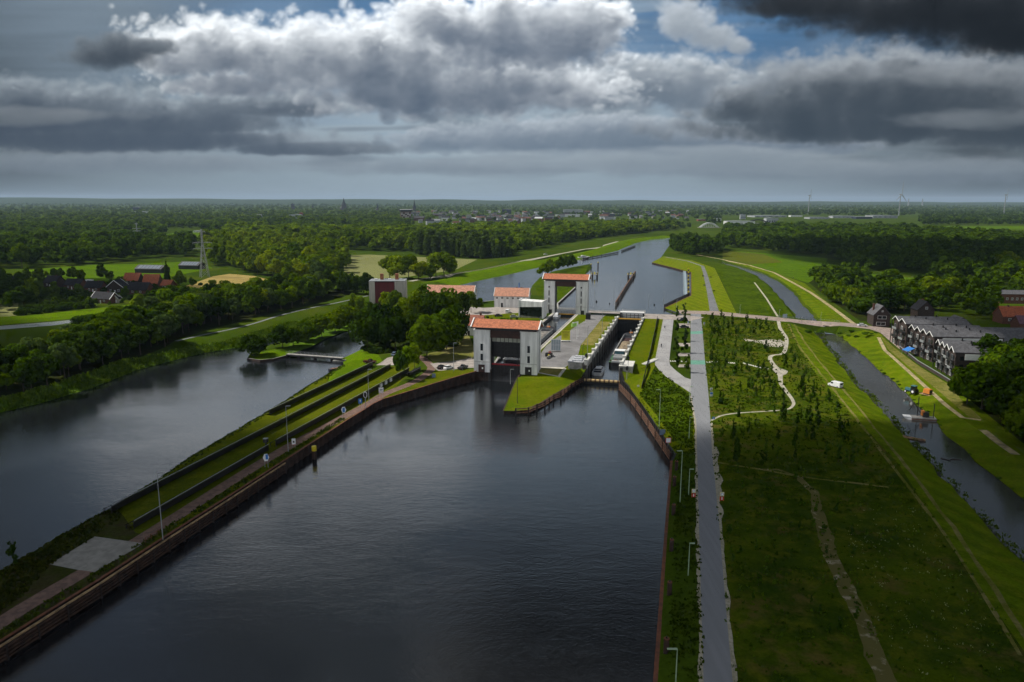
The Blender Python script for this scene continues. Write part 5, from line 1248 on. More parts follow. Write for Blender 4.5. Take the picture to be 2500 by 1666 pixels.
def sign(label, x, by, ty, w, h, face, mark=None, rz=0.0, posts=2, name='board_sign', z=None, diamond=False, mark2=None, frame=None):
    b = G(x, by) if z is None else W(x, by, z); H = (by - ty) / scale_at(b)
    t = thing(name, label, 'sign', b, rz)
    for s in ((-1, 1) if posts == 2 else (0,)):
        mb = MB(); mb.cyl((s * w * .3, .06, 0), (s * w * .3, .06, max(.3, H - h * .5)), .05, n=6); mb.build('post', M['galv'], t)
    mb = MB(); zc = H - h / 2
    if diamond:
        mb.loft([[(-w * .62, y, zc), (-w * .3, y, zc + h / 2), (w * .3, y, zc + h / 2), (w * .62, y, zc), (w * .3, y, zc - h / 2), (-w * .3, y, zc - h / 2)] for y in (0.0, -.06)])
    else: mb.box((0, -.03, zc), (w, .06, h))
    p = mb.build('panel', face, t)
    for q in (mark, mark2):
        if q:
            mm, dx, dz, mw, mh, shp = q; mb = MB()
            if shp == 'c': mb.cyl((dx, -.065, zc + dz), (dx, -.085, zc + dz), mw, n=16)
            elif shp == 'a': mb.loft([[(dx - mw / 2, y, zc + dz), (dx, y, zc + dz + mh / 2), (dx + mw / 2, y, zc + dz), (dx + mw * .2, y, zc + dz), (dx + mw * .2, y, zc + dz - mh / 2), (dx - mw * .2, y, zc + dz - mh / 2), (dx - mw * .2, y, zc + dz)] for y in (-.063, -.085)])
            else: mb.box((dx, -.075, zc + dz), (mw, .03, mh))
            mb.build('symbol', mm, p)
    return t
wb = M['signwhite']
sign('white board with blue arrow block beside the brick path, by the broken wall end', 651, 1143, 1107, 1.25, 1.9, wb, (M['signblue'], .2, .15, .6, 1.3, 'r'), .35, diamond=True)
sign('white six sided board with blue centre beside the upper brick path', 840, 1024, 993, 1.25, 1.9, wb, (M['signblue'], 0, 0, .7, 1.4, 'r'), .35, diamond=True)
sign('small blue sign beside the black signal on the peninsula', 880, 996, 973, 1.2, 1.6, M['signblue'], (wb, 0, .1, .5, .9, 'a'), .3)
sign('white board with black bar by the third solar row', 931, 972, 946, 1.6, 1.9, wb, (M['black'], 0, .15, 1.0, .3, 'r'), .2, mark2=(M['signred'], 0, -.6, 1.5, .14, 'r'))
sign('narrow red edged white sign beside the tall path lamp', 718, 1098, 1070, 1.0, 1.8, wb, (M['black'], 0, 0, .45, .5, 'r'), .3, mark2=(M['signred'], 0, -.8, .95, .14, 'r'))
sign('blue grey information board at the grass corner of the parking', 1059, 922, 912, 1.4, 1.8, M['bluegrey'] if 'bluegrey' in M else PA['bluegrey'], None, .1, 2)
sign('grey blue back of a board above the brown guide fence', 1617, 1062, 1048, 1.6, 1.7, PA['bluegrey'], None, 0, 1)
sign('red framed white board with black bar above the guide fence end', 1631, 1090, 1068, 1.5, 1.5, M['signred'], (wb, 0, 0, 1.2, 1.2, 'r'), 0, 1)
sign('white road sign with black square at the right verge', 1736, 955, 947, .9, .9, wb, (M['black'], 0, 0, .4, .4, 'r'), 0, 1)
sign('blue and white road sign below the black square sign', 1736.5, 968, 957, 1.0, 1.6, wb, (M['signblue'], 0, .35, .9, .7, 'r'), 0, 1)
sign('small blue sign where the narrow footpath leaves the road', 1742, 1025, 1018, .8, .7, M['signblue'], (wb, 0, 0, .3, .4, 'a'), 0, 1)
sign('red white and blue road sign right of the upper green crossing', 1719, 796, 787, .8, 1.5, wb, (M['signblue'], .1, .3, .5, .5, 'r'), 0, 1, mark2=(M['signred'], -.1, -.4, .4, .4, 'r'))
sign('small blue and white sign left of the road by the parked cars', 1680, 793, 785, .8, 1.3, wb, (M['signblue'], 0, .3, .7, .6, 'r'), 0, 1)
sign('pale blue information board beside the cross road by the stream', 1916, 778, 767, 2.4, 2.0, mat('pale_board', (0.33, 0.42, 0.50), 0.5, var=.1), None, 0, 2)
sign('small white notice on the dark rail at the lawn end', 1558, 946, 940, .8, .7, wb, None, 0, 2)
def zone(label, x, by, ty):
    b = G(x, by); t = thing('zone_sign', label, 'sign', b, 0, 'yellow framed zone signs at the main road'); H = (by - ty) / scale_at(b); w = .85
    for s in (-1, 1):
        mb = MB(); mb.box((s * w / 2, .04, H / 2), (.08, .08, H)); mb.build('post', M['ochre'], t)
    mb = MB(); mb.box((0, 0, H - .45), (w, .07, .9)); p = mb.build('panel', mat('sign_cream', (0.72, 0.70, 0.45), 0.5, var=.03), t)
    mb = MB(); mb.cyl((0, -.04, H - .45), (0, -.065, H - .45), .30, n=18); q = mb.build('ring', M['signblue'], p)
    mb = MB(); mb.cyl((0, -.066, H - .45), (0, -.075, H - .45), .22, n=18); mb.build('disc', wb, p)
    mb = MB(); mb.box((0, -.0, .62), (w, .06, .9)); p = mb.build('lower_panel', M['signred'], t)
    mb = MB(); mb.loft([[(-.2, y, .55), (0, y, .28), (.2, y, .55), (.09, y, .55), (.09, y, .98), (-.09, y, .98), (-.09, y, .55)] for y in (-.035, -.06)]); mb.build('arrow', wb, p)
zone('yellow framed sign with blue ring on the left verge of the road', 1693, 1216, 1193); zone('yellow framed sign with blue ring on the right verge of the road', 1762, 1224, 1201)
# big yellow text board on a trailer, white rack, works machine
g = G(1381, 835); t = thing('text_board', 'large yellow board with rows of dark lettering on a white trailer on the lock yard', 'billboard', g, -.05)
mb = MB(); mb.box((0, 0, 2.95), (3.9, .16, 4.4)); p = mb.build('panel', mat('board_yellow', (0.62, 0.60, 0.015), 0.5, var=.03), t)
ink = mat('board_ink', (0.28, 0.26, 0.01), 0.6, var=.02)
for i, (z, w) in enumerate(((4.75, 3.2), (4.35, 2.9), (3.75, 2.0), (3.45, 2.3), (3.15, 1.9), (2.85, 2.2), (2.35, 1.4), (1.95, 1.2))):
    mb = MB(); x = -w / 2; rr = random.Random(i)
    while x < w / 2:
        lw = rr.uniform(.12, .3); mb.box((x + lw / 2, -.09, z), (lw, .03, .17 if i > 1 else .24)); x += lw + rr.choice((.05, .05, .14))
    mb.build('text_line', ink, p)
mb = MB(); mb.box((0, .1, .55), (4.2, 1.8, .3)); mb.build('trailer', M['signwhite'], t)
for s in (-1, 1):
    mb = MB(); mb.cyl((s * 1.6, -.75, .33), (s * 1.6, -.5, .33), .33, n=12); mb.build('wheel', M['tyre'], t)
g = G(1357, 859); t = thing('panel_rack', 'white framed rack of pale blue panels standing on the lock yard', 'rack', g, -.05)
mb = MB()
for x in (-1.95, -1.0, 0, 1.0, 1.95): mb.box((x, 0, 2.9), (.14, .14, 4.9))
for z in (.5, 2.9, 5.3): mb.box((0, 0, z), (4.0, .14, .14))
mb.build('frame', M['signwhite'], t)
for i, x in enumerate((-1.47, -.5, .5, 1.47)):
    mb = MB(); mb.box((x, .06, 2.9), (.8, .06, 4.6)); mb.build('panel', mat('pale_panel', (0.36, 0.43, 0.48), 0.3, var=.1), t)
mb = MB(); mb.box((0, 0, .25), (3.6, 1.6, .3)); mb.build('base', M['conc'], t)
g = G(1340, 871); t = thing('works_generator', 'dark works generator with red top and yellow tank left of the panel rack', 'machine', g, -.2)
mb = MB(); mb.box((0, 0, .9), (3.0, 1.8, 1.4), taper=.9); mb.build('housing', M['dark'], t)
mb = MB(); mb.box((.4, 0, 1.9), (1.3, 1.1, .7), taper=.7); mb.build('top', mat('dull_red', (0.28, 0.07, 0.06), 0.6), t)
mb = MB(); mb.cyl((.1, -1.0, .3), (.1, -1.0, 1.1), .35, n=10); mb.build('tank', M['yellow'], t)
chain_wall('low_wall', 'low grey retaining wall at the left edge of the island yard', 'wall', [G(1335, 877) + Vector((0, 0, .9)), G(1343, 873) + Vector((0, 0, .9)), G(1352, 870) + Vector((0, 0, .6))], 4.0, 1, .3, M['conc'], M['conc'], .4, .05)
def flagpole(label, x, by, ty, fm):
    b = G(x, by); h = (by - ty) / scale_at(b); t = thing('flag_pole', label, 'flag pole', b, 0)
    mb = MB(); mb.cyl((0, 0, 0), (0, 0, h), .09, .05, n=8); mb.build('pole', M['signwhite'], t)
    mb = MB(); v = []; n = 8
    for i in range(n + 1):
        for j in range(2): v.append((-.1 - 2.6 * i / n, .25 * math.sin(i * .9), h - .2 - 1.7 * j - .35 * i / n))
    mb.add(v, [(2 * i, 2 * i + 1, 2 * i + 3, 2 * i + 2) for i in range(n)]); o = mb.build('flag', fm, t); s = o.modifiers.new('solid', 'SOLIDIFY'); s.thickness = .03
flagpole('left one of two white flag poles on the lock yard, light green flag', 1408, 828, 787, mat('flag_green', (0.36, 0.62, 0.14), 0.8, var=.1)); flagpole('right one of two white flag poles on the lock yard, white flag', 1411, 824, 784, mat('flag_white', (0.72, 0.74, 0.74), 0.8, var=.1))
t = thing('site_container', 'black upright cabinet at the upper end of the island lawn', 'cabinet', G(1436, 780), LROT)
mb = MB(); mb.box((0, 0, 1.6), (2.4, 2.0, 3.2)); mb.build('body', M['black'], t); mb = MB(); mb.box((0, 0, 3.27), (2.6, 2.2, .14)); mb.build('lid', M['dark'], t)
# ---- mooring piles
def pile(name, label, loc, r, h, mb_, mc, group=None, caph=1.1, knob=False):
    t = thing(name, label, 'pile', loc, 0, group)
    mb = MB(); mb.cyl((0, 0, -1.5), (0, 0, h), r, n=16); mb.build('shaft', mb_, t)
    mb = MB(); mb.cyl((0, 0, h), (0, 0, h + caph), r * 1.06, n=16); mb.build('cap', mc, t)
    if knob:
        mb = MB(); mb.cyl((0, 0, h + caph), (0, 0, h + caph + .3), .12, n=8); mb.build('knob', M['black'], t)
    return t
pile('mooring_pile', 'dark pile with bright yellow cap standing alone in the basin', W(768, 1121, 0), .62, 2.4, M['rustd'], M['yellow'], caph=1.3)
names = ['tall brown mooring post at the corner of guide fence and wall', 'brown mooring post second from the fence corner', 'brown mooring post third from the fence corner, left of the zone sign', 'brown mooring post left of the nearest green lamp', 'brown mooring post second from the bottom edge', 'brown mooring post nearest the bottom edge']
for nme, (x, by) in zip(names, ((1651, 1148), (1646, 1187), (1644, 1257), (1639, 1345), (1634, 1452), (1626, 1594))):
    pile('mooring_post', nme, G(x, by), .42, 2.3, M['rustd'], M['rust'], 'brown mooring posts along the rust capped wall', .12, True)
for i, y in enumerate((659, 668, 677, 687, 697, 707, 718)):
    pile('mooring_pile', ['farthest', 'second farthest', 'third farthest', 'middle', 'third nearest', 'second nearest', 'nearest'][i] + ' yellow capped pile of the row along the right pontoon', W(1680.5, y + 7, 6), .5, 3.0, M['rustd'], M['yellow'], 'yellow capped piles along the upper canal pontoon', 1.0)
a, b = W(1671, 664, 6), W(1673, 722, 6); c0 = (a + b) / 2
t = thing('floating_pontoon', 'long grey floating pontoon beside the yellow capped piles', 'pontoon', c0)
mb = MB(); mb.bar(a - c0 + Vector((0, 0, .3)), b - c0 + Vector((0, 0, .3)), 2.6, .8); mb.build('deck', mat('pontoon_deck', (0.27, 0.34, 0.38), 0.6, var=.15), t)
mb = MB(); off = Vector((-1.2, 0, .9)); mb.bar(a - c0 + off, b - c0 + off, .1); mb.bar(a - c0 + off + Vector((0, 0, .5)), b - c0 + off + Vector((0, 0, .5)), .1); mb.build('railing', M['galv'], t)
guide_fence('dark timber fence slanting from the road head to the right pontoon', wp([(1622, 753, 6), (1652, 738, 6), (1684, 723, 6)]), (.6, 1.3, 2.0), 2.4, 3.0, M['woodd'], M['woodd'], None, .3, .5, zb=-6)
guide_fence('brown timber guide pier running out between the two upper approaches', wp([(1503, 748, 6), (1528, 706, 6), (1551, 670, 6)]), (.5, 1.2, 1.9, 2.5), 2.7, 6.5, M['wood'], M['conc'], None, .7, .95, zb=-6)
def dolphin(label, x, y):
    b = W(x, y, 6); t = thing('mooring_platform', label, 'mooring platform', b)
    for dx, dy in ((-2, -2), (2, -2), (-2, 2.5), (2, 2.5)):
        mb = MB(); mb.cyl((dx, dy, -4), (dx, dy, 3.6), .45, n=12); mb.build('pile', M['rustd'], t)
    mb = MB(); mb.box((0, .2, 2.6), (5.2, 5.6, .35)); mb.build('deck', M['conc'], t)
    mb = MB()
    for s in (-1, 1):
        for z in (3.3, 3.8): mb.bar((s * 2.5, -2.5, z), (s * 2.5, 3, z), .09)
        for yy in (-2.5, .2, 3): mb.bar((s * 2.5, yy, 2.7), (s * 2.5, yy, 3.8), .09)
    for z in (3.3, 3.8): mb.bar((-2.5, 3, z), (2.5, 3, z), .09)
    mb.build('railing', M['yellow'], t)
    mb = MB(); mb.cyl((0, 0, 2.8), (0, 0, 4.6), .5, n=12); mb.build('bollard', M['yellow'], t)
    mb = MB(); mb.cyl((-2, -2.9, -3), (-2, -2.9, 5.5), .3, n=10); mb.build('ladder_post', M['black'], t)
    return t
dolphin('mooring platform with yellow railings at the end of the brown guide pier', 1540, 679); dolphin('mooring platform with yellow railings at the tip of the tree covered spit', 1452, 678)
for i, (x, y, h) in enumerate(((1443, 655, 3.5), (1460, 653, 4.5))):
    pile('mooring_pile', ['black pile with yellow cap left behind the left mooring platform', 'taller black pile with yellow cap right behind the left mooring platform'][i], W(x, y, 6), .55, h, M['rustd'], M['yellow'], None, .8)
def jetty(label, a, b):
    c0 = (a + b) / 2; t = thing('jetty', label, 'jetty', c0)
    mb = MB(); mb.bar(a - c0 + Vector((0, 0, 1.0)), b - c0 + Vector((0, 0, 1.0)), 1.6, .9); mb.build('deck', M['woodd'], t)
    n = 8
    for i in range(n + 1):
        p = (a - c0).lerp(b - c0, i / n); mb = MB(); mb.cyl(p + Vector((0, -1.1, -3)), p + Vector((0, -1.1, 2.6)), .3, n=8); mb.build('pile', M['woodd'], t)
jetty('long dark jetty along the left bank of the upper canal', W(1424, 634, 6), W(1508, 619, 6)); jetty('short dark jetty farther up the canal beyond the long one', W(1518, 615, 6), W(1550, 603, 6))
# ---- footbridge
a, b = W(702, 865, 1.4), W(838, 874, 1.6); c0 = (a + b) / 2; d = b - a; t = thing('footbridge', 'low grey footbridge across the side channel from the treed spit', 'bridge', c0, math.atan2(d.y, d.x)); l = d.length
mb = MB(); mb.box((0, 0, 0), (l, 2.2, .3)); mb.build('deck', M['conc'], t); mb = MB()
for s in (-1, 1): mb.box((0, s * 1.0, -.3), (l, .25, .5))
mb.build('girder', M['dark'], t); mb = MB()
for s in (-1, 1):
    for i in range(15): mb.box((-l / 2 + i * l / 14, s * 1.1, .65), (.07, .07, 1.1))
    for z in (.7, 1.2): mb.box((0, s * 1.1, z), (l, .07, .07))
mb.build('railing', M['galv'], t)
for i in range(3):
    mb = MB(); mb.box((-l * .3 + i * l * .3, 0, -1.0), (.5, 1.8, 1.8)); mb.build('pier', M['woodd'], t)
mb = MB(); mb.box((0, 0, .25), (5.5, 2.6, .5)); o = mb.build('landing_stage', M['conc']); o.location = W(829, 882, 0); tag(o, 'small pale landing stage at the right end of the footbridge', 'landing stage')
# ---- stream bridge (culvert) with parapets
a, b = W(2012, 802, 4.4), W(2036, 804, 4.4); c0 = (a + b) / 2
t = thing('culvert', 'dark rectangular culvert mouth where the stream passes under the cross road', 'culvert', Vector((c0.x, c0.y - 2, 2.5)), math.atan2((b - a).y, (b - a).x) - .05)
mb = MB(); mb.box((0, 1.2, 1.1), (5.2, 3, 2.4)); mb.build('opening', M['black'], t)
for s in (-1, 1):
    mb = MB(); mb.box((s * 3.2, .4, 1.5), (1.0, 3.2, 3.6)); mb.build('wing_wall', M['conc'], t)
mb = MB(); mb.box((0, .2, 3.0), (7.6, 1.2, 1.2)); mb.build('lintel', M['brickd'], t)
fence_line('bridge_railing', 'thin railing on the upper side of the cross road over the stream', 'railing', [G(x, y) for x, y in ((1900, 775), (1950, 780.5), (2000, 784.5), (2050, 788))], 1.1, M['galv'])
fence_line('bridge_railing', 'thin railing on the near side of the cross road over the culvert', 'railing', [G(x, y) for x, y in ((1960, 788), (2005, 792), (2050, 796), (2085, 799))], 1.1, M['galv'])
fence_line('cycle_rack', 'rusty brown tubular railing beside the concrete slab', 'railing', [G(x, y) for x, y in ((356, 1326), (370, 1318), (384, 1310), (398, 1302))], 1.2, M['rust'], 1.0)
# ---- solar panel rows
def solar(label, p0, p1, h0=.7, h1=2.0, dep=2.4, seg=7.0, boxes=0):
    c0 = (p0 + p1) / 2; d = p1 - p0; d.z = 0; l = d.length; t = thing('solar_panel_row', label, 'solar panels', c0, math.atan2(d.y, d.x), 'solar panel rows on the peninsula')
    n = max(2, round(l / seg)); s = l / n
    for i in range(n):                      # local +y points away from the viewer: panels slope down to +y
        x0, x1 = -l / 2 + i * s + .04, -l / 2 + (i + 1) * s - .04; mb = MB()
        mb.add([(x0, 0, h1), (x1, 0, h1), (x1, dep, h0), (x0, dep, h0), (x0, -.03, h1 - .1), (x1, -.03, h1 - .1), (x1, dep - .03, h0 - .1), (x0, dep - .03, h0 - .1)], [(0, 1, 2, 3), (7, 6, 5, 4), (0, 4, 5, 1), (1, 5, 6, 2), (2, 6, 7, 3), (3, 7, 4, 0)])
        mb.build('panel', M['solar'], t)
    for i in range(n + 1):
        x = -l / 2 + i * s * .995 + .1; mb = MB(); mb.bar((x, .3, -.3), (x, .3, h1 - .2), .14); mb.bar((x, dep - .4, -.3), (x, dep - .4, h0), .14); mb.bar((x, .3, .9), (x, dep - .4, h0 + .1), .1); mb.build('stand', M['dark'], t)
    mb = MB(); mb.box((0, .25, .95), (l, .08, 1.3)); mb.build('back_sheet', M['black'], t)
    for i in range(boxes):
        mb = MB(); mb.box((l * .22 + i * 4.2, .1, 1.0), (1.5, .5, 1.2)); mb.build('inverter_box', M['signwhite'], t)
    mb = MB(); mb.bar((-l / 2, -.02, h1 + .02), (l / 2, -.02, h1 + .02), .1); mb.build('top_rail', M['galv'], t)
solar('shortest upper solar panel row nearest the left basin, ending at the dark truck', G(660, 1015), G(912, 894))
solar('longest solar panel row in the middle of the peninsula', G(276, 1258), G(955, 897), dep=2.8)
solar('lower left solar panel row ending before the black post', G(330, 1294), G(658, 1101), dep=2.6)
solar('solar panel row beside the brick path with white inverter boxes', G(676, 1093), G(1000, 907), boxes=3)
solar('very short low solar panel row by the curving brick path', G(1001, 920), G(1028, 904), h1=1.3, seg=3)
t = thing('camera_post', 'short black post with a cap between the solar panel rows', 'post', G(650, 1097))
mb = MB(); mb.cyl((0, 0, 0), (0, 0, 2.0), .22, n=10); mb.build('post', M['black'], t); mb = MB(); mb.box((0, 0, 2.5), (1.2, 1.0, 1.0), taper=.9); mb.build('head', M['black'], t); mb = MB(); mb.box((0, 0, 3.04), (1.2, 1.0, .1)); mb.build('lid', M['galv'], t)
# ---- stepping stones
ss = [(1727 + 6.2 * i, 885.3 - .3 * i) for i in range(5)] + [(1779 + 5.2 * i, 886.5 + .3 * i) for i in range(4)] + [(1817 + 5.6 * i, 888 + 1.5 * i) for i in range(8)] + [(1866 + 4 * i, 898 + 1.3 * i) for i in range(3)] + [(1637 + 5.5 * i, 882.5) for i in range(3)] + [(1664, 883), (1675, 883.5)]
mb = MB(); mb.box((0, 0, .06), (.5, 2.0, .16)); st = mb.build('stepping_stone', M['concw'])
for i, (x, y) in enumerate(ss):
    o = st if i == 0 else st.copy()
    if i: COL.objects.link(o)
    o.location = G(x, y); tag(o, 'pale concrete slab in the dashed row crossing the grass at the green crossing', 'slab', 'stepping slabs in the dashed row')
# ---- bench rows on the dike, small furniture
for i, (x, y, lb) in enumerate(((1716, 676, 'bench left of the cycle road, nearest the upper canal'), (1735, 679, 'bench right of the cycle road, opposite the other'), (1720, 699, 'bench left of the cycle road, nearer the cross road'), (1743, 713, 'bench right of the cycle road, nearest the cross road'))):
    t = thing('bench', 'small dark ' + lb, 'bench', G(x, y), .1, 'benches on the mown verge')
    mb = MB(); mb.box((0, 0, .48), (1.8, .5, .1)); mb.build('seat', M['woodd'], t); mb = MB(); mb.box((0, .26, .85), (1.8, .08, .5)); mb.build('backrest', M['woodd'], t)
    for s in (-.7, .7):
        mb = MB(); mb.box((s, 0, .22), (.12, .45, .44)); mb.build('leg', M['dark'], t)
# ---- people and two-wheelers
def skin_body(name, joints, edges, rad, m, parent=None):
    me = bpy.data.meshes.new(name); me.from_pydata(joints, edges, []); me.update(); o = link(name, me, m, parent)
    mo = o.modifiers.new('skin', 'SKIN'); 
    for v, r in zip(me.skin_vertices[0].data, rad): v.radius = (r, r)
    me.skin_vertices[0].data[0].use_root = True
    o.modifiers.new('sub', 'SUBSURF').levels = 1; return o
def person(label, loc, rz, shirt, sit=False, parent=None):
    t = thing('person', label, 'person', loc, rz)
    if sit: J = [(0, 0, .95), (.22, 0, 1.38), (.28, 0, 1.5), (.32, 0, 1.66), (.25, .18, 1.36), (.42, .2, 1.15), (.6, .2, 1.02), (.25, -.18, 1.36), (.42, -.2, 1.15), (.6, -.2, 1.02), (.02, .1, .92), (.38, .1, .75), (.2, .1, .3), (.02, -.1, .92), (.34, -.1, .62), (.1, -.1, .22)]
    else: J = [(0, 0, .95), (0, 0, 1.38), (0, 0, 1.5), (.02, 0, 1.65), (0, .19, 1.36), (.02, .25, 1.1), (.1, .26, .86), (0, -.19, 1.36), (-.03, -.25, 1.1), (-.1, -.26, .86), (0, .1, .9), (.1, .1, .5), (.08, .1, .06), (0, -.1, .9), (-.05, -.1, .5), (-.2, -.1, .08)]
    E_ = [(0, 1), (1, 2), (2, 3), (1, 4), (4, 5), (5, 6), (1, 7), (7, 8), (8, 9), (0, 10), (10, 11), (11, 12), (0, 13), (13, 14), (14, 15)]
    skin_body('body', J, E_, [.15, .17, .06, .11, .07, .05, .04, .07, .05, .04, .09, .07, .05, .09, .07, .05], shirt, t)
    mb = MB(); h = Vector(J[3]); mb.loft([[(h.x + .1 * k * math.cos(a), h.y + .1 * k * math.sin(a), h.z + z) for a in (2 * math.pi * i / 8 for i in range(8))] for z, k in ((-.1, .5), (-.04, .95), (.04, 1), (.1, .6))]); mb.build('head', M['skin'], t)
    return t
def bicycle(label, loc, rz):
    t = thing('bicycle', label, 'bicycle', loc, rz)
    for x in (-.52, .52):
        mb = MB(); mb.cyl((x, -.02, .34), (x, .02, .34), .34, n=16); mb.build('wheel', M['tyre'], t)
    mb = MB(); mb.bar((-.52, 0, .34), (-.15, 0, .85), .05); mb.bar((-.15, 0, .85), (.4, 0, .85), .05); mb.bar((.52, 0, .34), (.38, 0, 1.0), .05); mb.bar((-.05, 0, .4), (.4, 0, .85), .05); mb.build('frame', M['dark'], t)
    mb = MB(); mb.bar((.38, -.3, 1.02), (.38, .3, 1.02), .04); mb.build('handlebar', M['dark'], t)
    mb = MB(); mb.box((-.18, 0, .93), (.28, .16, .08)); mb.build('saddle', M['black'], t)
for lb, x, y, r_ in (('upper ramp', 1623, 803, 258), ('middle of the ramp', 1614.5, 848, 255), ('top of the ramp by the road head', 1641, 768, 240)):
    bicycle('dark bicycle ridden on the grey ramp, ' + lb, G(x, y), R(r_)); person('cyclist in dark clothes on the grey ramp, ' + lb, G(x, y), R(r_), M['navy'], True)
person('walker in dark clothes on the pale path beyond the right stream', G(1937, 680.5), R(120), M['navy']); person('far walker in dark clothes at the start of the pale field path', G(1806, 640), R(110), M['black'])
for i in range(3):
    bicycle(['grey bicycle parked left of the near lift tower, leftmost', 'grey bicycle parked left of the near lift tower, middle', 'grey bicycle parked left of the near lift tower, rightmost'][i], G(1143 + 6 * i, 876), R(70))
# ================================================================ HOUSES, TOWN, FAR STRUCTURES
# --- row houses by the right stream: sawtooth gables along the front, ridges running back
def row_house(label, a, b, n, depth, h, gh):
    gh *= .8
    d = b - a; d.z = 0; l = d.length; rz = math.atan2(d.y, d.x)          # local +x along the front, local +y = back (to the right)
    t = thing('row_house', label, 'row house', Vector((a.x, a.y, 5)), rz)
    mb = MB(); w = l / n
    prof = [(0, 0), (l, 0), (l, h)]
    for i in range(n - 1, -1, -1): prof += [((i + .42) * w, h + gh), (i * w, h)]
    # walls from the profile: front, back, sides
    mb.extr(prof, 0, depth); mb.build('wall', M['brickd'], t)
    for i in range(n):
        x0, x1, xm = i * w, (i + 1) * w, (i + .42) * w; mb = MB()
        mb.extr([(x0 - .02, h + .06), (xm, h + gh + .06), (x1 + .02, h + .06), (x1 + .02, h + .3), (xm, h + gh + .32), (x0 - .02, h + .3)], -.7, depth + .4)
        r = mb.build('roof', M['tile_grey'], t)
        mb = MB(); mb.bar((x0, -.75, h + .2), (xm, -.75, h + gh + .25), .16, .22); mb.bar((xm, -.75, h + gh + .25), (x1, -.75, h + .2), .16, .22); mb.build('verge_board', M['white2'], r)
        for k in range(2):
            yy = depth * (.3 + .35 * k) + (i % 2) * 1.5; mb = MB(); mb.cyl((xm + .3, yy, h + gh * .6), (xm + .3, yy, h + gh + 1.0), .28, n=8); mb.build('vent', M['black'], r)
    for i in range(n):
        for f in range(3):
            z = 1.5 + f * (h - .6) / 3
            m = MB(); m.box(((i + .3) * w, 0, z), (1.5, .12, 1.9)); o = m.build('window', M['glass'], t)
            m = MB()
            for dx, dz, fw, fh in ((-.75, 0, .12, 2.0), (.75, 0, .12, 2.0), (0, 1.0, 1.6, .12), (0, -1.0, 1.6, .12), (0, 0, .1, 1.9)): m.box(((i + .3) * w + dx, -.08, z + dz), (fw, .1, fh))
            m.build('frame', M['galv'] if (i + f) % 3 else M['white2'], o)
            if f:
                m = MB(); m.box(((i + .62) * w, -.75, z - 1.15), (w * .62, 1.5, .16)); bl = m.build('balcony', M['dark'], t)
                m = MB(); m.box(((i + .62) * w, -1.46, z - .55), (w * .62, .05, 1.0)); m.build('balustrade', M['dark'] if (i + f) % 2 else M['galv'], bl)
            m = MB(); m.box(((i + .68) * w, 0, z), (1.2, .12, 1.7)); m.build('window', M['glass'], t)
        m = MB(); m.box((i * w + .15, -.9, h / 2), (.28, .28, h)); m.build('column', M['dark'], t)
    # side facing the viewer
    for k in range(5):
        for f in range(3):
            m = MB(); m.box((l, 2.2 + k * (depth - 3) / 4.4, 1.6 + f * (h - .6) / 3), (.12, 1.3, 1.5)); o = m.build('window', M['glass'], t)
    m = MB(); m.box((l + .05, depth * .55, h - 1.4), (.2, depth * .86, 2.2)); m.build('pale_band', M['white2'], t)
    return t
row_house('farthest dark brick row house block with two zigzag gables and grey roof', W(2177, 838, 5), W(2209, 853, 5), 2, 26, 11.2, 2.2)
row_house('middle dark brick row house block with blue awning and four zigzag gables', W(2217, 859, 5), W(2275, 885, 5), 4, 27, 10.4, 2.2)
row_house('nearest dark brick row house block with four zigzag gables, right by the trees', W(2283, 897, 5), W(2327, 924, 5), 4, 26, 9.6, 2.2)
p = G(2231, 868); t = thing('awning', 'blue awning on the garden side of the middle row house block', 'awning', p + Vector((-2.6, 0, 2.2)), R(-78))
mb = MB(); mb.add([(-2, -1.5, 0), (2, -1.5, 0), (2, 1.5, 1.2), (-2, 1.5, 1.2), (-2, -1.5, -.1), (2, -1.5, -.1), (2, 1.5, 1.1), (-2, 1.5, 1.1)], [(0, 1, 2, 3), (7, 6, 5, 4), (0, 4, 5, 1), (1, 5, 6, 2), (2, 6, 7, 3), (3, 7, 4, 0)]); mb.build('canopy', M['signblue'], t)
mb = MB()
for x in (-1.9, 1.9): mb.bar((x, -1.4, -2.1), (x, -1.4, 0), .08)
mb.build('post', M['galv'], t)
chain_wall('garden_wall', 'long dark garden wall between row houses and the mown dike', 'wall', [Vector((p.x, p.y, 6.2)) for p in (W(2196, 852, 5), W(2240, 888, 5), W(2290, 918, 5), W(2330, 943, 5))], 4.2, 1, .4, M['brickd'], M['galv'], .5, .08)
gable('brick_house', 'long dark brick terrace with wide grey roof and white windows at the right edge', 'house', W(2455, 868, 5) + Vector((3, 6, 0)), R(-4), 44, 11, 6.4, 4.4, M['brickd'], M['tile_grey'], 'x', .5, [(-19 + i * 3.4, 4.4, 1.3, 1.7, 'f') for i in range(12)] + [(-19 + i * 3.4, 1.6, 1.6, 1.8, 'f') for i in range(12)], verge=M['white2'])
gable('brick_house', 'tall narrow dark brick house with white windows facing the cross road', 'house', G(2155, 799) + Vector((0, 5, 0)), R(-8), 8.2, 9.5, 6.2, 4.6, M['brickd'], M['tile_grey'], 'y', .4, [(0, 5.0, 4.2, 1.6, 'f'), (-.3, 1.7, 4.4, 1.7, 'f'), (0, 8.2, .7, .7, 'f')], chim=[(-2.6, 1, .6)], verge=None)
gable('garage_house', 'small pale house with grey roof and dark garage door behind the row houses', 'house', W(2348, 812, 5) + Vector((0, 4, 0)), R(-6), 9, 9, 4.2, 3.2, M['conc'], M['tile_grey'], 'y', .4, [], [(0.6, 3.0, 2.8, 'f', M['dark'])])
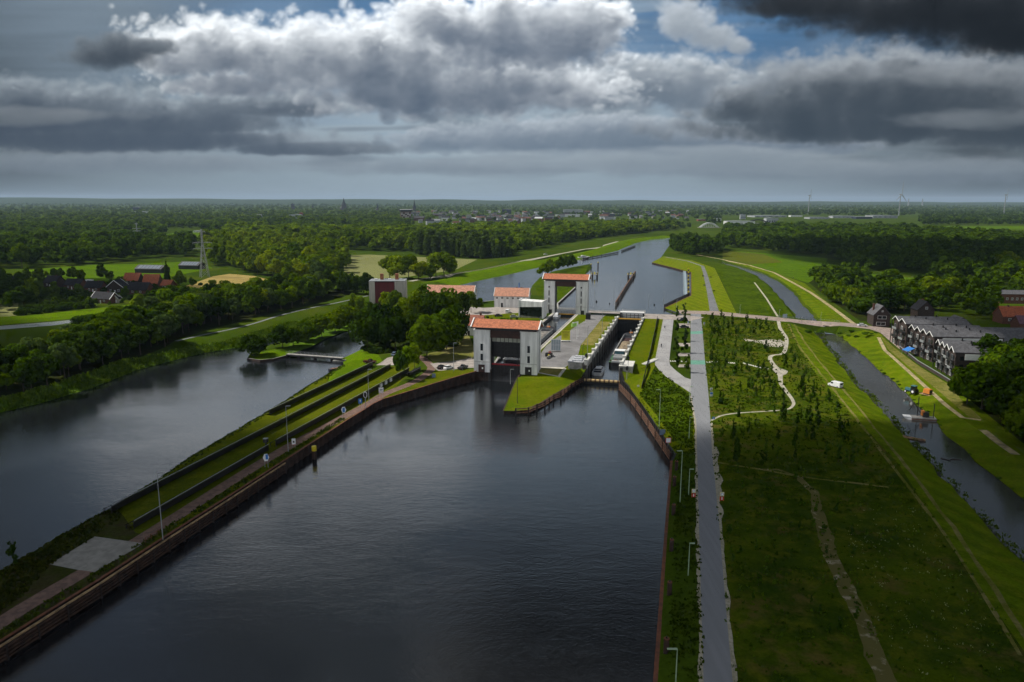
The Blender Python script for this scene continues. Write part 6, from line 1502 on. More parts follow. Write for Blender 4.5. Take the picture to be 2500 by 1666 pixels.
gable('brick_house', 'dark gabled house peeping over the farthest row house roof', 'house', W(2264, 792, 5) + Vector((0, 6, 0)), R(-6), 8.5, 9, 7.5, 4.4, M['brickd'], M['tile_dark'], 'y', .4, [(0, 8.5, 1.2, 1.2, 'f')], chim=[(0.5, 2, .8)])
gable('brick_house', 'house with bright orange tiled roof at the right edge', 'house', W(2490, 792, 5) + Vector((0, 5, 0)), R(-5), 17, 10, 4.2, 4.6, M['brick'], M['tile_red'], 'x', .4, [(-5, 2.4, 1.4, 1.4, 'f'), (-1, 2.4, 1.4, 1.4, 'f')], chim=[(-4, 0, .8)])
gable('brick_house', 'small house with dull purple roof right of the orange roofed one', 'house', W(2520, 808, 5) + Vector((0, 4, 0)), R(-5), 12, 8, 3.6, 3.4, M['brick'], mat('purple_tile', (0.12, 0.06, 0.085), .8, var=.2), 'x', .4, [(-2, 2.0, 1.2, 1.2, 'f')])
gable('brick_house', 'red brick building with low grey roof among trees at the far right edge', 'house', W(2485, 742, 5) + Vector((0, 5, 0)), R(-6), 20, 9, 6.0, 2.0, M['brick'], M['tile_grey'], 'x', .4, [(-6 + i * 3, 3.0, 1.2, 1.5, 'f') for i in range(5)])
# --- village on the left
vl = [('house with dark hipped roof at the left of the village', 126, 702, 12, 9, 3.6, 4.6, 'tile_dark', 'x', None), ('low dark roofed house left of the white camper van', 178, 707, 13, 9, 3.2, 4.0, 'tile_dark', 'x', None),
      ('dark roofed house right below the white camper van', 228, 713, 12, 8, 3.2, 4.0, 'tile_dark', 'x', None), ('dark roofed house with broad white verge boards in the village middle', 280, 716, 13, 10, 3.4, 5.4, 'tile_dark', 'y', 'white2'),
      ('long dark roofed house with white verges in front of the village', 250, 741, 15, 8, 3.0, 3.6, 'tile_dark', 'x', 'white2'), ('grey roofed house with two roof lights beside the red roofs', 337, 719, 15, 9, 3.2, 4.6, 'tile_dark', 'x', None),
      ('left one of the red roofed village houses', 320, 694, 12, 9, 3.0, 5.2, 'tile_red', 'x', None), ('middle red roofed village house with steep roof', 366, 702, 11, 10, 3.2, 6.0, 'tile_red', 'x', None), ('small rightmost red roofed village house', 407, 706, 8.5, 7, 2.8, 3.4, 'tile_red', 'x', None),
      ('dark house half hidden by trees at the left picture edge', 36, 704, 11, 9, 3.6, 4.4, 'tile_dark', 'x', None)]
for i, (lb, x, y, w, d, h, rh, tl, rg, vg) in enumerate(vl):
    p = W(x, y, 5); gable('village_house', lb, 'house', p + Vector((0, d / 2, 0)), R(-18 + (i % 4) * 7), w, d, h, rh, M['brick'] if i % 3 else M['brickd'], M[tl], rg, .45, [(-w * .22, h * .55, 1.2, 1.3, 'f'), (w * .2, h * .55, 1.4, 1.3, 'f')], [(0, 1.0, 2.1, 'f', M['white2'])], [(w * .2, 0, .8)] if i % 2 == 0 else [], M[vg] if vg else None)
gable('garden_house', 'tiny pale gabled garden house with white double door', 'shed', W(283, 740, 5) + Vector((0, 2, 0)), R(-5), 3.6, 3.6, 2.6, 1.8, mat('cream_wall', (0.48, 0.44, 0.33), .8, var=.1), M['tile_dark'], 'y', .3, [], [(0, 1.5, 2.0, 'f', M['white2'])], verge=M['white2'])
for lb, x, y, w in (('black barn with pale solar panels on its roof in the green field', 365, 667, 26), ('dark farm shed with pale roof left of the near pylon', 463, 658, 20)):
    t = gable('barn', lb, 'barn', W(x, y, 5) + Vector((0, 6, 0)), R(-10), w, 13, 3.6, 3.0, M['dark'], M['tile_grey'], 'x', .5)
    for i in range(6):
        k = MB(); x0 = -w * .42 + i * w * .142; k.add([(x0, -6.2, 4.15), (x0 + w * .12, -6.2, 4.15), (x0 + w * .12, -1.0, 6.55), (x0, -1.0, 6.55), (x0, -6.2, 4.05), (x0 + w * .12, -6.2, 4.05), (x0 + w * .12, -1.0, 6.45), (x0, -1.0, 6.45)], [(0, 1, 2, 3), (7, 6, 5, 4), (0, 4, 5, 1), (1, 5, 6, 2), (2, 6, 7, 3), (3, 7, 4, 0)]); k.build('roof_panel', mat('barn_solar', (0.16, 0.19, 0.23), .3, var=.1) if i == 0 else bpy.data.materials['barn_solar'], t)
t = thing('camper_van', 'white camper van parked between the dark village roofs', 'camper', W(220, 692, 5), R(-12))
mb = MB(); mb.extr([(-3.3, .5), (3.2, .5), (3.2, 1.4), (2.4, 1.8), (2.8, 2.9), (-3.3, 2.9)], -1.1, 1.1); mb.build('body', M['signwhite'], t)
mb = MB(); mb.box((-.6, -1.1, 2.0), (1.6, .06, .7)); mb.build('window', M['carglass'], t)
for x in (-2, 2):
    for s in (-1, 1):
        mb = MB(); mb.cyl((x, s * .9, .36), (x, s * 1.1, .36), .36, n=12); mb.build('wheel', M['tyre'], t)
# --- pylons
def pylon(label, x, by, ty):
    b = W(x, by, 5); H = (by - ty) / scale_at(b); t = thing('pylon', label, 'pylon', b, R(35), 'power pylons')
    k = max(.28, .55 / scale_at(b) * 1.6); mb = MB(); bw, tw = H * .085, H * .012
    lv = [0, .14, .27, .39, .5, .6, .69, .78, .87, .95, 1.0]
    hw = lambda q: tw + (bw - tw) * (1 - min(1, q / .72)) ** 1.0 if q < .72 else tw
    for sx in (-1, 1):
        for sy in (-1, 1):
            for a, c in zip(lv[:-1], lv[1:]): mb.bar((sx * hw(a), sy * hw(a), a * H), (sx * hw(c), sy * hw(c), c * H), k)
    mb.build('leg_frame', M['galv'], t); mb = MB()
    for a, c in zip(lv[:-1], lv[1:]):
        for s in (-1, 1):
            mb.bar((-hw(a), s * hw(a), a * H), (hw(c), s * hw(c), c * H), k * .6); mb.bar((hw(a), s * hw(a), a * H), (-hw(c), s * hw(c), c * H), k * .6)
            mb.bar((s * hw(a), -hw(a), a * H), (s * hw(c), hw(c), c * H), k * .6); mb.bar((s * hw(a), hw(a), a * H), (s * hw(c), -hw(c), c * H), k * .6)
    mb.build('lattice', M['galv'], t)
    for q, l in ((.60, .19), (.72, .19), (.95, .07)):
        mb = MB(); mb.bar((-l * H, 0, q * H), (l * H, 0, q * H), k, k * 1.2); mb.bar((-l * H, 0, q * H), (0, 0, q * H + H * .04), k * .6); mb.bar((l * H, 0, q * H), (0, 0, q * H + H * .04), k * .6)
        for e in (-1, -.5, .5, 1): mb.bar((e * l * H, 0, q * H), (e * l * H, 0, q * H - H * .03), k * .6)
        mb.build('crossarm', M['galv'], t)
pylon('nearest lattice pylon standing at the edge of the tan stubble field', 500, 677, 561); pylon('second lattice pylon in the dark woods left of the nearest one', 337, 594, 545)
pylon('faint far pylon on the right horizon, left one of two', 2217, 505, 486); pylon('faint far pylon on the right horizon, right one of two', 2251, 505, 486)
# --- wind turbines
def turbine(label, x, by, hy, rot, yaw, bl):
    b = W(x, by, 5); s = scale_at(b); H = (by - hy) / s; t = thing('wind_turbine', label, 'wind turbine', b, yaw, 'wind turbines on the horizon'); r = max(1.6, H * .022)
    mb = MB(); mb.cyl((0, 0, 0), (0, 0, H), r * 1.25, r * .75, n=14); mb.build('tower', M['galv'], t)
    mb = MB(); mb.box((0, 0, H + r * .8), (r * 2, r * 5, r * 2)); mb.build('nacelle', M['galv'], t)
    mb = MB(); mb.cyl((0, -r * 2.5, H + r * .8), (0, -r * 3.6, H + r * .8), r, r * .4, n=12); mb.build('hub', M['galv'], t)
    for k in range(3):
        a = rot + k * 2 * math.pi / 3; d = Vector((math.sin(a), 0, math.cos(a))); c = Vector((0, -r * 3, H + r * .8)); B = bl / s; n = Vector((d.z, 0, -d.x))
        mb = MB(); R_ = []
        for q, w in ((.02, .5), (.15, 1.3), (.6, .8), (1.0, .2)): R_.append([c + d * (B * q) + n * (w * r) + Vector((0, .3 * r, 0)), c + d * (B * q) - n * (w * r * .5) + Vector((0, .3 * r, 0)), c + d * (B * q) - n * (w * r * .5) - Vector((0, .3 * r, 0)), c + d * (B * q) + n * (w * r) - Vector((0, .3 * r, 0))])
        mb.loft(R_); mb.build('blade', M['galv'], t)
turbine('leftmost wind turbine on the right horizon, edge on', 1973, 524, 479, .15, R(62), 16); turbine('tallest and nearest wind turbine with a blade pointing straight up', 2194, 527, 477, .04, R(38), 31); turbine('wind turbine at the far right horizon', 2450, 526, 478, .3, R(58), 17)
# --- church towers and tall blocks
M['stoneb'] = mat('far_stone', (0.07, 0.06, 0.058), .9, var=.2, scale=.1); M['slate'] = mat('far_slate', (0.018, 0.020, 0.026), .8, spec=.2, var=.2, scale=.1)
def church(label, x, by, ty, wpx, spire=.5, onion=False):
    b = W(x, by, 5); s = scale_at(b); H = (by - ty) / s; w = 1.35 * wpx / s; t = thing('church_tower', label, 'church tower', b, .3)
    mb = MB(); mb.box((0, 0, H * (1 - spire) / 2), (w, w, H * (1 - spire))); mb.build('tower', M['stoneb'], t)
    h0 = H * (1 - spire); mb = MB()
    R_ = lambda k, z: [(w * .5 * k * math.cos(a), w * .5 * k * math.sin(a), z) for a in (2 * math.pi * (i + .5) / 8 for i in range(8))]
    mb.loft([R_(1.25, h0), R_(.8 if not onion else 1.3, h0 + H * spire * (.2 if not onion else .35)), R_(.45 if not onion else .5, h0 + H * spire * .45 if not onion else h0 + H * spire * .7), R_(.03, H)]); mb.build('spire', M['slate'], t)
    for k in (-1, 1):
        mb = MB(); mb.box((k * w * .2, -w * .5, h0 * .8), (w * .16, w * .06, h0 * .2)); mb.build('belfry_opening', M['dark'], t)
    mb = MB(); mb.extr([(-w * .8, 0), (w * .8, 0), (w * .8, h0 * .35), (0, h0 * .65), (-w * .8, h0 * .35)], w * .5, w * 3.5); mb.build('nave', M['stoneb'], t)
church('tallest church tower with pointed dark spire left of centre on the horizon', 840, 513, 484, 8, .55); church('slender church spire right of the round tower block', 1012, 517, 487, 5.5, .7)
church('small thin church spire between the dome and the tallest tower', 764, 511, 496, 2.6, .6); church('small thin church spire between the two tall church towers', 922, 514, 498, 3.2, .6); church('short broad tower with domed top at the left of the town', 715, 512, 496, 6, .35, True); church('tiny faint spire left of the slender church spire', 971, 513, 505, 2.5, .6)
b = W(991, 539, 5); s = scale_at(b); H = 25 / s; w = 27 / s; t = thing('tower_block', 'broad brown apartment tower with an overhanging dark top floor', 'apartment tower', b, .2)
mb = MB(); mb.box((0, 0, H / 2), (w * .92, w * .7, H)); mb.build('wall', mat('block_brown', (0.16, 0.09, 0.075), .8, var=.2, scale=.2), t)
mb = MB(); mb.box((0, 0, H * .96), (w * 1.18, w * .9, H * .16)); mb.build('top_floor', M['dark'], t); mb = MB(); mb.box((0, 0, H * 1.06), (w * 1.0, w * .7, H * .05)); mb.build('roof', M['white2'], t)
for f in range(6):
    for c in range(5):
        mb = MB(); mb.box((-w * .36 + c * w * .18, -w * .355, H * (.1 + f * .125)), (w * .09, .6, H * .07)); mb.build('window', M['white2'] if (f + c) % 3 else M['glass'], t)
# --- arches of canal bridges
def arch(label, x0, x1, by, ty, m):
    a, b = W(x0, by, 8), W(x1, by, 8); l = (b - a).length; s = scale_at(a); h = (by - ty) / s; t = thing('arch_bridge', label, 'bridge', (a + b) / 2)
    for y in (-5, 5):
        mb = MB(); mb.tube([(l * (i / 20 - .5), y, h * (1 - (i / 10 - 1) ** 2)) for i in range(21)], 2.2, 2.4); mb.build('arch', m, t)
        mb = MB()
        for i in range(2, 19, 2): mb.bar((l * (i / 20 - .5), y, 0), (l * (i / 20 - .5), y, h * (1 - (i / 10 - 1) ** 2)), .5)
        mb.build('hanger', m, t)
    mb = MB(); mb.box((0, 0, 0), (l * 1.2, 12, 1.2)); mb.build('deck', M['conc'], t)
arch('white arch bridge over the canal beyond the right woods', 1709, 1753, 556, 545, M['signwhite']); arch('dark flat arch bridge in front of the white factory halls', 1824, 1876, 546, 537, M['dark'])
# --- factory halls and far houses
def hall(label, x, by, wpx, hpx, col, roof=None, dep=.6, name='factory_hall', cat='hall', rz=None, group=None, win=True):
    b = W(x, by, 5); s = scale_at(b); w, h = wpx / s, hpx / s; t = thing(name, label, cat, b + Vector((0, w * dep / 2, 0)), random.uniform(-.08, .08) if rz is None else rz, group)
    mb = MB(); mb.box((0, 0, h / 2), (w, w * dep, h)); mb.build('wall', col, t)
    mb = MB(); mb.extr([(-w * .51, h), (w * .51, h), (w * .51, h * 1.06), (0, h * 1.14), (-w * .51, h * 1.06)], -w * dep * .51, w * dep * .51); mb.build('roof', roof or M['galv'], t)
    if win:
        for i in range(5):
            mb = MB(); mb.box((-w * .4 + i * w * .2, -w * dep / 2, h * .45), (w * .1, .5, h * .2)); mb.build('window', M['glass'], t)
    return t
wh, gy, dkb, rdw = M['signwhite'], mat('hall_grey', (0.38, 0.40, 0.43), .7, var=.12, scale=.05), mat('hall_navy', (0.02, 0.03, 0.06), .6, var=.2, scale=.05), mat('hall_red', (0.24, 0.05, 0.03), .8, var=.2)
for a in (('long white factory hall left of the dark arch bridge', 1810, 549, 66, 8, wh), ('white boxy factory block right of the dark arch bridge', 1885, 546, 30, 12, gy), ('grey silo block above the long white factory hall', 1814, 536, 13, 11, gy), ('low grey hall behind the white factory hall', 1880, 531, 80, 4, gy), ('small white hall right of the low grey hall', 1945, 530, 28, 3.5, wh), ('wide grey hall with low arched roof below the tallest turbine', 2160, 533, 62, 6, gy), ('wide pale hall left of the arched hall', 2060, 533, 50, 5, gy), ('dark blue fronted hall between pale halls', 2110, 535, 40, 5, dkb), ('pale low hall left of the pale row of halls', 2000, 535, 50, 4, gy),
          ('large ribbed grey industrial hall in the town centre right', 1400, 524, 48, 11, gy), ('white low hall in front of the ribbed grey hall', 1390, 530, 64, 5, wh), ('white hall right of the ribbed hall', 1440, 521, 20, 4, wh), ('long dark blue hall right of the ribbed hall', 1495, 528, 46, 5, dkb), ('white long hall with pale roof by the canal woods', 1487, 536, 40, 5, wh), ('small dark blue hall near the canal bend', 1590, 529, 24, 5, dkb), ('dark blue tower like office left of the ribbed hall', 1237, 523, 22, 11, dkb), ('white block beside the dark blue office', 1310, 527, 12, 9, wh), ('pale hall left of the white block', 1330, 528, 26, 5, gy), ('white hall under the dark blue office', 1245, 531, 44, 5, wh), ('white hall right end near the poplar of the canal', 1748, 540, 26, 6, wh), ('low red roofed shed left of that white hall', 1715, 540, 22, 4, rdw), ('tiny bright white house on the right plain', 2003, 511, 5, 2.5, wh), ('white low building among left woods on the horizon', 125, 498, 38, 3, wh), ('dark block with white base among the left woods', 333, 517, 16, 10, dkb), ('white base building below the dark left block', 337, 521, 34, 4, wh), ('red ended grey flat block in left woods', 625, 532, 28, 7, gy), ('larger red ended grey flat block in left woods', 720, 535, 28, 10, gy), ('white sliver of glasshouse left of the near pylon', 488, 568, 32, 4, wh), ('dark farm roof in the woods right of the second pylon', 370, 588, 30, 7, M['tile_dark']), ('low pale building below the red ended blocks', 670, 538, 30, 3, gy)):
    hall(*a)
for i, (x, y, w, h) in enumerate(((640, 531, 5, 9), (735, 533, 8, 12))): hall(['narrow red brick end tower of the smaller left flat block', 'narrow red brick end tower of the larger left flat block'][i], x, y, w, h, rdw, rdw, .8)
hs = 0
for i in range(150):
    x = random.uniform(1000, 1340) if i < 100 else random.uniform(1340, 1700); y = random.uniform(519, 552 - abs(x - 1120) * .03) if i < 100 else random.uniform(519, 541); b = W(x, y, 5); s = scale_at(b)
    t = thing('town_house', 'small distant house with tiled roof in the far town', 'house', b, random.uniform(-.6, .6), 'distant town houses')
    w, d, h = random.uniform(10, 30), 9, random.uniform(6, 11); wl = random.choice((M['conc'], M['brick'], gy, gy)); rf = random.choice((M['brick'], M['tile_grey'], M['tile_dark'], M['tile_grey'], M['galv'], M['tile_dark']))
    mb = MB(); mb.box((0, 0, h / 2), (w, d, h)); mb.build('wall', wl, t); mb = MB(); mb.extr([(-d * .56, h), (d * .56, h), (0, h + 4.5)], -w / 2 - .3, w / 2 + .3, sw=True); mb.build('roof', rf, t)
# --- hills
def hills():
    nx, ny = 160, 12; X = np.linspace(-16000, 16000, nx + 1); Y = np.linspace(9500, 17000, ny + 1); v = []
    for j, y in enumerate(Y):
        for i, x in enumerate(X):
            e = math.sin(math.pi * j / ny) ** 1.2
            base = 66 - 0.0030 * x + 26 * mnoise.noise(Vector((x * .00035, 0, 3))) + 14 * mnoise.noise(Vector((x * .0013, y * .0002, 9)))
            v.append((x, y, 3 + max(10, base) * e + 4 * mnoise.noise(Vector((x * .006, y * .004, 0))) * e))
    f = np.array([(j * (nx + 1) + i, j * (nx + 1) + i + 1, (j + 1) * (nx + 1) + i + 1, (j + 1) * (nx + 1) + i) for j in range(ny) for i in range(nx)])
    tag(npmesh('hills', v, f, grass('hill_woods', (0.035, 0.06, 0.014), (0.025, 0.045, 0.012), (0.05, 0.07, 0.02), s1=0.002, s2=0.01, s3=0.03), smooth=True), kind='structure')
hills()
# ================================================================ TREES AND PLANTS
def leaf_mat(name, cols, attr=False, trans=0.34):
    m = bpy.data.materials.new(name); m.use_nodes = True; nt = m.node_tree; nt.nodes.remove(nt.nodes['Principled BSDF'])
    out = [n for n in nt.nodes if n.type == 'OUTPUT_MATERIAL'][0]
    if attr:
        a = nt.nodes.new('ShaderNodeAttribute'); a.attribute_name = 'tint'; r = S(nt, a.outputs['Fac'])
    else: r = S(nt, nt.nodes.new('ShaderNodeObjectInfo').outputs['Random'])
    ra = nt.nodes.new('ShaderNodeValToRGB'); nt.links.new(r.k, ra.inputs[0]); el = ra.color_ramp.elements
    for i, c in enumerate(cols):
        e = el[i] if i < 2 else el.new(i / (len(cols) - 1)); e.position = i / (len(cols) - 1); e.color = (*c, 1)
    p = S(nt, nt.nodes.new('ShaderNodeNewGeometry').outputs['Position'])
    n = noise(nt, p, 0.55, 3, 0.6)
    col = mix(nt, n.smooth(0.35, 0.7), vm(nt, 'MULTIPLY', S(nt, ra.outputs[0]), (0.62, 0.68, 0.6)), vm(nt, 'MULTIPLY', S(nt, ra.outputs[0]), (1.3, 1.2, 1.0)))
    d = nt.nodes.new('ShaderNodeBsdfDiffuse'); t = nt.nodes.new('ShaderNodeBsdfTranslucent'); mx = nt.nodes.new('ShaderNodeMixShader'); mx.inputs[0].default_value = trans
    nt.links.new(col.k, d.inputs[0]); nt.links.new(vm(nt, 'MULTIPLY', col, (1.3, 1.25, 0.5)).k, t.inputs[0])
    nt.links.new(d.outputs[0], mx.inputs[1]); nt.links.new(t.outputs[0], mx.inputs[2]); nt.links.new(mx.outputs[0], out.inputs[0]); return m
LG = [(0.044, 0.088, 0.0040), (0.065, 0.119, 0.0050), (0.088, 0.144, 0.0050), (0.117, 0.168, 0.0060)]
M['leaf'] = leaf_mat('leaf_green', LG); M['leaf_b'] = leaf_mat('leaf_bright', [(0.111, 0.194, 0.0050), (0.151, 0.227, 0.0060), (0.190, 0.244, 0.0070)])
M['leaf_d'] = leaf_mat('leaf_dark', [(0.018, 0.041, 0.0050), (0.031, 0.063, 0.0060), (0.047, 0.086, 0.0070)]); M['leaf_g'] = leaf_mat('leaf_greyish', [(0.058, 0.097, 0.0280), (0.078, 0.124, 0.0400)])
M['leaf_s'] = leaf_mat('leaf_sapling', [(0.033, 0.076, 0.0070), (0.058, 0.117, 0.0090), (0.085, 0.152, 0.0120)]); M['leaf_p'] = leaf_mat('leaf_purple', [(0.039, 0.017, 0.0150), (0.046, 0.028, 0.0180)])
M['leaf_a'] = leaf_mat('leaf_wood', [(0.028, 0.061, 0.0050), (0.054, 0.101, 0.0060), (0.088, 0.148, 0.0060), (0.127, 0.192, 0.0070), (0.183, 0.239, 0.0080)], True)
M['bark'] = mat('bark', (0.055, 0.042, 0.030), 0.95, var=.3, scale=1.5)
def lobes(r, n, rx, rz, zc):
    L_ = []
    for i in range(n):
        a = r.uniform(0, 2 * np.pi); u = r.uniform(-.75, 1); q = np.sqrt(1 - min(1, u * u)) * r.uniform(.45, .8)
        L_.append((rx * q * np.cos(a), rx * q * np.sin(a), zc + rz * u * .66, rx * r.uniform(.28, .46)))
    L_.append((0, 0, zc, rx * .58)); return L_
def crown(seed, n, h, rx, zc, rz, nl=11, leaf=.55, shape=None, fill=.2):
    r = np.random.default_rng(seed); L_ = lobes(r, nl, rx, rz, zc) if shape is None else shape(r)
    w = np.array([l[3] ** 2 for l in L_]); w /= w.sum(); k = r.choice(len(L_), n, p=w); C = np.array(L_)[k]
    d = r.normal(size=(n, 3)); d[:, 2] += .25; d /= np.linalg.norm(d, axis=1)[:, None]
    rr = np.where(r.random(n) < fill, r.uniform(.3, 1, n), r.uniform(.86, 1.06, n))
    p = C[:, :3] + d * (C[:, 3] * rr)[:, None] * np.array([1, 1, .85])
    nn = d + r.normal(size=(n, 3)) * .32; nn /= np.linalg.norm(nn, axis=1)[:, None]
    a = np.cross(nn, r.normal(size=(n, 3))); a /= np.linalg.norm(a, axis=1)[:, None]; b = np.cross(nn, a); s = (leaf * r.uniform(.55, 1.25, n))[:, None]
    v = np.stack([p - a * s - b * s * .6, p + a * s - b * s * .75, p + a * s * .8 + b * s * .7, p - a * s * .9 + b * s * .6], 1).reshape(-1, 3)
    return v, np.arange(n * 4).reshape(n, 4)
def cmesh(name, v, f):
    me = bpy.data.meshes.new(name); n = len(f); me.vertices.add(len(v)); me.vertices.foreach_set('co', v.astype(np.float32).ravel()); me.loops.add(n * 4); me.loops.foreach_set('vertex_index', f.astype(np.int32).ravel())
    me.polygons.add(n); me.polygons.foreach_set('loop_start', np.arange(0, n * 4, 4, dtype=np.int32)); me.polygons.foreach_set('loop_total', np.full(n, 4, np.int32)); me.update(calc_edges=True); return me
def trunk_mesh(seed, h, r0, top, limbs=5, spread=.45):
    q = random.Random(seed); mb = MB(); p = Vector((0, 0, -.3)); r = r0
    for i in range(4):
        n = Vector((q.uniform(-.15, .15), q.uniform(-.15, .15), top * (i + 1) / 4)); mb.cyl(p, n, r, r * .78, n=7, cap=False); p = n; r *= .78
    for i in range(limbs):
        z = top * q.uniform(.4, .95); a = q.uniform(0, 6.28); l = h * q.uniform(.2, .35); e = Vector((math.cos(a) * l * spread * 1.6, math.sin(a) * l * spread * 1.6, z + l)); mb.cyl((0, 0, z), e, r0 * .42, r0 * .12, n=5, cap=False)
        mb.cyl((e.x * .6, e.y * .6, z + l * .6), (e.x * .6 + q.uniform(-1, 1), e.y * .6 + q.uniform(-1, 1), z + l * 1.1), r0 * .22, r0 * .06, n=4, cap=False)
    me = bpy.data.meshes.new('trunk'); me.from_pydata(mb.v, [], mb.f); me.materials.append(M['bark']); return me
# unit trees of about 15 m, scaled per tree
KIND = {}
def kind(name, variants, mats): KIND[name] = (variants, mats)
def mk(seed, n, h, rx, zc, rz, nl=11, leaf=.55, shape=None, tr=.28, top=None, fill=.2, limbs=5):
    v, f = crown(seed, n, h, rx, zc, rz, nl, leaf, shape, fill); return (cmesh('crown', v, f), trunk_mesh(seed, h, tr, top or zc, limbs))
kind('broadleaf_tree', [mk(s, 1500, 15, 5.4 + .35 * (s % 3), 7.9, 6.7, 13 + s % 4, .54) for s in range(6)], None)
kind('round_tree', [mk(20 + s, 2000, 15, 7.2, 7.7, 7.2, 22, .62, top=5) for s in range(3)], None)
pop = lambda r: [(r.uniform(-.5, .5) * (1.6 - z * .09), r.uniform(-.5, .5) * (1.6 - z * .09), z, 1.9 - .055 * abs(z - 7) * 1.6) for z in np.linspace(2.4, 14.2, 12)]
kind('poplar_tree', [mk(40 + s, 1000, 15, 2.5, 8, 7, leaf=.5, shape=pop, tr=.22, top=9) for s in range(3)], None)
con = lambda r: [(0, 0, z, max(.35, 2.5 * (1 - z / 15.4))) for z in np.linspace(1.2, 14.6, 14)]
kind('conifer_tree', [mk(50 + s, 1000, 15, 2.5, 8, 7, leaf=.42, shape=con, tr=.2, top=10) for s in range(2)], None)
sap = lambda r: [(r.uniform(-1, 1) * 1.7, r.uniform(-1, 1) * 1.7, z, r.uniform(1.3, 2.6) * (1.25 - z / 18)) for z in np.linspace(3.5, 14, 9)]
kind('sapling', [mk(60 + s, 240, 15, 3, 8, 7, leaf=.75, shape=sap, tr=.2, top=13, fill=.6, limbs=6) for s in range(5)], None)
bus = lambda r: [(r.uniform(-4, 4), r.uniform(-3, 3), r.uniform(2, 5.5), r.uniform(3.2, 5.2)) for z in range(8)]
kind('bush', [mk(70 + s, 700, 15, 6, 6, 6, leaf=.9, shape=bus, tr=.4, top=4) for s in range(3)], None)
LOD = [crown(90 + s, 150, 15, 5.3, 8.2, 6.0, 8, 1.5, None, .1) for s in range(5)]; LODF = [crown(110 + s, 46, 15, 5.6, 7.8, 6.4, 6, 2.6, None, .1) for s in range(4)]; LODP = [crown(130 + s, 120, 15, 2.5, 8, 7, leaf=1.1, shape=pop) for s in range(2)]
TREES = []          # (kind, x, y, z, height, width factor, leaf material, label, group, tint)
def T(knd, px, py, h, lm='leaf', label=None, group=None, wf=1.0, z=None):
    p = G(px, py) if z is None else W(px, py, z); TREES.append((knd, p.x, p.y, p.z, h, wf, lm, label, group, None))
def zone_trees(pts, sp, h0, h1, lms, label, group, knd='broadleaf_tree', wf=(.9, 1.15), prob=1.0, z=5.0, tint=(0, 1), avoid=()):
    q = wp(pts, z); poly = [(p.x, p.y) for p in q]; xs = [p[0] for p in poly]; ys = [p[1] for p in poly]; n = 0
    y = min(ys)
    while y < max(ys):
        x = min(xs) + random.uniform(0, sp)
        while x < max(xs):
            a, b = x + random.uniform(-.42, .42) * sp, y + random.uniform(-.42, .42) * sp
            if inpoly((a, b), poly) and random.random() < prob:
                pp = proj((a, b, z))
                if not any(x0 < pp[0] < x1 and y0 < pp[1] < y1 for x0, x1, y0, y1 in avoid):
                    big = mnoise.noise(Vector((a * .012, b * .012, 4))) * .5 + .5
                    TREES.append((random.choice(knd) if isinstance(knd, tuple) else knd, a, b, z - .1, random.uniform(h0, h1) * random.choice((.7, .88, 1.0, 1.08, 1.24)), random.uniform(*wf), random.choice(lms), label, group, min(1, max(0, tint[0] + (tint[1] - tint[0]) * (big * .45 + random.random() * .75 - .1))))); n += 1
            x += sp
        y += sp
    return n
# -- trees one by one
for x, y, h, w, lb in ((620, 869, 10.5, 1.12, 'round dark tree alone at the tip of the spit'), (690, 850, 11, .95, 'round tree with bright top, left of a pair on the spit'), (716, 846, 11, .95, 'round tree with bright top, right of a pair on the spit'), (752, 833, 11, .95, 'dark round tree fourth along the spit'), (786, 826, 12.5, .9, 'dark tree fifth along the spit'), (818, 812, 13, .95, 'dark round tree near the inner end of the spit'), (850, 800, 13.5, .9, 'innermost dark tree on the spit')):
    T('round_tree', x, y, h, 'leaf_d' if y > 848 else 'leaf', lb + '', None, w * 1.28)
for x, y, h, w, lm, lb in ((898, 858, 20, .85, 'leaf_d', 'huge dark tree at the left front of the big cluster by the channel'), (928, 856, 23, .8, 'leaf_d', 'tallest dark tree in the big cluster by the channel'), (965, 856, 21, .8, 'leaf_d', 'huge dark tree behind the blue grey car'), (1003, 846, 19, .8, 'leaf_d', 'dark tree between the tall cluster and the broad tree'), (1043, 874, 19.5, .95, 'leaf', 'broad tree with a visible trunk beside the brick curve'), (1090, 852, 18.5, .85, 'leaf', 'large tree beside the pale mown grass'), (1112, 836, 18, .8, 'leaf_d', 'dark tree right of the cluster near the cottage'),
                           (1010, 806, 22, .85, 'leaf', 'tall tree at the back of the cluster before the weir building'), (1048, 796, 23, .85, 'leaf', 'tall tree with yellowish top before the weir building'), (1092, 788, 19.5, .85, 'leaf', 'tree at the right back of the cluster'), (1128, 780, 16, .8, 'leaf_d', 'tree just left of the cottage at the cluster edge'), (1150, 764, 13, .8, 'leaf', 'tree behind the cottage'), (1168, 762, 9.5, .9, 'leaf_b', 'small bright tree right of the cottage'), (944, 775, 16.5, .8, 'leaf_b', 'bright leafy tree before the red panel building'), (966, 775, 17, .7, 'leaf', 'tree at the right of the red panel building'), (905, 800, 15, .8, 'leaf', 'tree at the left edge of the big cluster'), (880, 775, 14, .7, 'leaf_b', 'pale yellowish tree left of the red panel building'), (862, 765, 13, .75, 'leaf_g', 'pale flowering tree left of the red panel building'),
                           (977, 929, 12.5, .55, 'leaf_s', 'slim brownish young tree, left of three by the brick curve'), (996, 919, 13, .6, 'leaf_b', 'slim green young tree, middle of three by the brick curve'), (1012, 906, 11.5, .65, 'leaf_b', 'slim green young tree, right of three by the brick curve')):
    T('round_tree' if h > 17 else 'broadleaf_tree', x, y, h, lm, lb, None, w)
for i, (x, y, h) in enumerate(((800, 714, 17), (838, 718, 17.5), (866, 718, 16), (895, 720, 16.5))): T('round_tree', x, y, h, 'leaf_d', 'dense dark oval tree, number %s of four left of the red panel building' % ('one', 'two', 'three', 'four')[i], None, .72)
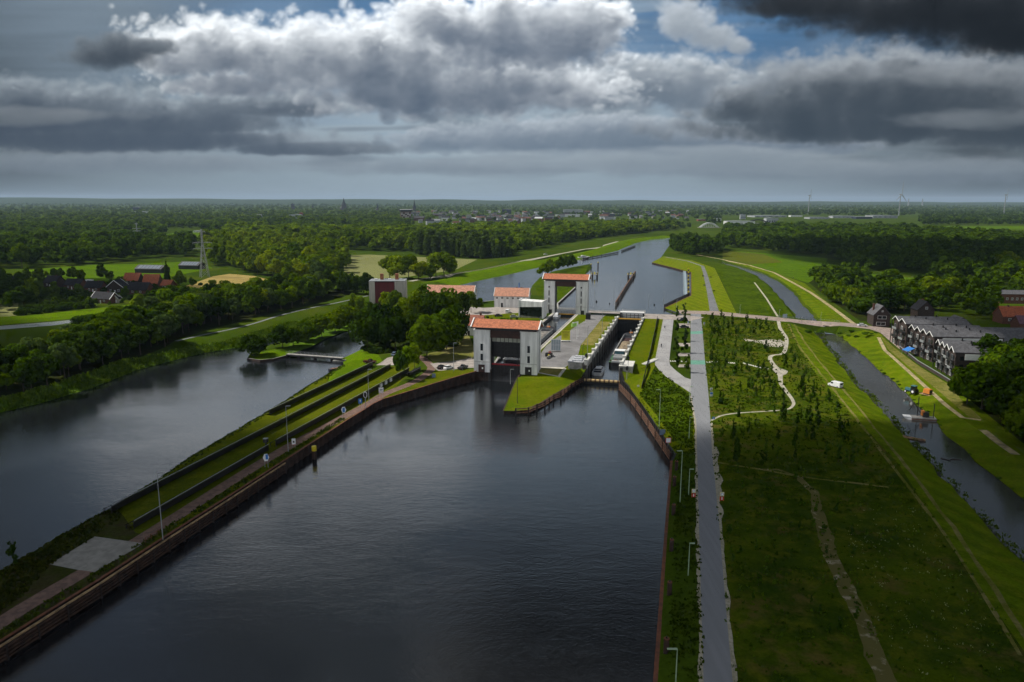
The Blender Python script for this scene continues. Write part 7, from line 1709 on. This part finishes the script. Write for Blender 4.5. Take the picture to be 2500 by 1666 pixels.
for i in range(8): T('round_tree', 1322 + i * 11, 678 - i * 3.4, 14 + (i % 3), 'leaf_d', 'dense dark tree in the clipped row behind the far lift tower', 'row of dense trees behind the far lift tower', .85, 6.3)
for i_, (x, y, h) in enumerate(((952, 681, 21), (972, 685, 22), (998, 687, 22), (1022, 688, 18), (1046, 686, 16), (1064, 682, 23), (1084, 681, 24), (1098, 677, 20))): T('broadleaf_tree', x, y, h, 'leaf_b' if i_ % 2 else 'leaf', 'tree in the grove standing in front of the pale field', 'grove before the pale field', 1.05, 6)
for i in range(14): T('bush', 945 + i * 11.5, 688 + 2 * math.sin(i), 5, 'leaf_d', 'dark bush in the hedge under the grove', 'hedge under the grove', 1, 6)
for x, y, h, k, lm, lb in ((172, 684, 10, 'round_tree', 'leaf_d', 'round dark tree left of the white camper van'), (252, 688, 15.5, 'round_tree', 'leaf_d', 'large dark spreading tree over the village roofs'), (409, 692, 20, 'conifer_tree', 'leaf_d', 'tall black conifer right of the red roofs'), (440, 704, 15, 'round_tree', 'leaf_p', 'black purple tree beside the tall conifer'), (519, 695, 6.5, 'bush', 'leaf', 'round bush in the stubble field near the pylon'), (489, 697, 4.5, 'bush', 'leaf_d', 'small round bush left of the pylon foot'), (136, 727, 11.5, 'round_tree', 'leaf', 'bright round tree before the dark hipped roof'), (198, 727, 11, 'round_tree', 'leaf_d', 'dark round tree before the low village roofs'), (80, 738, 16, 'round_tree', 'leaf_d', 'tall black tree left of the village'), (55, 712, 15, 'round_tree', 'leaf_d', 'dark tree behind the left village house'), (20, 740, 17, 'round_tree', 'leaf_d', 'big dark tree at the left edge before the house'), (-10, 722, 16, 'round_tree', 'leaf_d', 'dark tree cut by the left picture edge'), (222, 750, 7.5, 'broadleaf_tree', 'leaf', 'small green tree before the long village house'), (472, 703, 9, 'broadleaf_tree', 'leaf', 'tree right of the black purple tree'), (402, 724, 7, 'broadleaf_tree', 'leaf_d', 'dark tree before the smallest red roof'), (440, 720, 7, 'conifer_tree', 'leaf_d', 'small dark conifer left of the white cars'), (300, 700, 8, 'broadleaf_tree', 'leaf', 'small tree between dark and red roofs'), (383, 690, 7, 'broadleaf_tree', 'leaf', 'small tree behind the middle red roof'), (345, 730, 6, 'bush', 'leaf_d', 'dark bush right of the garden house'), (320, 733, 6, 'bush', 'leaf_d', 'dark bush beside the garden house')):
    T(k, x, y, h, lm, lb, None, .9)
for i in range(17): T('bush', 45 + i * 11, 768 - i * 1.2 + 3 * math.sin(i * 2), 5.5 + (i % 3), 'leaf_d', 'dark bush in the hedge before the village', 'dark hedge before the village', 1.1)
for x, y, h, k, lm, lb in ((1845, 969, 4.6, 'conifer_tree', 'leaf_d', 'small dark cone shaped conifer in the upper meadow'), (1803, 1018, 4.2, 'conifer_tree', 'leaf_d', 'small dark conifer just above the narrow footpath'), (1790, 1064, 4.4, 'conifer_tree', 'leaf_d', 'small dark conifer below the narrow footpath near the road'), (1797, 1130, 6.5, 'poplar_tree', 'leaf_d', 'slim dark column tree where the wheel track starts'), (1951, 1148, 4.2, 'conifer_tree', 'leaf_d', 'small dark cone beside the crossing wheel track'), (1760, 985, 3.6, 'bush', 'leaf_d', 'low dark bush right of the road signs'), (35, 1385, 5.5, 'sapling', 'leaf_d', 'young tree at the lower left water edge')):
    T(k, x, y, h, lm, lb, None, .9)
for i, (x, y, h) in enumerate(((1652, 812, 7), (1671, 792, 7.5), (1650, 860, 7), (1670, 862, 8), (1654, 898, 6.5), (1676, 908, 7), (1652, 775, 6.5), (1669, 770, 7), (1673, 835, 7))):
    T('sapling', x, y, h, 'leaf_d', 'slim young tree in the double row between ramp and road', 'young trees between ramp and road', .85)
for i, (x, y) in enumerate(((893, 856), (908, 862), (925, 862), (945, 862), (985, 858), (1003, 852), (1075, 856), (1100, 846), (1020, 850), (1118, 828), (1128, 806), (1140, 790), (905, 846), (940, 850))): T('bush', x, y, 4 + i % 3, 'leaf_d', 'dark undergrowth bush below the big tree cluster', 'undergrowth below the big tree cluster', 1.3)
# -- woods
A = zone_trees
GRP = {}
A([(-160, 1010), (0, 972), (130, 940), (280, 886), (400, 848), (430, 838), (430, 826), (330, 834), (220, 858), (140, 882), (110, 896), (0, 910), (-160, 920)], 6.6, 11, 13.5, ['leaf', 'leaf_d', 'leaf_d', 'leaf_g'], 'leafy tree in the dense row along the left basin bank', 'tree row along the left basin', z=3.8, tint=(0, .6))
A([(150, 905), (280, 862), (400, 836), (440, 818), (470, 800), (430, 792), (340, 805), (240, 832), (170, 862)], 6.4, 13, 16, ['leaf', 'leaf_d', 'leaf'], 'tall leafy tree in the thick middle of the left bank belt', 'thick middle of the left bank belt', z=4.2, tint=(.1, .7), wf=(1.0, 1.2))
A([(440, 815), (520, 797), (610, 775), (700, 755), (800, 733), (800, 715), (700, 722), (560, 742), (440, 765), (340, 795)], 7, 12.5, 16, ['leaf', 'leaf', 'leaf_b', 'leaf_d', 'leaf_g'], 'leafy tree in the row behind the cycle path of the left bank', 'tree row behind the left bank cycle path', z=4.5, tint=(.2, .8))
A([(330, 770), (420, 748), (560, 735), (700, 718), (800, 708), (880, 700), (890, 712), (800, 722), (600, 745), (420, 775)], 8.5, 10, 13.5, ['leaf', 'leaf_d'], 'tree at the far side of the left bank row', 'far side of the left bank row', z=4.6)
A([(505, 648), (590, 664), (690, 692), (780, 694), (842, 672), (848, 645), (838, 618), (700, 600), (560, 588), (500, 600)], 11, 15, 20, ['leaf_b', 'leaf_b', 'leaf', 'leaf_g'], 'bright leafy tree in the wood behind the tan stubble field', 'wood behind the tan stubble field', ('broadleaf_tree', 'round_tree'), z=5, tint=(.45, 1), wf=(.85, 1.05))
A([(848, 612), (1000, 617), (1165, 630), (1230, 632), (1300, 612), (1400, 592), (1510, 578), (1600, 562), (1640, 558), (1500, 556), (1300, 561), (1100, 566), (900, 574), (700, 572), (560, 565), (560, 583), (700, 593)], 13, 15, 21, ['leaf', 'leaf', 'leaf_b', 'leaf_g'], 'tree in the broad wood beyond the pale field', 'wood beyond the pale field', z=5, tint=(.3, .85))
A([(1010, 624), (1100, 629), (1175, 634), (1240, 632), (1250, 622), (1160, 618), (1020, 612)], 9, 19, 24, ['leaf_g'], 'tall greyish poplar at the front of the wood beyond the pale field', 'poplars at the wood edge', 'poplar_tree', wf=(1.2, 1.6), z=5)
A([(-250, 655), (60, 655), (235, 645), (400, 630), (480, 628), (470, 608), (400, 602), (0, 605), (-250, 612)], 13, 16, 21, ['leaf_d', 'leaf_d', 'leaf'], 'tall dark tree in the line above the left meadow', 'tall dark tree line above the left meadow', z=5, tint=(0, .45))
A([(1650, 622), (1700, 629), (1762, 622), (1768, 606), (1700, 600), (1640, 603)], 10, 14, 18, ['leaf_d', 'leaf'], 'dark tree in the clump right of the canal bend', 'clump right of the canal bend', z=6, tint=(0, .4))
A([(1768, 605), (1870, 614), (2005, 628), (2060, 645), (2110, 662), (2250, 672), (2330, 690), (2560, 705), (2560, 590), (2300, 575), (2100, 566), (1900, 562), (1768, 568)], 13, 13, 19, ['leaf_d', 'leaf', 'leaf', 'leaf_g'], 'tree in the large dark wood on the right', 'large dark wood on the right', ('broadleaf_tree', 'round_tree'), z=5, tint=(0, .5))
A([(1988, 692), (2022, 727), (2060, 757), (2098, 782), (2130, 770), (2200, 765), (2260, 752), (2330, 740), (2345, 715), (2280, 708), (2200, 714), (2125, 707), (2105, 682), (2015, 668)], 10, 11, 15.5, ['leaf', 'leaf_d', 'leaf'], 'leafy tree in the clump beside the right pale path', 'clump beside the right pale path', ('broadleaf_tree', 'round_tree'), z=5.5, tint=(0, .6), wf=(.9, 1.2))
A([(2200, 765), (2320, 770), (2430, 790), (2450, 742), (2560, 728), (2560, 700), (2330, 700), (2345, 735), (2260, 750)], 13, 9, 13, ['leaf_d', 'leaf'], 'tree between the houses at the right edge', 'trees between the right houses', z=5, avoid=((2325, 2380, 770, 815), (2440, 2520, 745, 800)), tint=(0, .5))
A([(2350, 985), (2400, 1035), (2450, 1078), (2500, 1112), (2640, 1200), (2760, 1100), (2620, 950), (2480, 905), (2390, 925)], 8.5, 13, 17, ['leaf', 'leaf', 'leaf_d'], 'large leafy tree in the dense clump at the right picture edge', 'dense clump at the right edge', ('broadleaf_tree', 'round_tree'), z=5, tint=(.1, .7), wf=(.9, 1.15))
A([(1530, 575), (1600, 565), (1650, 562), (1650, 552), (1560, 556)], 13, 12, 16, ['leaf_d'], 'dark tree by the canal bend', 'trees by the canal bend', z=6)
VB = ((100, 150, 690, 712), (160, 262, 688, 718), (255, 300, 700, 722), (215, 292, 728, 746), (310, 345, 680, 698), (345, 425, 690, 712), (320, 372, 704, 724))
A([(-200, 700), (45, 690), (70, 735), (60, 765), (-200, 780)], 11, 10, 15, ['leaf_d'], 'dark tree in the garden belt at the left picture edge', 'dark garden trees at the left edge', z=5, tint=(0, .3), avoid=((15, 60, 690, 712),))
A([(70, 715), (150, 700), (300, 690), (420, 712), (440, 728), (420, 742), (300, 752), (120, 765), (60, 765)], 10, 4, 6.5, ['leaf_d', 'leaf'], 'garden tree between the village houses', 'garden trees in the village', z=5, tint=(0, .5), avoid=VB)
A([(60, 672), (150, 676), (260, 678), (300, 684), (280, 694), (140, 694), (60, 700)], 12, 8, 12, ['leaf_d'], 'dark tree behind the village roofs', 'trees behind the village', z=5, prob=.7, avoid=VB)
def belt(y0, y1, x0, x1, sp, prob, h0=11, h1=17, tint=(.1, .8), avoid=()):
    A([(x0, y1), (x1, y1), (x1, y0), (x0, y0)], sp, h0, h1, ['leaf'], None, None, z=5, prob=prob, tint=tint, avoid=avoid)
AV = ((1000, 1330, 516, 562), (1330, 1720, 512, 557), (1690, 1772, 548, 580), (1760, 2245, 520, 558), (400, 500, 560, 590), (1765, 2030, 600, 640), (2235, 2700, 550, 566), (1000, 1330, 522, 556), (1300, 1640, 508, 536), (1560, 1700, 560, 590), (1770, 2230, 522, 548))
belt(566, 612, -400, 560, 15, .75, tint=(0, .5), avoid=AV); belt(545, 566, -500, 1000, 19, .7, avoid=AV, tint=(.1, .6)); belt(530, 545, -700, 1050, 26, .6, avoid=AV); belt(519, 530, -900, 1000, 36, .5, avoid=AV)
belt(548, 566, 1300, 2700, 17, .7, tint=(0, .5), avoid=AV); belt(528, 548, 1640, 3000, 26, .5, tint=(0, .5), avoid=AV); belt(518, 528, 1300, 3200, 38, .45, tint=(0, .5)); belt(521, 550, 1000, 1720, 55, .35); belt(508, 519, -1200, 3600, 60, .55, 12, 18); belt(502, 508, -1500, 4000, 95, .6, 13, 20); belt(499, 502, -1500, 4000, 130, .6, 14, 22)
# -- saplings over the meadow
sp_ = [(1725, 785), (1895, 792), (1965, 905), (2060, 1020), (2140, 1120), (2060, 1160), (1760, 1130), (1745, 1000), (1730, 900)]
q = [(p.x, p.y) for p in wp(sp_, 4.6)]
wpl = [(p.x, p.y) for p in wpath]
def nearpath(a, b, d): return any((a - x) ** 2 + (b - y) ** 2 < d * d for x, y in wpl)
cnt = 0
for _ in range(4000):
    a, b = random.uniform(50, 150), random.uniform(165, 400)
    if not inpoly((a, b), q) or nearpath(a, b, 3.2): continue
    dn = mnoise.noise(Vector((a * .05, b * .03, 2))) * .5 + .5
    if random.random() > .25 + .75 * dn: continue
    pp = proj((a, b, 4.6))
    if 1800 < pp[0] < 1925 and 822 < pp[1] < 850: continue
    TREES.append(('sapling', a, b, gz(a, b) - .05, random.uniform(2.0, 5.2) if pp[1] < 960 or pp[0] > 1850 else random.uniform(1.6, 3.4), random.uniform(.65, 1.0), random.choice(('leaf_s', 'leaf_s', 'leaf_d')), 'young tree among many saplings on the meadow right of the road', 'saplings on the meadow', None)); cnt += 1
    if cnt >= 215: break
for _ in range(45):
    pp = (random.uniform(1760, 2120), random.uniform(1150, 1560)); p = G(*pp)
    TREES.append(('sapling', p.x, p.y, p.z - .05, random.uniform(1.2, 2.8), random.uniform(.8, 1.2), 'leaf_s', 'low sapling in the dark lower meadow', 'low saplings in the lower meadow', None))
for _ in range(30):
    pt = STR_LO_R[int(random.random() * (len(STR_LO_R) - 1))]; TREES.append(('bush', pt.x + random.uniform(.1, .7), pt.y, 2.6, random.uniform(.6, 1.2), 1.3, 'leaf_s', 'low bush at the waterline of the right stream', 'low bushes along the right stream', None))
for i in range(26): T('bush', random.uniform(1972, 2010) if i % 2 else random.uniform(2045, 2140), random.uniform(800, 815) + (i % 2 == 0) * random.uniform(2, 14), random.uniform(1.2, 2.6), 'leaf_s', 'green bush on the bank beside the culvert', 'bushes beside the culvert', 1.7)
for x, y in ((1200, 781), (1190, 777), (1225, 782), (1232, 783), (1240, 783), (1262, 781), (1248, 782)): T('bush', x, y, 2.2, 'leaf_s', 'small garden shrub on the grass before the pumping station', 'garden shrubs before the pumping station', .8)
# -- build: the largest 300 of a kind stand alone, the rest is one woodland
def size(t): return t[4] / max(20.0, math.hypot(t[1], t[2]))
def inview(t):
    a = proj((t[1], t[2], t[3])); b = proj((t[1], t[2], t[3] + t[4])); return -60 < a[0] < 2560 and b[1] < 1700
byk = {}
for t in TREES: byk.setdefault({'round_tree': 'broadleaf_tree'}.get(t[0], t[0]), []).append(t)
solo, rest = [], []
for k, l in byk.items():
    l.sort(key=lambda t: -(size(t) if t[7] else 0)); n = 0
    for t in l:
        if t[7] and n < 296 and inview(t): solo.append(t); n += 1
        else: rest.append(t)
used = set()
for i, t in enumerate(solo):
    vs, _ = KIND[t[0]]; cm, tm = vs[i % len(vs)]; key = (t[0], i % len(vs), t[6])
    if key not in KIND:
        c2 = cm.copy(); c2.materials.clear(); c2.materials.append(M[t[6]]); KIND[key] = c2
    s = t[4] / 15.0
    r = thing(t[0], t[7], {'broadleaf_tree': 'tree', 'round_tree': 'tree', 'poplar_tree': 'poplar', 'conifer_tree': 'conifer'}.get(t[0], t[0]), (t[1], t[2], t[3]), random.uniform(0, 6.28), t[8])
    r.scale = (s * t[5] * random.uniform(.92, 1.08), s * t[5] * random.uniform(.92, 1.08), s)
    for nm, me in (('trunk', tm), ('crown', KIND[key])):
        o = bpy.data.objects.new(nm, me); COL.objects.link(o); o.parent = r
def bake(name, lst, label, cat):
    V, Fc, A_, o = [], [], [], 0
    for t in lst:
        d = math.hypot(t[1], t[2])
        if not (-1.2 * t[2] - 300 < t[1] < 1.2 * t[2] + 300): continue
        src = LODP if t[0] == 'poplar_tree' else (LOD if d < 1150 else LODF)
        v, f = src[random.randrange(len(src))]; s = t[4] / 15.0; w = s * t[5] * (1.0 if d < 1150 else 1.25); a = random.uniform(0, 6.28); c, sn = math.cos(a), math.sin(a)
        x = v[:, 0] * c - v[:, 1] * sn; y = v[:, 0] * sn + v[:, 1] * c
        V.append(np.stack([x * w + t[1], y * w + t[2], np.maximum(v[:, 2] * s, 0.2) + t[3]], 1)); Fc.append(f + o); o += len(v)
        A_.append(np.full(len(v), random.random() * .5 + .2 if t[9] is None else t[9]))
    ob = npmesh(name, np.concatenate(V), np.concatenate(Fc), M['leaf_a'], attr=np.concatenate(A_)); tag(ob, label, cat, kind='stuff'); return len(lst)
nb = bake('woodland', rest, 'distant woods and hedgerows stretching to the horizon behind the nearer trees', 'woodland')
print('TREES solo', len(solo), 'rest', len(rest), {k: len(v) for k, v in byk.items()})
# -- reeds, tufts, flowers
def tufts(name, pts, n, h, w, cols, label, cat, cond=None):
    m = leaf_mat(name + '_mat', cols, True, .25); V, A_ = [], []
    xs = [p[0] for p in pts]; ys = [p[1] for p in pts]; k = 0
    while k < n:
        a, b = random.uniform(min(xs), max(xs)), random.uniform(min(ys), max(ys))
        if not inpoly((a, b), pts) or (name == 'meadow_tufts' and nearpath(a, b, 2.0)): continue
        d = mnoise.noise(Vector((a * .12, b * .12, 7))) * .5 + .5
        if random.random() > d ** 1.5 * 1.6: continue
        z = gz(a, b); tn = random.random() * .5 + d * .4
        for _ in range(3):
            an = random.uniform(0, 6.28); hh = h * random.uniform(.5, 1.2); ww = w * random.uniform(.5, 1.1); dx, dy = math.cos(an) * ww, math.sin(an) * ww; lx, ly = random.uniform(-.5, .5) * hh, random.uniform(-.5, .5) * hh; cx, cy = a + random.uniform(-.4, .4), b + random.uniform(-.4, .4)
            V += [(cx - dx, cy - dy, z), (cx + dx, cy + dy, z), (cx + dx * .5 + lx, cy + dy * .5 + ly, z + hh), (cx - dx * .5 + lx, cy - dy * .5 + ly, z + hh)]; A_ += [tn] * 4
        k += 1
    V = np.array(V); tag(npmesh(name, V, np.arange(len(V)).reshape(-1, 4), m, attr=A_), label, cat, kind='stuff')
xy = lambda P: [(p.x, p.y) for p in P]
tufts('reeds', xy(LBANK + lift(offset(LBANK, -8), 2)[::-1]), 5200, 1.2, .35, [(0.06, 0.12, 0.008), (0.10, 0.17, 0.012), (0.17, 0.24, 0.03)], 'tall green reeds along the left basin bank', 'reeds')
tufts('meadow_tufts', xy(mead), 6000, .38, .26, [(0.04, 0.078, 0.005), (0.062, 0.11, 0.006), (0.10, 0.135, 0.010)], 'tufts of long grass over the sapling meadow', 'grass tufts')
tufts('meadow_scrub', q, 520, .6, .4, [(0.04, 0.075, 0.005), (0.06, 0.10, 0.006), (0.085, 0.12, 0.008)], 'low scrub and brambles between the saplings of the upper meadow', 'scrub')
tufts('bank_weeds', xy(wp([(1560, 970, 4.5), (1600, 900, 5), (1690, 970, 4.4), (1696, 1100, 4.2), (1712, 1480, 4), (1718, 1660, 4), (1625, 1660, 3), (1640, 1480, 3), (1655, 1130, 4), (1640, 1080, 4.2)])), 1800, .4, .25, [(0.025, 0.048, 0.004), (0.042, 0.072, 0.005), (0.066, 0.09, 0.006)], 'rough weeds on the strip between basin wall and road', 'weeds')
tufts('quay_weeds', xy(offset(WALL_L0[1:] + WALL_L[:9], .8) + offset(WALL_L0[1:] + WALL_L[:9], 2.6)[::-1]), 800, .45, .25, [(0.02, 0.045, 0.006), (0.06, 0.09, 0.012), (0.12, 0.13, 0.03)], 'weeds along the quay edge of the brick path', 'weeds')
tufts('stream_reeds', xy(lift(offset(STR_LO_L, .1), 3) + lift(offset(STR_LO_L, 1.5), 3)[::-1]), 700, .45, .25, [(0.05, 0.09, 0.005), (0.075, 0.12, 0.007), (0.10, 0.14, 0.012)], 'rough green growth on the left edge of the right stream', 'reeds')
tufts('peninsula_grass', xy(PEN_L0 + PEN_L[:13] + lift(offset(PEN_L0 + PEN_L[:13], -6), 3)[::-1]), 2600, .4, .25, [(0.03, 0.055, 0.006), (0.045, 0.075, 0.008), (0.09, 0.11, 0.012)], 'long grass on the basin side slope of the peninsula', 'long grass')
tufts('soil_weeds', xy(wp([(-350, 1640, .1), (0, 1410, .5), (170, 1308, .5), (272, 1250, .5), (300, 1262, 2.8), (230, 1312, 3), (121, 1380, 3), (60, 1450, 3), (-100, 1580, 3), (-350, 1720, 3)])), 1500, .5, .3, [(0.02, 0.035, 0.005), (0.045, 0.058, 0.010), (0.075, 0.07, 0.022)], 'low dark weeds on the bare soil at the near end of the peninsula', 'weeds')
tufts('wildflowers', xy(wp([(2050, 1240, 4.4), (2250, 1240, 4.4), (2480, 1640, 4.4), (2150, 1660, 4.4), (2090, 1420, 4.4)])), 170, .2, .10, [(0.25, 0.28, 0.15), (0.36, 0.40, 0.27)], 'pale specks of wild flowers in the lower right meadow', 'wild flowers')
# ================================================================ AIR
def haze():
    X, Y0, Y1, Z0, Z1 = 31000, -200, 35000, -6, 235
    mb = MB(); mb.box((0, (Y0 + Y1) / 2, (Z0 + Z1) / 2), (2 * X, Y1 - Y0, Z1 - Z0))
    m = bpy.data.materials.new('haze'); m.use_nodes = True; nt = m.node_tree; nt.nodes.remove(nt.nodes['Principled BSDF'])
    v = nt.nodes.new('ShaderNodeVolumePrincipled'); v.inputs['Color'].default_value = (0.55, 0.73, 0.95, 1); v.inputs['Density'].default_value = 0.000036; v.inputs['Anisotropy'].default_value = 0.0
    nt.links.new(v.outputs[0], [n for n in nt.nodes if n.type == 'OUTPUT_MATERIAL'][0].inputs['Volume'])
    tag(mb.build('haze', m), 'thin blue haze over the whole landscape', 'haze', kind='stuff')
haze()
def shade_clouds():
    # unseen cloud volumes added to darken the near ground and both sides
    ic = bmesh.new(); bmesh.ops.create_icosphere(ic, subdivisions=4, radius=1.0); base = [v.co.copy() for v in ic.verts]; fs = [[v.index for v in f.verts] for f in ic.faces]; ic.free()
    mb = MB(); zc = 520.0; off = Vector((SUN_DIR.x, SUN_DIR.y, 0)) * (zc / SUN_DIR.z)
    for i, (gx, gy, rx, ry, th) in enumerate(((-80, 95, 115, 100, 55), (112, 108, 125, 118, 60), (295, 310, 90, 130, 60), (520, 800, 190, 240, 60), (-300, 280, 105, 110, 55), (-360, 520, 125, 85, 55))):
        c = Vector((gx, gy, 0)) + off + Vector((0, 0, zc)); s = i * 7.3
        vs = []
        for v in base:
            k = 1 + .42 * mnoise.noise(v * 1.6 + Vector((s, 0, 0))) + .2 * mnoise.noise(v * 4.2 + Vector((0, s, 0)))
            vs.append(c + Vector((v.x * rx * k, v.y * ry * k, v.z * th * k * (1 if v.z > 0 else .55))))
        mb.add(vs, fs)
    m = bpy.data.materials.new('shade_cloud_mist'); m.use_nodes = True; nt = m.node_tree; nt.nodes.remove(nt.nodes['Principled BSDF'])
    v = nt.nodes.new('ShaderNodeVolumePrincipled'); v.inputs['Color'].default_value = (0.85, 0.88, 0.92, 1); v.inputs['Density'].default_value = 0.045
    nt.links.new(v.outputs[0], [n for n in nt.nodes if n.type == 'OUTPUT_MATERIAL'][0].inputs['Volume'])
    tag(mb.build('shade_clouds', m), 'unseen cloud volumes added overhead to shade the ground', 'shade_clouds', kind='stuff')
shade_clouds()
